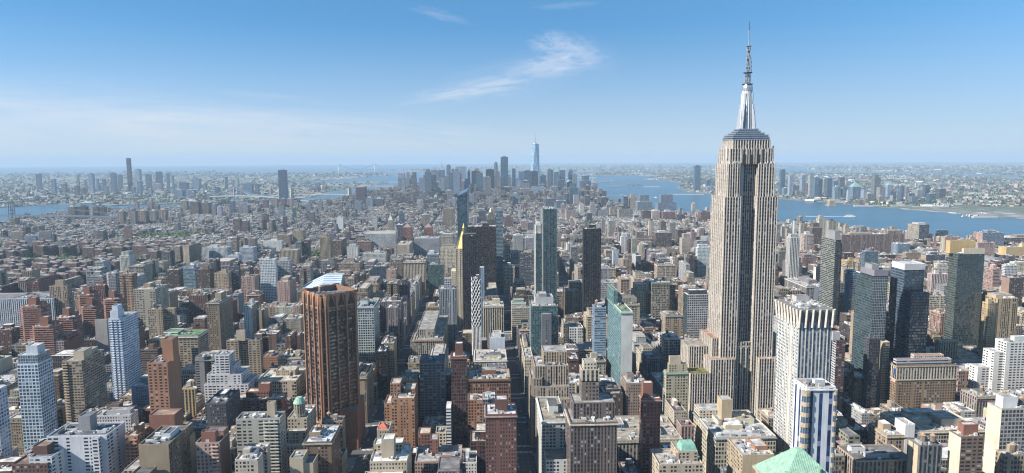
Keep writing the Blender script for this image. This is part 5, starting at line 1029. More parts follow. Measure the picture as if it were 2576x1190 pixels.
skyline([(89, 104, 437, 'dkgrey', 'glass'), (128, 141, 451, 'bluegrey', 'punch'), (192, 199, 440, 'stone', 'pier', None, 'spire'), (211, 219, 453, 'bluegrey', 'glass'), (221, 237, 437, 'silver', 'strip'), (241, 249, 450, 'bluegrey', 'punch'), (256, 266, 451, 'dkgrey', 'glass'), (277, 293, 436, 'bluegrey', 'glass'), (295, 308, 440, 'bluegrey', 'glass'),
         (317, 329, 398, 'bronze', 'pier', 7000, None, "very tall dark slender tower, by far tallest across the east river"), (338, 355, 426, 'white', 'pier', None), (344, 358, 455, 'lgrey', 'glass'), (365, 381, 439, 'dkgrey', 'glass'), (391, 408, 432, 'blueglass', 'glass'), (385, 412, 463, 'pink', 'punch'), (418, 426, 436, 'bluegrey', 'glass'), (432, 438, 442, 'lgrey', 'glass'), (450, 476, 459, 'blueglass', 'grid'),
         (483, 506, 449, 'bluegrey', 'punch'), (495, 501, 456, 'beige', 'pier'), (565, 573, 445, 'dkgrey', 'glass'), (582, 588, 453, 'pink', 'punch'), (590, 600, 446, 'cream', 'small'), (153, 169, 462, 'purple', 'punch'), (438, 466, 478, 'bluegrey', 'wide', 5900), (468, 492, 478, 'bluegrey', 'wide', 5900), (540, 552, 470, 'blueglass', 'glass', 5900), (610, 640, 462, 'bluegrey', 'grid', 6200), (641, 652, 464, 'purple', 'grid', 6200),
         (187, 200, 468, 'brown', 'punch', 6300), (202, 214, 472, 'brown', 'punch', 6200), (330, 341, 470, 'bluegrey', 'glass', 6400), (372, 384, 476, 'tan', 'punch', 6300), (262, 274, 470, 'bluewhite', 'glass', 6300), (504, 514, 474, 'white', 'punch', 6200), (480, 492, 484, 'pink', 'punch', 5600), (520, 534, 490, 'bluegrey', 'punch', 5500), (792, 806, 459, 'bluegrey', 'grid', 7000), (779, 792, 470, 'bluegrey', 'punch', 7000)],
        "the skyline beyond the east river", "borough tower", "towers beyond the east river", 6500, 7500)
skyline([(1962, 1976, 426, 'blueglass', 'glass'), (1983, 1997, 441, 'lgrey', 'punch'), (2013, 2029, 440, 'lgrey', 'punch'), (2034, 2048, 440, 'cream', 'punch'), (2046, 2062, 446, 'bluegrey', 'glass'), (2077, 2094, 448, 'blueglass', 'glass'), (2024, 2047, 460, 'brown', 'punch'), (2048, 2070, 451, 'pink', 'punch'), (2068, 2083, 453, 'pink', 'punch'), (1990, 2010, 469, 'purple', 'punch'), (1967, 1988, 473, 'bluegrey', 'grid'), (2094, 2108, 455, 'bluegrey', 'glass'), (2136, 2156, 458, 'bluegrey', 'glass'),
         (2095, 2115, 470, 'teal', 'pier', 4750), (2116, 2134, 472, 'teal', 'pier', 4750), (2136, 2166, 470, 'teal', 'pier', 4650, 'pyr'), (2193, 2216, 447, 'tan', 'strip', None, 'step'), (2206, 2228, 471, 'beige', 'punch', 4700), (2226, 2248, 466, 'silver', 'band', 4900, 'pyr'), (2234, 2255, 483, 'tealglass', 'grid', 4500), (2256, 2278, 467, 'blueglass', 'glass', 4350, 'round'), (2284, 2302, 486, 'bluegrey', 'grid', 4400), (2287, 2308, 494, 'lgrey', 'glass', 4300),
         (2302, 2320, 478, 'beige', 'punch', 4700), (2322, 2340, 465, 'bronze', 'glass', 4800), (2331, 2354, 487, 'blueglass', 'glass', 4300), (2354, 2380, 475, 'bronze', 'band', 4700), (2166, 2188, 478, 'bluewhite', 'band', 4800), (2176, 2198, 487, 'tan', 'punch', 4500), (2358, 2380, 505, 'lgrey', 'wide', 4100), (2206, 2224, 494, 'tan', 'punch', 4300), (2278, 2286, 470, 'pink', 'punch', 4600), (2131, 2136, 480, 'white', 'punch', 4600), (1775, 1788, 452, 'blueglass', 'glass', 6500), (1776, 1792, 470, 'lgrey', 'grid', 6200),
         (2000, 2014, 480, 'tan', 'punch', 5200), (2108, 2126, 446, 'dkgrey', 'punch', 6500)],
        "the skyline beyond the wide river", "riverside tower", "towers across the wide river", 4900, 5900)
skyline([(2388, 2402, 453, 'sand', 'punch', 7900), (2402, 2412, 450, 'sand', 'punch', 8000), (2412, 2423, 449, 'sand', 'punch', 8000), (2435, 2448, 449, 'sand', 'punch', 8000), (2448, 2460, 446, 'sand', 'punch', 8000), (2461, 2473, 445, 'sand', 'punch', 8000)],
        "the far sandy cluster inland of the wide river", "distant tower", "sandy towers far inland", 7000, 8000)
skyline([(170, 195, 521, 'brown', 'punch', 3600), (196, 222, 520, 'dkred', 'punch', 3650), (232, 250, 520, 'brown', 'punch', 3700), (250, 268, 521, 'dkred', 'punch', 3750), (294, 316, 532, 'tan', 'pier', 3300), (324, 346, 531, 'stone', 'pier', 3300), (347, 374, 530, 'tan', 'pier', 3350), (376, 398, 531, 'stone', 'pier', 3350), (400, 422, 528, 'tan', 'pier', 3500), (337, 350, 508, 'pink', 'punch', 4300), (371, 386, 507, 'pink', 'punch', 4300),
         (455, 474, 505, 'tan', 'punch', 4200), (478, 506, 508, 'brown', 'punch', 3900), (508, 530, 510, 'brown', 'punch', 3900), (532, 545, 515, 'grey', 'punch', 3800), (546, 560, 520, 'bluewhite', 'pier', 3700), (576, 592, 506, 'bluegrey', 'glass', 4000), (600, 630, 516, 'grey', 'punch', 3900), (586, 608, 551, 'brown', 'punch', 2950), (608, 628, 556, 'brown', 'punch', 2900), (706, 720, 500, 'red', 'punch', 4400), (722, 738, 500, 'pink', 'punch', 4400), (660, 676, 502, 'red', 'punch', 4350), (684, 700, 500, 'pink', 'punch', 4350),
         (738, 752, 508, 'tan', 'punch', 4300), (770, 784, 512, 'bluegrey', 'punch', 4100), (798, 812, 508, 'grey', 'punch', 4100), (778, 793, 534, 'brown', 'punch', 3300), (660, 676, 538, 'dkred', 'punch', 3300), (735, 745, 522, 'blueglass', 'glass', 3600), (700, 716, 520, 'bluegrey', 'punch', 3700), (893, 912, 506, 'bluegrey', 'punch', 4000), (920, 940, 498, 'bluegrey', 'punch', 4400), (942, 966, 500, 'purple', 'punch', 4500), (860, 874, 494, 'red', 'punch', 4600), (652, 672, 552, 'brown', 'punch', 2950, 'round'),
         (677, 695, 554, 'brown', 'punch', 2900, 'round'), (711, 722, 545, 'dkred', 'punch', 3100)],
        "the housing quarter by the east river", "housing tower", "brick housing towers near the east river", 3600, 4000)
skyline([(1596, 1641, 508, 'bluegrey', 'band', 3850, 'step'), (1644, 1702, 511, 'bluegrey', 'band', 3950, 'step'), (1613, 1636, 530, 'dkred', 'punch', 3350), (1636, 1661, 531, 'cream', 'punch', 3330), (1661, 1698, 533, 'red', 'punch', 3300), (1700, 1722, 539, 'dkred', 'loft', 3250), (1756, 1786, 534, 'red', 'loft', 3185), (1739, 1753, 512, 'cream', 'punch', 3900), (1568, 1580, 494, 'dkgrey', 'band', 4000), (1582, 1602, 496, 'beige', 'punch', 4000, 'step'),
         (1483, 1499, 516, 'cream', 'grid', 3500, 'step'), (1458, 1470, 514, 'white', 'punch', 3700), (1500, 1530, 528, 'lgrey', 'strip', 3500), (1532, 1550, 522, 'beige', 'loft', 3600), (1551, 1592, 527, 'stone', 'loft', 3450), (1411, 1421, 514, 'pink', 'punch', 3700), (1422, 1448, 528, 'pink', 'punch', 3400), (1475, 1490, 536, 'dkgrey', 'punch', 3200), (1434, 1442, 548, 'pink', 'punch', 2800), (1512, 1522, 553, 'grey', 'punch', 2700), (1528, 1548, 556, 'beige', 'pier', 2600), (1631, 1646, 556, 'cream', 'punch', 2600),
         (1660, 1676, 558, 'brown', 'punch', 2550), (1682, 1700, 560, 'stone', 'punch', 2500), (1946, 1964, 566, 'beige', 'loft', 2300), (2010, 2030, 562, 'cream', 'loft', 2200), (2054, 2076, 549, 'cream', 'punch', 2400, 'step'), (2078, 2104, 556, 'beige', 'pier', 2350), (2033, 2068, 573, 'brown', 'punch', 2150, 'step'), (1996, 2006, 556, 'white', 'punch', 2500), (2122, 2136, 568, 'beige', 'small', 2300, 'step'), (1976, 1990, 575, 'beige', 'loft', 2100), (2014, 2048, 590, 'cream', 'loft', 1950),
         (1710, 1740, 600, 'beige', 'punch', 2000, 'step'), (1588, 1604, 600, 'stone', 'punch', 2000), (1560, 1580, 596, 'white', 'punch', 2100, 'step'), (1640, 1690, 586, 'brown', 'loft', 2250), (1700, 1726, 578, 'dkred', 'loft', 2350), (1736, 1752, 584, 'pink', 'punch', 2200), (1540, 1556, 630, 'bluewhite', 'punch', 1800), (1604, 1620, 618, 'cream', 'punch', 1850, 'step'), (1384, 1412, 588, 'pink', 'punch', 2300), (1310, 1330, 556, 'pink', 'punch', 2900), (1326, 1346, 560, 'purple', 'punch', 2850),
         (1268, 1290, 546, 'red', 'punch', 3000), (1342, 1358, 590, 'bluewhite', 'grid', 2300), (1290, 1316, 592, 'white', 'strip', 2250), (1320, 1350, 598, 'lgrey', 'grid', 2200), (1060, 1080, 540, 'tan', 'punch', 3000), (936, 950, 543, 'white', 'band', 3000), (1004, 1018, 536, 'tealglass', 'glass', 3100), (846, 866, 548, 'white', 'blank', 3000), (1186, 1200, 545, 'lgrey', 'pier', 3000), (1204, 1222, 530, 'dkgrey', 'punch', 3300), (1246, 1262, 524, 'tan', 'punch', 3700)],
        "the mid field roofs", "block", "mid field blocks", 2300, 3500)
# ---------------------------------------------------------------- the rest of the city
CELL = 40.0; GRIDF = {}
def gadd(x0, x1, y0, y1):
    for i in range(int(x0//CELL), int(x1//CELL)+1):
        for j in range(int(y0//CELL), int(y1//CELL)+1): GRIDF.setdefault((i, j), []).append((x0, x1, y0, y1))
for f in FOOT: gadd(f[0]-1, f[1]+1, f[2]-1, f[3]+1)
def hit(x0, x1, y0, y1, m=0.5):
    for i in range(int(x0//CELL), int(x1//CELL)+1):
        for j in range(int(y0//CELL), int(y1//CELL)+1):
            for q in GRIDF.get((i, j), ()):
                if x0 < q[1]-m and x1 > q[0]+m and y0 < q[3]-m and y1 > q[2]+m: return True
    return False
HER = [f for f in FOOT if f[2] < 4600]
# squares, parks and campuses kept free of streets blocks: (x0, x1, y0, y1)
PARKS = [(60, 182, STREET(26)+6, STREET(23)-6), (-60, 40, STREET(17)+5, STREET(14)-5), (-560, -440, STREET(17), STREET(15)), (-205, -140, STREET(21), STREET(20)), (-1360, -1125, STREET(10)+8, STREET(7)-8), (150, 330, 2960, 3130)]
STUY = (-1560, -895, STREET(23)+8, STREET(14)-8)
def inpark(x0, x1, y0, y1, L=PARKS):
    return any(x0 < p[1] and x1 > p[0] and y0 < p[3] and y1 > p[2] for p in L)
def seen(x, y, m=60):
    q = proj(x, y, 0); return -m < q[0] < 2576+m
def cap_height(x0, x1, y0, y1, h):
    """keep a roof below what the photograph shows in front of the buildings behind it"""
    a, b = proj(x0, y0, h), proj(x1, y0, h); lo, hi = min(a[0], b[0]), max(a[0], b[0])
    py = min(a[1], b[1]); lim = None
    for f in HER:
        if f[2] > y0+4 and lo < f[6]-1 and hi > f[5]+1 and py < f[7]:
            py = f[7]; lim = f[7]
    if lim is None: return h
    return min(h, atY((lo+hi)/2, lim, y0)[1])
WALLC = ['tan', 'tan', 'beige', 'beige', 'cream', 'brown', 'brown', 'red', 'dkred', 'pink', 'stone', 'grey', 'lgrey', 'white', 'purple', 'sand', 'stone', 'lgrey', 'dkbrown', 'grey', 'tan', 'stone']
CITY = MB(); LOTS = []
def height_at(x, y):
    r = rnd.random()
    if y < 1650:
        if x < -330: base = 16+34*r**1.4 + (36 if rnd.random() < .16 else 0)
        elif x < 780: base = 28+36*r + (28 if rnd.random() < .17 else 0)
        else: base = 16+34*r**1.3 + (25 if rnd.random() < .06 else 0)
    elif y < 2350:
        if x < -330: base = 15+14*r**1.5 + (34 if rnd.random() < .10 else 0)
        elif x < 700: base = 20+34*r**1.2
        else: base = 13+22*r**1.8+(26 if rnd.random() < .03 else 0)
    elif y < 3500: base = 14+(8 if x < -200 else 14)*r**1.6 + (24 if rnd.random() < .025 else 0)
    elif y < 4300: base = 15+17*r**1.4+(25 if rnd.random() < .04 else 0)
    elif y < 4650: base = 20+34*r**1.3+(35 if rnd.random() < .08 else 0)
    else: base = 26+58*r**1.4
    if x < -900 and y > 2300: base = 13+9*r + (24 if rnd.random() < .015 else 0)
    return base
def lot(x0, x1, y0, y1):
    h = height_at((x0+x1)/2, (y0+y1)/2); h2 = cap_height(x0, x1, y0, y1, h)
    if h2 < 7: h2 = 7 if cap_height(x0, x1, y0, y1, 7) >= 5 else max(4, h2)
    if hit(x0, x1, y0, y1):
        # try to keep the part that is free
        for (a, b, c, e) in ((x0, (x0+x1)/2, y0, y1), ((x0+x1)/2, x1, y0, y1), (x0, x1, y0, (y0+y1)/2), (x0, x1, (y0+y1)/2, y1)):
            if b-a > 7 and e-c > 7 and not hit(a, b, c, e): LOTS.append([a, b, c, e, min(h2, 24)]); gadd(a, b, c, e); return
        return
    gadd(x0, x1, y0, y1); LOTS.append([x0, x1, y0, y1, h2])
BLOCKS = []
nst = 0
for n in range(36, -8, -1):
    ya, yb_ = STREET(n)+8, STREET(n-1)-8
    if n in (34, 23, 14): ya += 6
    if n-1 in (34, 23, 14): yb_ -= 6
    if ya < 380: continue
    AV = AVE if n > 23 else [a for a in AVE if a[0] not in (41, -112)] if n > 14 else [(a[0]+(37 if a[0] > -300 else 12), max(7, a[1]-4)) for a in AVE if a[0] not in (41, -112)]
    for k in range(len(AV)-1):
        xa, xb = AV[k][0]+AV[k][1]+1, AV[k+1][0]-AV[k+1][1]-1
        if not (seen(xa, yb_, 250) or seen(xb, yb_, 250)): continue
        if not inside(MANH, (xa+xb)/2, (ya+yb_)/2): continue
        if inpark((xa+xb)/2-5, (xa+xb)/2+5, (ya+yb_)/2-5, (ya+yb_)/2+5, PARKS+[STUY]): continue
        BLOCKS.append((xa, xb, ya, yb_))
        x = xa
        while x < xb-6:
            ave_end = (x-xa < 30 or xb-x < 40); far = ya > 2600
            w = rnd.uniform(14, 30) if (ave_end or ya < 1700) else rnd.uniform(8, 22)
            if rnd.random() < .12 and ya < 2400: w = rnd.uniform(30, 46)
            if far: w = rnd.uniform(8, 22)
            x2 = min(xb, x+w)
            if xb-x2 < 7: x2 = xb
            if not inside(MANH, x, ya) or not inside(MANH, x2, yb_): x = x2; continue
            if ave_end and rnd.random() < .35: lot(x, x2, ya, yb_-rnd.uniform(0, 1))
            else:
                m_ = (ya+yb_)/2+rnd.uniform(-3, 3); g = rnd.uniform(.2, 5)
                lot(x, x2, ya, m_-g); lot(x, x2, m_+g, yb_)
            x = x2+rnd.choice([.02, .02, .02, .5])
# east village, lower east side, villages further down: finer rotated patches
def patch(x0, x1, y0, y1, step, hmul=1.0, thin=1.0):
    y = y0
    while y < y1:
        x = x0; dy = rnd.uniform(14, 30)
        while x < x1:
            dx = rnd.uniform(10, 30)*(1.3 if y > 4300 else 1)
            if rnd.random() < thin and inside(MANH, x, y) and inside(MANH, x+dx, y+dy) and seen(x, y, 40) and not inpark(x, x+dx, y, y+dy): lot(x, x+dx-.4, y, y+dy-.3)
            x += dx+(9 if rnd.random() < .13 else 0)
        y += dy+rnd.choice([1, 8, 10])
patch(-2700, 2200, STREET(-7)-8, 6900, 1)

# brick housing estate of cross shaped slabs (between first avenue and the river)
EST = []
protoX = None
def est_block(x, y, w, d, h, rot):
    q = MB((0, 0, 0)); return q
def make_est(w, d, h):
    root = empty("apartment_block", (0, 0, 0)); st_ = style('punch', rnd.choice([(.17, .115, .095), (.15, .095, .08), (.20, .13, .105)])); q = MB()
    a = w*.16; pts = [(-w/2, -6), (-a*1.6, -6), (-a*1.6, -d/2), (a*1.6, -d/2), (a*1.6, -6), (w/2, -6), (w/2, 6), (a*1.6, 6), (a*1.6, d/2), (-a*1.6, d/2), (-a*1.6, 6), (-w/2, 6)]
    q.prism(pts, 0, h, st_, None); q.build('wall', root)
    q = MB(); q.poly([(x, y, h-.003) for x, y in pts], [(0, 0)]*12, plain((.33, .31, .31)), ROOF); q.build('roof', root)
    q = MB()
    for i in range(12):
        a_, b_ = pts[i], pts[(i+1) % 12]; L = math.hypot(b_[0]-a_[0], b_[1]-a_[1]); nx, ny = -(b_[1]-a_[1])/L*.6, (b_[0]-a_[0])/L*.6
        q.prism([a_, b_, (b_[0]+nx, b_[1]+ny), (a_[0]+nx, a_[1]+ny)], h, h+1.2, plain((.40, .34, .31)), plain((.45, .42, .40)), mat=PLAIN)
    q.build('parapet', root)
    q = MB(); q.box(-6, 6, -5, 5, h+.003, h+7, style('blank', (.17, .11, .09)), top=plain((.35, .33, .33))); q.build('bulkhead', root)
    return root
def copy_tree(r, x, y, rz):
    c = r.copy(); C.objects.link(c); c.location = (x, y, 0); c.rotation_euler = (0, 0, rz)
    for ch in r.children:
        k = ch.copy(); C.objects.link(k); k.parent = c
    return c
protos = [make_est(58, 46, 38), make_est(66, 40, 42), make_est(50, 50, 35), make_est(44, 54, 40), make_est(72, 34, 37), make_est(62, 50, 44)]
used = [False]*6; cells = []
yy = STUY[2]+30; row = 0
while yy < STUY[3]-15:
    xx = STUY[0]+30+(row % 2)*28
    while xx < STUY[1]-20:
        if inside(MANH, xx-30, yy) and inside(MANH, xx, yy-25) and seen(xx, yy, 40) and not (abs(xx+1230) < 70 and abs(yy-1960) < 45): cells.append((xx+rnd.uniform(-8, 8), yy+rnd.uniform(-6, 6), row))
        xx += 78
    yy += 60; row += 1
# second patch of the same brick slabs south of the estate by the river
for i in range(16): cells.append((-1650-70*(i % 4)-rnd.uniform(0, 20), 2330+75*(i//4)+rnd.uniform(0, 15), 20+i//4))
CLEAR = [atZ(*q, 0) for q in ((178, 660), (222, 668), (300, 664), (140, 655), (60, 672), (330, 676))]
cells = [c for c in cells if all(math.hypot(c[0]-g[0], c[1]-g[1]) > 58 for g in CLEAR) and inside(MANH, c[0]-30, c[1]) and not hit(c[0]-28, c[0]+28, c[1]-22, c[1]+22) and seen(c[0], c[1], 20)]
byrow = {}
for c in cells: byrow.setdefault(c[2], []).append(c)
rows_sorted = sorted(byrow)
for ri, rw in enumerate(rows_sorted):
    lst = sorted(byrow[rw])
    for ci, (x, y, _) in enumerate(lst):
        k = rnd.randrange(6); rz = 0 if rnd.random() < .6 else R(90)
        if not used[k]: r = protos[k]; r.location = (x, y, 0); r.rotation_euler = (0, 0, rz); used[k] = True
        else: r = copy_tree(protos[k], x, y, rz)
        tag(r, f"cross shaped brown brick slab, {ordw(ci)} in the {ordw(ri)} row of the estate", "apartment block", "cross shaped brick slabs of the estate")
        gadd(x-24, x+24, y-20, y+20)
for i in range(6):
    if not used[i]:
        for ch in list(protos[i].children): bpy.data.objects.remove(ch)
        bpy.data.objects.remove(protos[i])

# which of the filled lots show largest: sweep from near to far with a floating horizon
NC = 640; hor = [1e9]*NC
items = [(f[2], 'h', f) for f in FOOT]+[(l[2], 'l', l) for l in LOTS]
items.sort(key=lambda q: q[0])
score = []
for yk, kind, q in items:
    x0, x1, y0, y1, z = q[:5]
    a, b = proj(x0, y0, z), proj(x1, y0, z); c_, e = proj(x0, y1, z), proj(x1, y1, z)
    lo, hi = min(a[0], c_[0]), max(b[0], e[0]); top = min(c_[1], e[1]); 
    i0, i1 = max(0, int(lo/2576*NC)), min(NC-1, int(hi/2576*NC))
    vis = 0
    bot = max(proj(x0, y0, 0)[1], proj(x1, y0, 0)[1])
    for i in range(i0, i1+1):
        v = min(hor[i], bot, 1190)-top
        if v > 0: vis += v
        if top < hor[i]: hor[i] = top
    if kind == 'l': score.append((vis, q))
score.sort(key=lambda q: -q[0])
NIND = 285
CCN = {}
def cname(k): return CN.get(k, k)
hfeat = [(f, (f[5]+f[6])/2, f[9]) for f in FOOT if f[4] > 20]
usedlab = {}
def short(l):
    w = l.split()
    stop = {'with', 'beside', 'near', 'in', 'on', 'of', 'behind', 'whose', 'by', 'right', 'left', 'above', 'below', 'standing', 'at', 'and', 'facing', 'along', 'tucked', 'wedged', 'rising', 'carrying', 'before', 'cut', 'topped', 'wrapped', 'ringed', 'touching', 'counted', 'under', 'next', 'to', 'among', 'just', 'half', 'that', 'from', 'directly', 'framed', 'stepping', 'across', 'alone', 'inland', 'the', 'a', 'its'}
    out = []
    for q in w:
        q2 = q.strip(',')
        if q2 in stop: break
        out.append(q2)
        if len(out) >= 6 or q.endswith(','): break
    return ' '.join(out) if len(out) > 2 else ' '.join(w[:6])
HL = [(f, (f[5]+f[6])/2, max(0, f[9])) for f in FOOT if f[8] and ' across the' not in f[8] and len(f[8].split()) > 4 and f[4] > 25]
def relation(cx, cy, y0):
    best = min(HL, key=lambda q: abs(q[1]-cx)+.6*abs(q[2]+40-cy)+.02*abs(q[0][2]-y0))
    f = best[0]
    if y0 < f[2]-2 and abs(cx-best[1]) < (f[6]-f[5])*.6: rel = 'in front of'
    elif y0 > f[3]+2 and abs(cx-best[1]) < (f[6]-f[5])*.6: rel = 'behind'
    else: rel = 'beside'
    return rel, short(f[8])
def lot_style(z, y0):
    c = rnd.choice(WALLC); r = rnd.random()
    if y0 < 1700 and z > 24: st_ = rnd.choice(['punch', 'loft', 'loft', 'pier', 'small', 'wide', 'strip', 'punch'])
    elif z > 45: st_ = rnd.choice(['punch', 'wide', 'balc', 'grid'])
    else: st_ = rnd.choice(['small', 'small', 'punch', 'loft', 'wide'])
    return st_, c
def lot_mesh(w, r, x0, x1, y0, y1, z, st_, c, detail, rc=None):
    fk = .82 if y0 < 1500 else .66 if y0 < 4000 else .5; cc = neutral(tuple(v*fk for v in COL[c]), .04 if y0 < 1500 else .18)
    s_ = style(st_, cc, jit=.14); blank = rnd.random() < .42
    bl = style('blank' if blank else st_, cc, jit=.1)
    if rc is None and y0 > 1500 and rnd.random() < .62: rc = rnd.choice([(.10, .10, .11), (.16, .155, .15), (.22, .21, .20), (.13, .12, .12), (.28, .26, .24)])
    rs = roofst(rc)
    side = bl if blank else s_
    W_, D_ = x1-x0, y1-y0; q = rnd.random(); pts = [(x0, y0), (x1, y0), (x1, y1), (x0, y1)]
    if W_ > 11 and D_ > 14 and q < .5:
        a, b = W_*rnd.uniform(.25, .4), D_*rnd.uniform(.25, .45)
        if q < .12: pts = [(x0, y0), (x1, y0), (x1, y0+b), (x1-a, y0+b), (x1-a, y1-b*.6), (x1, y1-b*.6), (x1, y1), (x0, y1)]      # light court on the west flank
        elif q < .24: pts = [(x0, y0), (x1, y0), (x1, y1), (x0, y1), (x0, y1-b*.6), (x0+a, y1-b*.6), (x0+a, y0+b), (x0, y0+b)]
        elif q < .34: pts = [(x0, y0), (x0+W_*.36, y0), (x0+W_*.36, y0+b), (x1-W_*.36, y0+b), (x1-W_*.36, y0), (x1, y0), (x1, y1), (x0, y1)]
        elif q < .42: pts = [(x0+a, y0), (x1, y0), (x1, y1), (x0, y1), (x0, y0+b), (x0+a, y0+b)]
        else: pts = [(x0, y0), (x1-a, y0), (x1-a, y0+b), (x1, y0+b), (x1, y1), (x0, y1)]
    w.prism(pts, 0, z, s_, None, FAC, [s_ if abs(pts[(i+1) % len(pts)][1]-pts[i][1]) < .01 else side for i in range(len(pts))])
    r.poly([(a, b, z-.003) for a, b in pts], [(0, 0)]*len(pts), rs, ROOF)
    if detail:
        pc = plain(tuple(min(.8, v*1.15) for v in s_[2]), 1); t = .5; h = rnd.uniform(.8, 1.4)
        for i in range(len(pts)):
            (ax, ay), (bx, by) = pts[i], pts[(i+1) % len(pts)]; L = max(.01, math.hypot(bx-ax, by-ay)); nx, ny = -(by-ay)/L*t, (bx-ax)/L*t
            w.prism([(ax, ay), (bx, by), (bx+nx, by+ny), (ax+nx, ay+ny)], z, z+h, pc, pc, mat=PLAIN)
    return s_
labcount = {}
inds = set()
for vis, q in score[:NIND]:
    x0, x1, y0, y1, z = q; inds.add(id(q))
    st_, c = lot_style(z, y0); pc = proj((x0+x1)/2, y0, z)
    rel, ref = relation(pc[0], pc[1], y0)
    size = 'small' if (x1-x0) < 14 else 'wide' if (x1-x0) > 28 else ('tall' if z > 48 else 'low' if z < 20 else '')
    rc = rnd.choice(ROOFC); rn = 'white roof' if rc[0] > .55 else 'black roof' if rc[0] < .18 else 'grey roof' if abs(rc[0]-rc[2]) < .06 else 'tan roof'
    ntank = 1 if (rnd.random() < .42 and z > 18 and x1-x0 > 11) else 0
    q += [st_, c, rel, ref, size, rc, rn, ntank]
    key = f"{size} {cname(c)} building with {rn}{' and water tank' if ntank else ''} {rel} the {ref}".strip()
    q.append(key); labcount.setdefault(key, []).append(q)
for vis, q in score[:NIND]:
    x0, x1, y0, y1, z, st_, c, rel, ref, size, rc, rn, ntank, key = q
    same = sorted(labcount[key], key=lambda k: k[2]); lab = key
    if len(same) > 1:
        i = next(j for j, k in enumerate(same) if k is q)
        lab = key+", "+("nearer one" if len(same) == 2 and i == 0 else "farther one" if len(same) == 2 else f"{ordw(i)} going away")
    wds = lab.split()
    if len(wds) > 16: lab = lab.replace(' with '+rn, '', 1) if not ntank else lab.replace(f' with {rn} and water tank', ' with tank', 1)
    lab = ' '.join(lab.split()[:16])
    k_ = 0
    while lab in usedlab: k_ += 1; lab = ' '.join(lab.split()[:13])+f", {ordw(k_)} such"
    usedlab[lab] = 1
    kn = 'row_house' if z < 21 else 'loft_building' if z < 42 else 'apartment_house'
    lab = ' '.join(lab.split()[:15])
    root = empty(kn, ((x0+x1)/2, (y0+y1)/2, 0)); tag(root, lab.replace(' building ', ' '+('rowhouse' if z < 21 else 'building' if z < 42 else 'block')+' ', 1), kn.replace('_', ' '), kn.replace('_', ' ')+"s among the landmarks"); o = root.location
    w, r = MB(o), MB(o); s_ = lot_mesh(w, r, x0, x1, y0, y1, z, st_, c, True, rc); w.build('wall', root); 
    roof_units(r, x0+.8, x1-.8, y0+.8, y1-.8, z, int(min(26, (x1-x0)*(y1-y0)/26)), .75); r.build('roof', root)
    if z > 30 and rnd.random() < .5 and x1-x0 > 14:      # a set back upper stage
        k = MB(o); e = rnd.uniform(2.5, 5); hh = rnd.uniform(4, 11); k.box(x0+e, x1-e*rnd.random(), y0+e*rnd.uniform(.5, 1.6), y1-1, z+.004, z+hh, s_, top=roofst()); parapet(k, x0+e, x1-e, y0+e*1.7, y1-1.2, z+hh, plain(s_[2], 1), .7); k.build('upper_stage', root)
    if z > 18 and rnd.random() < .6:
        k = MB(o); bc = plain(tuple(min(.8, v*rnd.choice([1.35, 1.2, .8])) for v in s_[2]), 1)
        for zz in ([z-4, 8] if rnd.random() < .6 else [z-4, z*.5, 8]): k.box(x0-.35, x1+.35, y0-.35, y1+.35, zz, zz+.7, bc, mat=PLAIN, bottom=True)
        k.build('belt_course', root)
    if x1-x0 > 9 and y1-y0 > 9:
        k = MB(o); bq = bulk(x0, x1, y0, y1); k.box(*bq, z+.003, z+rnd.uniform(3, 6.5), style('blank', c, jit=.25), top=roofst())
        if rnd.random() < .5: bq = bulk(x0, x1, y0, y1); k.box(*bq, z+.006, z+rnd.uniform(2, 3.2), style('blank', 'lgrey', jit=.25), top=roofst())
        k.build('bulkhead', root)
    if rnd.random() < .4 and z > 16 and x1-x0 > 10: k = MB(o); k.box(x0-.2, x1+.2, y0-.9, y0-.003, z-1.4, z-.3, plain(tuple(min(.8, v*1.2) for v in s_[2]), 1), mat=PLAIN, bottom=True); k.build('cornice', root)
    if ntank: k = MB(o); tank(k, x0+(x1-x0)*rnd.uniform(.3, .7), y0+(y1-y0)*rnd.uniform(.35, .7), z, rnd.uniform(.85, 1.15)); k.build('water_tank', root)
# everything else of the city fabric is one mass
for l in LOTS:
    if id(l) in inds: continue
    x0, x1, y0, y1, z = l[:5]
    st_, c = lot_style(z, y0); near = y0 < 2000
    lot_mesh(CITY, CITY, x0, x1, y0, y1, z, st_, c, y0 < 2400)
    if x1-x0 > 8 and y1-y0 > 8 and rnd.random() < (.8 if near else .6):
        bq = bulk(x0, x1, y0, y1); CITY.box(*bq, z+.003, z+rnd.uniform(2.5, 5.5), style('blank', c, jit=.25), top=roofst())
    if near: roof_units(CITY, x0+.8, x1-.8, y0+.8, y1-.8, z, int(min(12, (x1-x0)*(y1-y0)/45)), .8)
    elif rnd.random() < .6: roof_units(CITY, x0+.8, x1-.8, y0+.8, y1-.8, z, 2, 1.3)
    if rnd.random() < (.3 if near else .12) and z > 15 and x1-x0 > 9: tank(CITY, x0+(x1-x0)*rnd.uniform(.3, .7), y0+(y1-y0)*rnd.uniform(.35, .7), z, 1.0, 6)
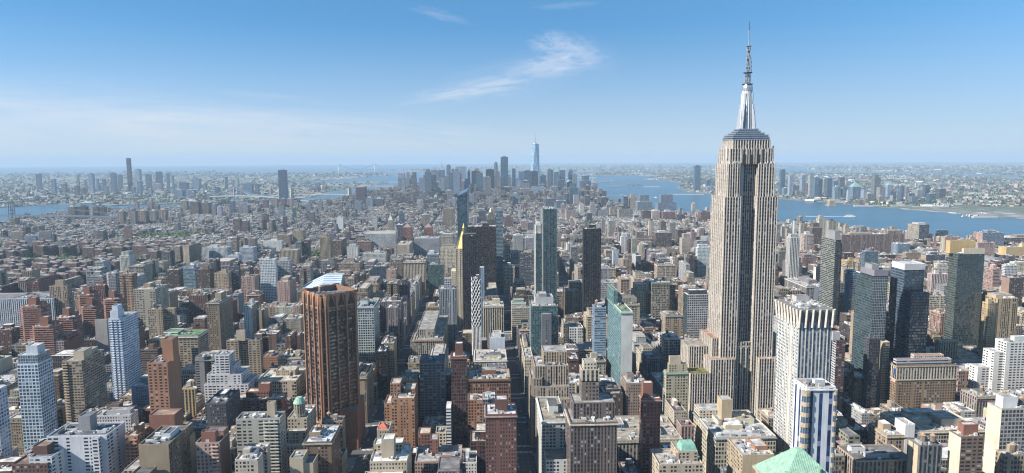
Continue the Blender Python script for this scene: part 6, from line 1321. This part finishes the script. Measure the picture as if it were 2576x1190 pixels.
# low boroughs beyond the water: scattered with equal spacing in view
FARL = [(BKLN, 0), (BAYN, 1), (NEWK, 2), (STAT, 3), (ISL[0], 4), (ISL[1], 4), (ISL[2], 4)]
GREENS = []
def farfill(n, pyr):
    for _ in range(n):
        px = rnd.uniform(-160, 2730); py = rnd.uniform(*pyr)
        r_ = ray(px, py); 
        if r_[2] >= -0.0088: continue
        t = -H/r_[2]; x, y = r_[0]*t, r_[1]*t; dist = math.hypot(x, y)
        if dist > 29000: continue
        for L, k in FARL:
            if inside(L, x, y): break
        else: continue
        a = rnd.random()*math.pi; sc_ = 1+max(0, dist-4500)/9000
        if k == 4 and rnd.random() < .6: continue
        if rnd.random() < (.48 if k in (0, 1) else .42): GREENS.append((x, y, sc_, dist)); continue
        ind = (k in (1, 2) and rnd.random() < .16) or (k == 0 and rnd.random() < .05) or (k == 3 and rnd.random() < .1)
        w_ = rnd.uniform(10, 30)*sc_; d_ = rnd.uniform(10, 30)*sc_; h = rnd.uniform(7, 15)*(1+.25*(sc_-1))
        if ind: w_ *= 3.5; d_ *= 2.2; h = rnd.uniform(9, 16)
        elif rnd.random() < .05: h *= rnd.uniform(2, 4); w_ *= .8; d_ *= .8
        c = 'white' if ind and rnd.random() < .4 else rnd.choice(['tan', 'brown', 'dkred', 'lgrey', 'beige', 'dkbrown', 'grey', 'grey', 'pink', 'stone'])
        ca, sa = math.cos(a), math.sin(a); pts = [(x+ca*u-sa*v, y+sa*u+ca*v) for u, v in ((-w_/2, -d_/2), (w_/2, -d_/2), (w_/2, d_/2), (-w_/2, d_/2))]
        CITY.prism(pts, -.5, h, style('small', c, jit=.15), roofst(rnd.choice([(.66, .66, .64), (.4, .4, .4), (.25, .25, .26)])) if ind else roofst(rnd.choice([(.3, .3, .3), (.18, .18, .18), (.45, .44, .42), (.12, .12, .12), (.6, .6, .58)])), FAC)
farfill(9000, (437, 520)); farfill(5500, (423, 445)); farfill(2600, (418, 425))
CB = CITY.build('city_fabric'); tag(CB, "mass of countless low rooftops filling the blocks to the horizon", "city fabric", None, "stuff")
print("city faces", len(CITY.f), "lots", len(LOTS), "heroes", len(FOOT))

# ---------------------------------------------------------------- pavement blocks and road paint
pv = []; pf = []
for (xa, xb, ya, yb_) in BLOCKS+[STUY]+PARKS:
    n = len(pv); e = 3.2
    q = [(xa-e, ya-e), (xb+e, ya-e), (xb+e, yb_+e), (xa-e, yb_+e)]
    pv += [(x, y, .15) for x, y in q]+[(x, y, -.05) for x, y in q]
    pf += [(n, n+1, n+2, n+3)]+[(n+i+4, n+(i+1) % 4+4, n+(i+1) % 4, n+i) for i in range(4)]
me = bpy.data.meshes.new("pavement"); me.from_pydata(pv, [], pf); me.materials.append(M_WALK); me.update(); o = bpy.data.objects.new("pavement", me); C.objects.link(o); o['kind'] = 'structure'
M_PAINT = flat_mat("road_paint", lambda t, p: (lk(t, mixc(t, maprange(t, noise(t, 1.2, 3), .35, .7, 0, 1), (.50, .49, .46), (.72, .71, .68)), p.inputs['Base Color']), setattr(p.inputs['Roughness'], 'default_value', .8)))
pv = []; pf = []
def paint(x0, x1, y0, y1):
    n = len(pv); pv.extend([(x0, y0, .006), (x1, y0, .006), (x1, y1, .006), (x0, y1, .006)]); pf.append((n, n+1, n+2, n+3))
for (ax, hw) in AVE[7:17]:
    for n in range(36, 18, -1):
        y = STREET(n)
        if not seen(ax, y, 0): continue
        rw = hw-3.4
        for s in (-1, 1):
            yc = y+s*7.5; k = int(rw*2/1.3)
            for i in range(k): paint(ax-rw+i*1.3+.3, ax-rw+i*1.3+.9, yc-1.9, yc+1.9)
        for xx in (-.33, .33):
            yy = y+12
            while yy < y+68: paint(ax+xx*rw-.08, ax+xx*rw+.08, yy, yy+3); yy += 9
me = bpy.data.meshes.new("road_markings"); me.from_pydata(pv, [], pf); me.materials.append(M_PAINT); me.update(); o = bpy.data.objects.new("road_markings", me); C.objects.link(o); o['kind'] = 'structure'
# ---------------------------------------------------------------- trees
def leafball(mb, x, y, z, rx, rz, n, q, col):
    for i in range(n):
        u = rnd.uniform(-1, 1); a = rnd.uniform(0, 2*math.pi); r = rnd.uniform(.45, 1)**.5
        cx = x+rx*r*math.sqrt(1-u*u)*math.cos(a)*rnd.uniform(.8, 1.1); cy = y+rx*r*math.sqrt(1-u*u)*math.sin(a)*rnd.uniform(.8, 1.1); cz = z+rz*r*u
        d1 = Vector((rnd.uniform(-1, 1), rnd.uniform(-1, 1), rnd.uniform(-.6, .6))).normalized(); d2 = d1.cross(Vector((rnd.uniform(-1, 1), rnd.uniform(-1, 1), rnd.uniform(-1, 1)))).normalized()
        s = q*rnd.uniform(.6, 1.3); c = Vector((cx, cy, cz)); k = rnd.uniform(.7, 1.35); cc = plain(tuple(v*k for v in col))
        mb.poly([c+d1*s, c+d2*s*.8, c-d1*s, c-d2*s*.8], [(0, 0)]*4, cc, LEAF)
GR = [(.14, .22, .06), (.18, .27, .07), (.10, .17, .05), (.23, .30, .09)]
def make_tree(r=4.5, h=11):
    root = empty("tree", (0, 0, 0)); t = MB(); t.cyl(0, 0, .35, 0, h*.45, 6, plain((.09, .07, .05)), r2=.22, cap=False)
    for i in range(5):
        a = i*1.26+rnd.random(); t.bar((0, 0, h*.4), (math.cos(a)*r*.55, math.sin(a)*r*.55, h*.68), .14, plain((.09, .07, .05)), PLAIN, r2=.06)
    t.build('trunk', root); c = MB(); col = rnd.choice(GR)
    for i in range(7):
        a = rnd.uniform(0, 6.28); rr = rnd.uniform(0, r*.6); leafball(c, math.cos(a)*rr, math.sin(a)*rr, h*.68+rnd.uniform(-1.5, 2), r*rnd.uniform(.4, .6), r*.42, 42, .5, col)
    c.build('crown', root); return root
TP = [make_tree(rnd.uniform(3.6, 5.2), rnd.uniform(9, 13)) for _ in range(5)]; tu = [False]*5; NT = [0]
def put_tree(x, y, lab, grp, k=1.0):
    i = rnd.randrange(5)
    if not tu[i]: r = TP[i]; r.location = (x, y, 0); tu[i] = True
    else: r = copy_tree(TP[i], x, y, rnd.uniform(0, 6.28))
    r.scale = (k, k, k); tag(r, lab, "tree", grp); NT[0] += 1
# trees that can be told apart: the park at the avenue's end, the wide avenue's mall, corner greens
def tree_row(pts, where, grp):
    pts = [p for p in pts if not hit(p[0]-1, p[0]+1, p[1]-1, p[1]+1, 0)]
    for i, (x, y, k) in enumerate(sorted(pts, key=lambda p: (p[1], p[0]))): put_tree(x, y, f"green leafy tree, {ordw(i)} going away {where}", grp, k)
px0, px1, py0, py1 = PARKS[0]
tree_row([(px0+8+rnd.uniform(0, px1-px0-16), py0+10+rnd.uniform(0, py1-py0-20), rnd.uniform(1.0, 1.5)) for _ in range(58)], "in the square at the dark avenue's end", "trees of the square")
tree_row([(-112+rnd.uniform(-3, 3), 640+i*17+rnd.uniform(-4, 4), rnd.uniform(.6, 1)) for i in range(24)], "along the wide avenue's planted middle", "trees of the avenue mall")
tree_row([(28.5, 655+i*22+rnd.uniform(-5, 5), rnd.uniform(.5, .7)) for i in range(8)]+[(54, 700+i*31, .7) for i in range(6)], "on the dark avenue's pavement", "street trees of the dark avenue")
# estate and courtyard greens in the left half
est = []
while len(est) < 58:
    x, y = rnd.uniform(STUY[0], STUY[1]), rnd.uniform(STUY[2], STUY[3])
    if inside(MANH, x-10, y) and seen(x, y, 0) and not hit(x-4, x+4, y-4, y+4, 0): est.append((x, y, rnd.uniform(1.2, 1.9)))
tree_row(est, "between the brick slabs of the estate", "trees of the brick estate")
kb = []
for _ in range(4000):
    if len(kb) >= 52: break
    x, y = rnd.uniform(-900, -260), rnd.uniform(640, 1500)
    if seen(x, y, 0) and not hit(x-3, x+3, y-3, y+3, 0) and abs(min(AVE, key=lambda a: abs(a[0]-x))[0]-x) < 16: kb.append((x, y, rnd.uniform(.7, 1.2)))
tree_row(kb, "on the pavements of the left quarter", "street trees of the left quarter")
# woods, big parks and far greenery read as masses
GM = MB(); GR = [(.10, .16, .05), (.13, .19, .055), (.08, .13, .04), (.16, .21, .07)]
def blob(x, y, s, n=10):
    col = rnd.choice(GR); leafball(GM, x, y, 4+s*.45, s, s*.55, n, s*.42, col)
for (gx, gy) in CLEAR:
    for _ in range(70):
        a_ = rnd.uniform(0, 6.28); r_ = rnd.uniform(0, 42); blob(gx+r_*math.cos(a_), gy+r_*math.sin(a_), rnd.uniform(5, 8), 12)
for (a, b, c_, e) in PARKS[1:]+[(-1290, -1170, 1915, 2005)]:
    for _ in range(int((b-a)*(e-c_)/90)): blob(rnd.uniform(a+3, b-3), rnd.uniform(c_+3, e-3), rnd.uniform(5, 9), 14)
def strip_green(pts, wid, step, s):
    for (xa, ya), (xb, yb_) in zip(pts[:-1], pts[1:]):
        L = math.hypot(xb-xa, yb_-ya)
        for i in range(int(L/step)):
            f = rnd.random(); blob(xa+(xb-xa)*f+rnd.uniform(-wid, wid), ya+(yb_-ya)*f+rnd.uniform(-wid, wid), rnd.uniform(.7, 1.3)*s, 8)
P_ = lambda *L: [atZ(a, b, 0) for a, b in L]
strip_green(P_((848, 546), (872, 528), (884, 518)), 45, 3, 10)        # long narrow park among the tenements
strip_green(P_((755, 556), (775, 545)), 20, 4, 9); strip_green(P_((270, 548), (300, 552), (345, 556), (390, 552)), 28, 4, 10); strip_green(P_((700, 528), (745, 530), (770, 538)), 30, 5, 9)
strip_green(P_((1465, 566), (1490, 562)), 22, 5, 9); strip_green(P_((1400, 572), (1425, 566)), 22, 5, 9); strip_green(P_((1770, 560), (1780, 562)), 20, 7, 9)
for _ in range(1500):
    x, y = rnd.uniform(STUY[0], STUY[1]), rnd.uniform(STUY[2], STUY[3])
    if inside(MANH, x, y) and seen(x, y, 0) and not hit(x-2, x+2, y-2, y+2, 0): blob(x, y, rnd.uniform(5, 8), 9)
for _ in range(1500):
    x, y = rnd.uniform(-2300, 1900), rnd.uniform(1700, 4600)
    if inside(MANH, x, y) and seen(x, y, 0): blob(x, y, rnd.uniform(3, 6), 6)
GR = [(.05, .08, .035), (.07, .10, .04), (.04, .07, .03)]
for (x, y, s, dist) in GREENS: blob(x, y, rnd.uniform(9, 20)*s, 7)
strip_green(G([(40.7040, -74.0500), (40.6960, -74.0600), (40.6900, -74.0620)]), 240, 9, 22)
G_ = GM.build('woods'); tag(G_, "green treetops of parks and far woods between the rooftops", "woods", None, "stuff")

# ---------------------------------------------------------------- bridges
def susp(label, T1, T2, deck, tower_h, k1, k2, col, tw, name="bridge", lattice=False, ext=1.0, wdt=18):
    xa, ya = [p-(q-p)*k1 for p, q in zip(T1, T2)]; xb, yb_ = [q+(q-p)*k2 for p, q in zip(T1, T2)]; t1, t2 = k1/(1+k1+k2), (1+k1)/(1+k1+k2); L = math.hypot(xb-xa, yb_-ya); ux, uy = (xb-xa)/L, (yb_-ya)/L; nx, ny = -uy, ux
    root = empty(name, (xa, ya, 0)); tag(root, label, "bridge"); o = root.location; s_ = plain(col)
    P = lambda t, n, z: (xa+ux*L*t+nx*n, ya+uy*L*t+ny*n, z)
    w = MB(o); seg = 24
    for i in range(seg):
        f, g = i/seg, (i+1)/seg; z0_, z1_ = [deck*(1-.55*abs(q*2-1)**2.2) for q in (f, g)]
        w.poly([P(f, -wdt/2, z0_), P(g, -wdt/2, z1_), P(g, wdt/2, z1_), P(f, wdt/2, z0_)], [(0, 0)]*4, s_, PLAIN)
        for e in (-1, 1):
            q = [P(f, e*wdt/2, z0_-7), P(g, e*wdt/2, z1_-7), P(g, e*wdt/2, z1_+.01), P(f, e*wdt/2, z0_+.01)]; w.poly(q if e > 0 else q[::-1], [(0, 0)]*4, s_, PLAIN)
    w.build('deck', root)
    for t in (t1, t2):
        w = MB(o)
        for e in (-1, 1):
            c = P(t, e*wdt*.42, 0); 
            if lattice:
                for q in (-1, 1):
                    w.bar((c[0]+ux*q*9, c[1]+uy*q*9, -4), (c[0]+ux*q*3, c[1]+uy*q*3, tower_h), tw*.5, s_, PLAIN)
                for z_ in range(0, int(tower_h)-12, 14): w.bar((c[0]+ux*8, c[1]+uy*8, z_), (c[0]-ux*6, c[1]-uy*6, z_+14), .8, s_, PLAIN)
            else: w.bar((c[0], c[1], -4), (c[0], c[1], tower_h), tw, s_, PLAIN)
        for z_ in ((tower_h-5, deck+6) if not lattice else (tower_h-4, deck+22, deck+4)): w.bar(P(t, -wdt*.45, z_), P(t, wdt*.45, z_), tw*.6, s_, PLAIN)
        w.build('tower', root)
    w = MB(o)
    for e in (-1, 1):
        pts = []
        for i in range(33):
            f = i/32
            if f < t1: z_ = deck*.6+(tower_h-deck*.6)*(f/t1)**1.3
            elif f > t2: z_ = deck*.6+(tower_h-deck*.6)*((1-f)/(1-t2))**1.3
            else: q = (f-t1)/(t2-t1)*2-1; z_ = deck+4+(tower_h-deck-4)*q*q
            pts.append(P(f, e*wdt*.45, z_))
        for a, b in zip(pts[:-1], pts[1:]): w.bar(a, b, ext, s_, PLAIN)
        for a in pts[1:-1:1]: w.bar(a, (a[0], a[1], deck*.8), .35, s_, PLAIN)
    w.build('cable', root)
susp("blue grey steel bridge with lattice towers entering at the left edge", geo(40.7153, -73.9746), geo(40.7120, -73.9672), 40, 102, 1.0, .8, (.12, .16, .21), 3.0, lattice=True, wdt=30, ext=.6)
susp("pale blue suspension bridge left of the chevron tower", geo(40.7085, -73.9925), atZ(594, 504, 0), 42, 102, .55, .6, (.24, .30, .36), 3.4, wdt=32, ext=.8)
susp("stone towered suspension bridge right of the chevron tower", atZ(880, 501, 0), atZ(735, 500, 0), 40, 84, .6, .5, (.40, .36, .31), 7.5, wdt=24, ext=.5)
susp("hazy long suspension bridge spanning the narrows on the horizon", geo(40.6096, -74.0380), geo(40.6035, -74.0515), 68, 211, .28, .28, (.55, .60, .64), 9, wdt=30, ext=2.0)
# low viaduct over the western bay
(xa, ya), (xb, yb_) = geo(40.6900, -74.1080), geo(40.7000, -74.1500); root = empty("viaduct", (xa, ya, 0)); tag(root, "long low trestle viaduct crossing the blue bay in the west", "viaduct"); w = MB(root.location)
w.bar((xa, ya, 32), (xb, yb_, 26), 3.5, plain('grey'), PLAIN); w.build('deck', root); w = MB(root.location)
for i in range(26): f = i/25; w.bar((xa+(xb-xa)*f, ya+(yb_-ya)*f, -4), (xa+(xb-xa)*f, ya+(yb_-ya)*f, 30), 3, plain('grey'), PLAIN)
w.build('trestle', root)
# statue on its island
x, y = geo(40.6893, -74.0447); root = empty("statue", (x, y, 0)); tag(root, "tiny pale green statue on pedestal on a harbour islet", "statue"); w = MB(root.location); w.frus(x-20, x+20, y-20, y+20, 0, x-16, x+16, y-16, y+16, 12, plain('stone')); w.frus(x-9, x+9, y-9, y+9, 12, x-6, x+6, y-6, y+6, 47, plain('stone')); w.build('pedestal', root)
w = MB(root.location); gg = plain((.30, .45, .38)); w.cyl(x, y, 5, 47, 66, 8, gg, r2=3.4); w.cyl(x, y, 3.4, 66, 76, 8, gg, r2=2.2); w.cyl(x, y, 2.0, 76, 82, 8, gg, r2=1.5); w.bar((x+2.5, y, 74), (x+5, y, 92), .9, gg, PLAIN); w.cyl(x+5, y, 1.6, 91, 94, 6, gg); w.build('figure', root)
# piers and the square ventilation house in the river
def pier(px0, px1, py, lab, dep=22, h=3, c='lgrey'):
    (xa, ya), (xb, yb_) = atZ(px0, py, 0), atZ(px1, py, 0); root = empty("pier", ((xa+xb)/2, (ya+yb_)/2, 0)); tag(root, lab, "pier"); w = MB(root.location)
    L = math.hypot(xb-xa, yb_-ya); nx, ny = -(yb_-ya)/L*dep, (xb-xa)/L*dep; pts = [(xa, ya), (xb, yb_), (xb+nx, yb_+ny), (xa+nx, ya+ny)]
    w.prism(pts, -4, h, plain(c), plain('lgrey'), mat=PLAIN); w.build('deck', root)
for a, b, y, l in [(2000, 2076, 501, "long thin pale pier reaching into the wide river"), (2150, 2245, 518, "straight white edged pier below the far glass towers"), (2245, 2300, 519, "short pier continuing the white edged quay"), (2300, 2386, 521, "thin breakwater in front of the round glass tower"), (2450, 2510, 546, "flat green topped pier at the marsh mouth"), (1680, 1770, 489, "pale quay under the lone blue tower"),
                   (880, 1000, 458, "long pale container pier in the upper bay"), (905, 985, 468, "second pale pier nearer in the upper bay"), (1560, 1660, 441, "white roofed freight pier far across the bay"), (1420, 1500, 447, "low pier with red cranes far across the bay"), (1620, 1660, 470, "flat quay on the harbour islet")]: pier(a, b, y, l)
root, X0, X1, d, s, z = simple("square tan ventilation tower standing in the wide river", "tower", "tower", 2087, 2101, 502, d=atZ(2094, 516, 0)[1], s=34)
w = MB(root.location); w.box(X0, X1, d, d+s, -4, z*.8, style('punch', 'sand')); w.frus(X0+3, X1-3, d+3, d+s-3, z*.8, X0+6, X1-6, d+6, d+s-6, z, plain('sand')); w.build('wall', root); w = MB(root.location); w.box(X0-8, X1+8, d-8, d+s+8, -4, 0, plain('stone'), mat=PLAIN); w.build('plinth', root)
# boats
def boat(px, py, L, lab, hd=0.0, wake=True, cat="ferry"):
    x, y = atZ(px, py, -4); root = empty(cat.replace(' ', '_'), (0, 0, 0)); tag(root, lab, cat); wd = L*.24
    def tr(mb, pts, z0, z1, c): mb.prism(pts, z0, z1, plain(c), plain(c), mat=PLAIN)
    w = MB(); tr(w, [(-L/2, -wd/2), (L*.3, -wd/2), (L/2, 0), (L*.3, wd/2), (-L/2, wd/2)], -1, 3, 'white'); w.build('hull', root)
    w = MB(); tr(w, [(-L*.4, -wd*.4), (L*.22, -wd*.4), (L*.22, wd*.4), (-L*.4, wd*.4)], 3, 6.5, 'lgrey'); tr(w, [(-L*.3, -wd*.3), (L*.1, -wd*.3), (L*.1, wd*.3), (-L*.3, wd*.3)], 6.5, 9, 'white'); w.build('cabin', root)
    root.location = (x, y, -4); root.rotation_euler = (0, 0, hd)
    if wake:
        n = MB(); n.poly([(L*.3, -wd*.6, .12), (L*.3, wd*.6, .12), (-L*3.6, wd*1.5, .12), (-L*3.6, -wd*1.5, .12)][::-1], [(0, 0)]*4, plain((.42, .55, .62)), PLAIN); o = n.build('wake'); o.location = root.location; o.rotation_euler = root.rotation_euler; tag(o, "pale foam wake trailing "+lab.split(' ', 1)[1].split(' ')[0]+" "+cat+" at "+lab.split()[-1], None, None, "stuff")
boat(2141, 545, 62, "white double deck ferry crossing the wide river", R(-12)); pass
boat(1567, 491, 38, "small white boat between islet and lone blue tower", R(10), cat="boat"); boat(1440, 470, 40, "white tour boat in the open harbour water", R(170), cat="boat"); boat(1650, 490+8, 30, "tiny pale tug in the river mouth", R(-20), cat="boat"); boat(1540, 440+15, 50, "faint ship on the far bay water", R(5), cat="ship"); boat(820, 470, 60, "faint barge in the channel of the upper bay", R(20), cat="ship")
for i in range(7): boat(2425+i*9+rnd.uniform(-2, 2), 543+rnd.uniform(-4, 3), 30, f"moored white boat, {ordw(i)} in the marina by the marsh pier", R(rnd.uniform(-40, 40)), wake=False, cat="boat")

# ---------------------------------------------------------------- cars on the two avenues that can be looked into
CARC = [((.62, .62, .62), 'white'), ((.02, .02, .025), 'black'), ((.30, .31, .33), 'silver'), ((.75, .42, .03), 'yellow'), ((.08, .09, .12), 'dark grey'), ((.62, .62, .62), 'white')]
def make_car(col, van=False):
    root = empty("car", (0, 0, 0)); w = MB(); L, wd = (5.6, 2.0) if van else (4.7, 1.85); s_ = plain(col)
    prof = [(-L/2, .35), (-L/2, .95), (-L/2+.15, 1.0), (L/2-1.0, .98), (L/2, .8), (L/2, .35)]
    for i in range(len(prof)):
        a, b = prof[i], prof[(i+1) % len(prof)]; w.poly([(-wd/2, a[0], a[1]), (-wd/2, b[0], b[1]), (wd/2, b[0], b[1]), (wd/2, a[0], a[1])], [(0, 0)]*4, s_, PLAIN)
    for e in (-1, 1): w.poly([(e*wd/2, p_[0], p_[1]) for p_ in (prof if e > 0 else prof[::-1])], [(0, 0)]*6, s_, PLAIN)
    w.build('body', root); w = MB(); zt = 2.3 if van else 1.48; w.frus(-wd/2+.06, wd/2-.06, -L/2+(.1 if van else .7), L/2-1.3, .985, -wd/2+.22, wd/2-.22, -L/2+(.2 if van else 1.1), L/2-2.0, zt-.06, plain((.02, .025, .03))); w.build('windows', root)
    w = MB(); w.box(-wd/2+.2, wd/2-.2, -L/2+(.2 if van else 1.1), L/2-2.0, zt-.06, zt, s_, mat=PLAIN); w.build('roof', root)
    for sx in (-1, 1):
        for sy in (-1, 1):
            w = MB(); n = 8
            ring = [(math.cos(2*math.pi*i/n)*.34, .34+math.sin(2*math.pi*i/n)*.34) for i in range(n)]; x = sx*(wd/2-.05)
            w.poly([(x+sx*.08, sy*L*.3+a, b) for a, b in (ring if sx < 0 else ring[::-1])], [(0, 0)]*n, plain('black'), PLAIN)
            for i in range(n): a, b = ring[i], ring[(i+1) % n]; w.poly([(x-.1, sy*L*.3+a[0], a[1]), (x-.1, sy*L*.3+b[0], b[1]), (x+sx*.08, sy*L*.3+b[0], b[1]), (x+sx*.08, sy*L*.3+a[0], a[1])], [(0, 0)]*4, plain('black'), PLAIN)
            w.build('wheel', root)
    return root
protosC = [(make_car(c, v), n, v) for (c, n), v in zip(CARC, (False, False, False, False, False, True))]; cu = [False]*6
cars = []
for ax, hw, y0_, y1_, wh in ((41, 8.2, 610, 1300, 'the dark central avenue'), (-104, 7.5, 610, 1000, "the wide avenue's near lanes"), (-122, 7.5, 610, 1000, "the wide avenue's far lanes"), (196, 9, 560, 640, "the avenue beside the palazzo store")):
    lst = []
    for lane in (-1, -.35, .35, 1):
        y = y0_+rnd.uniform(0, 20)
        while y < y1_:
            if rnd.random() < (.75 if abs(lane) == 1 else .38): lst.append((ax+lane*hw, y))
            y += rnd.uniform(7, 14) if abs(lane) == 1 else rnd.uniform(10, 40)
            if y > 900: y += 8
    lst = [c for c in lst if abs((c[1]-40) % 80.5) > 9 and abs((c[1]-40) % 80.5) < 71.5 and not hit(c[0]-1, c[0]+1, c[1]-3, c[1]+3, 0)][:80]
    for i, (x, y) in enumerate(sorted(lst, key=lambda q: q[1])):
        k = rnd.randrange(6); pr, cn, v = protosC[k]
        if not cu[k]: r = pr; cu[k] = True; r.location = (x, y, .02)
        else: r = copy_tree(pr, x, y, 0); r.location = (x, y, .02)
        tag(r, f"{cn} {'van' if v else 'car'}, {ordw(i)} going away on {wh}", "van" if v else "car", "cars on the avenues")

# ---------------------------------------------------------------- air
HB = 47000.0
M_HAZE = bpy.data.materials.new("haze"); M_HAZE.use_nodes = True; t = M_HAZE.node_tree; t.nodes.clear()
o_ = N(t, 'ShaderNodeOutputMaterial'); pv_ = N(t, 'ShaderNodeVolumePrincipled'); lk(t, pv_.outputs[0], o_.inputs['Volume'])
pv_.inputs['Color'].default_value = (.40, .53, .67, 1); pv_.inputs['Density'].default_value = 4.6e-5; pv_.inputs['Anisotropy'].default_value = .0
hz = MB(); hz.box(-HB, HB, -HB, HB, -6, 470, plain('white'), mat=PLAIN, bottom=True)
ho = hz.build('haze'); ho.data.materials.clear(); ho.data.materials.append(M_HAZE); ho['kind'] = 'stuff'; ho['label'] = "pale blue haze lying over the city and bay"
print("objects", len(bpy.data.objects), "heroes", NB[0], "trees", NT[0])
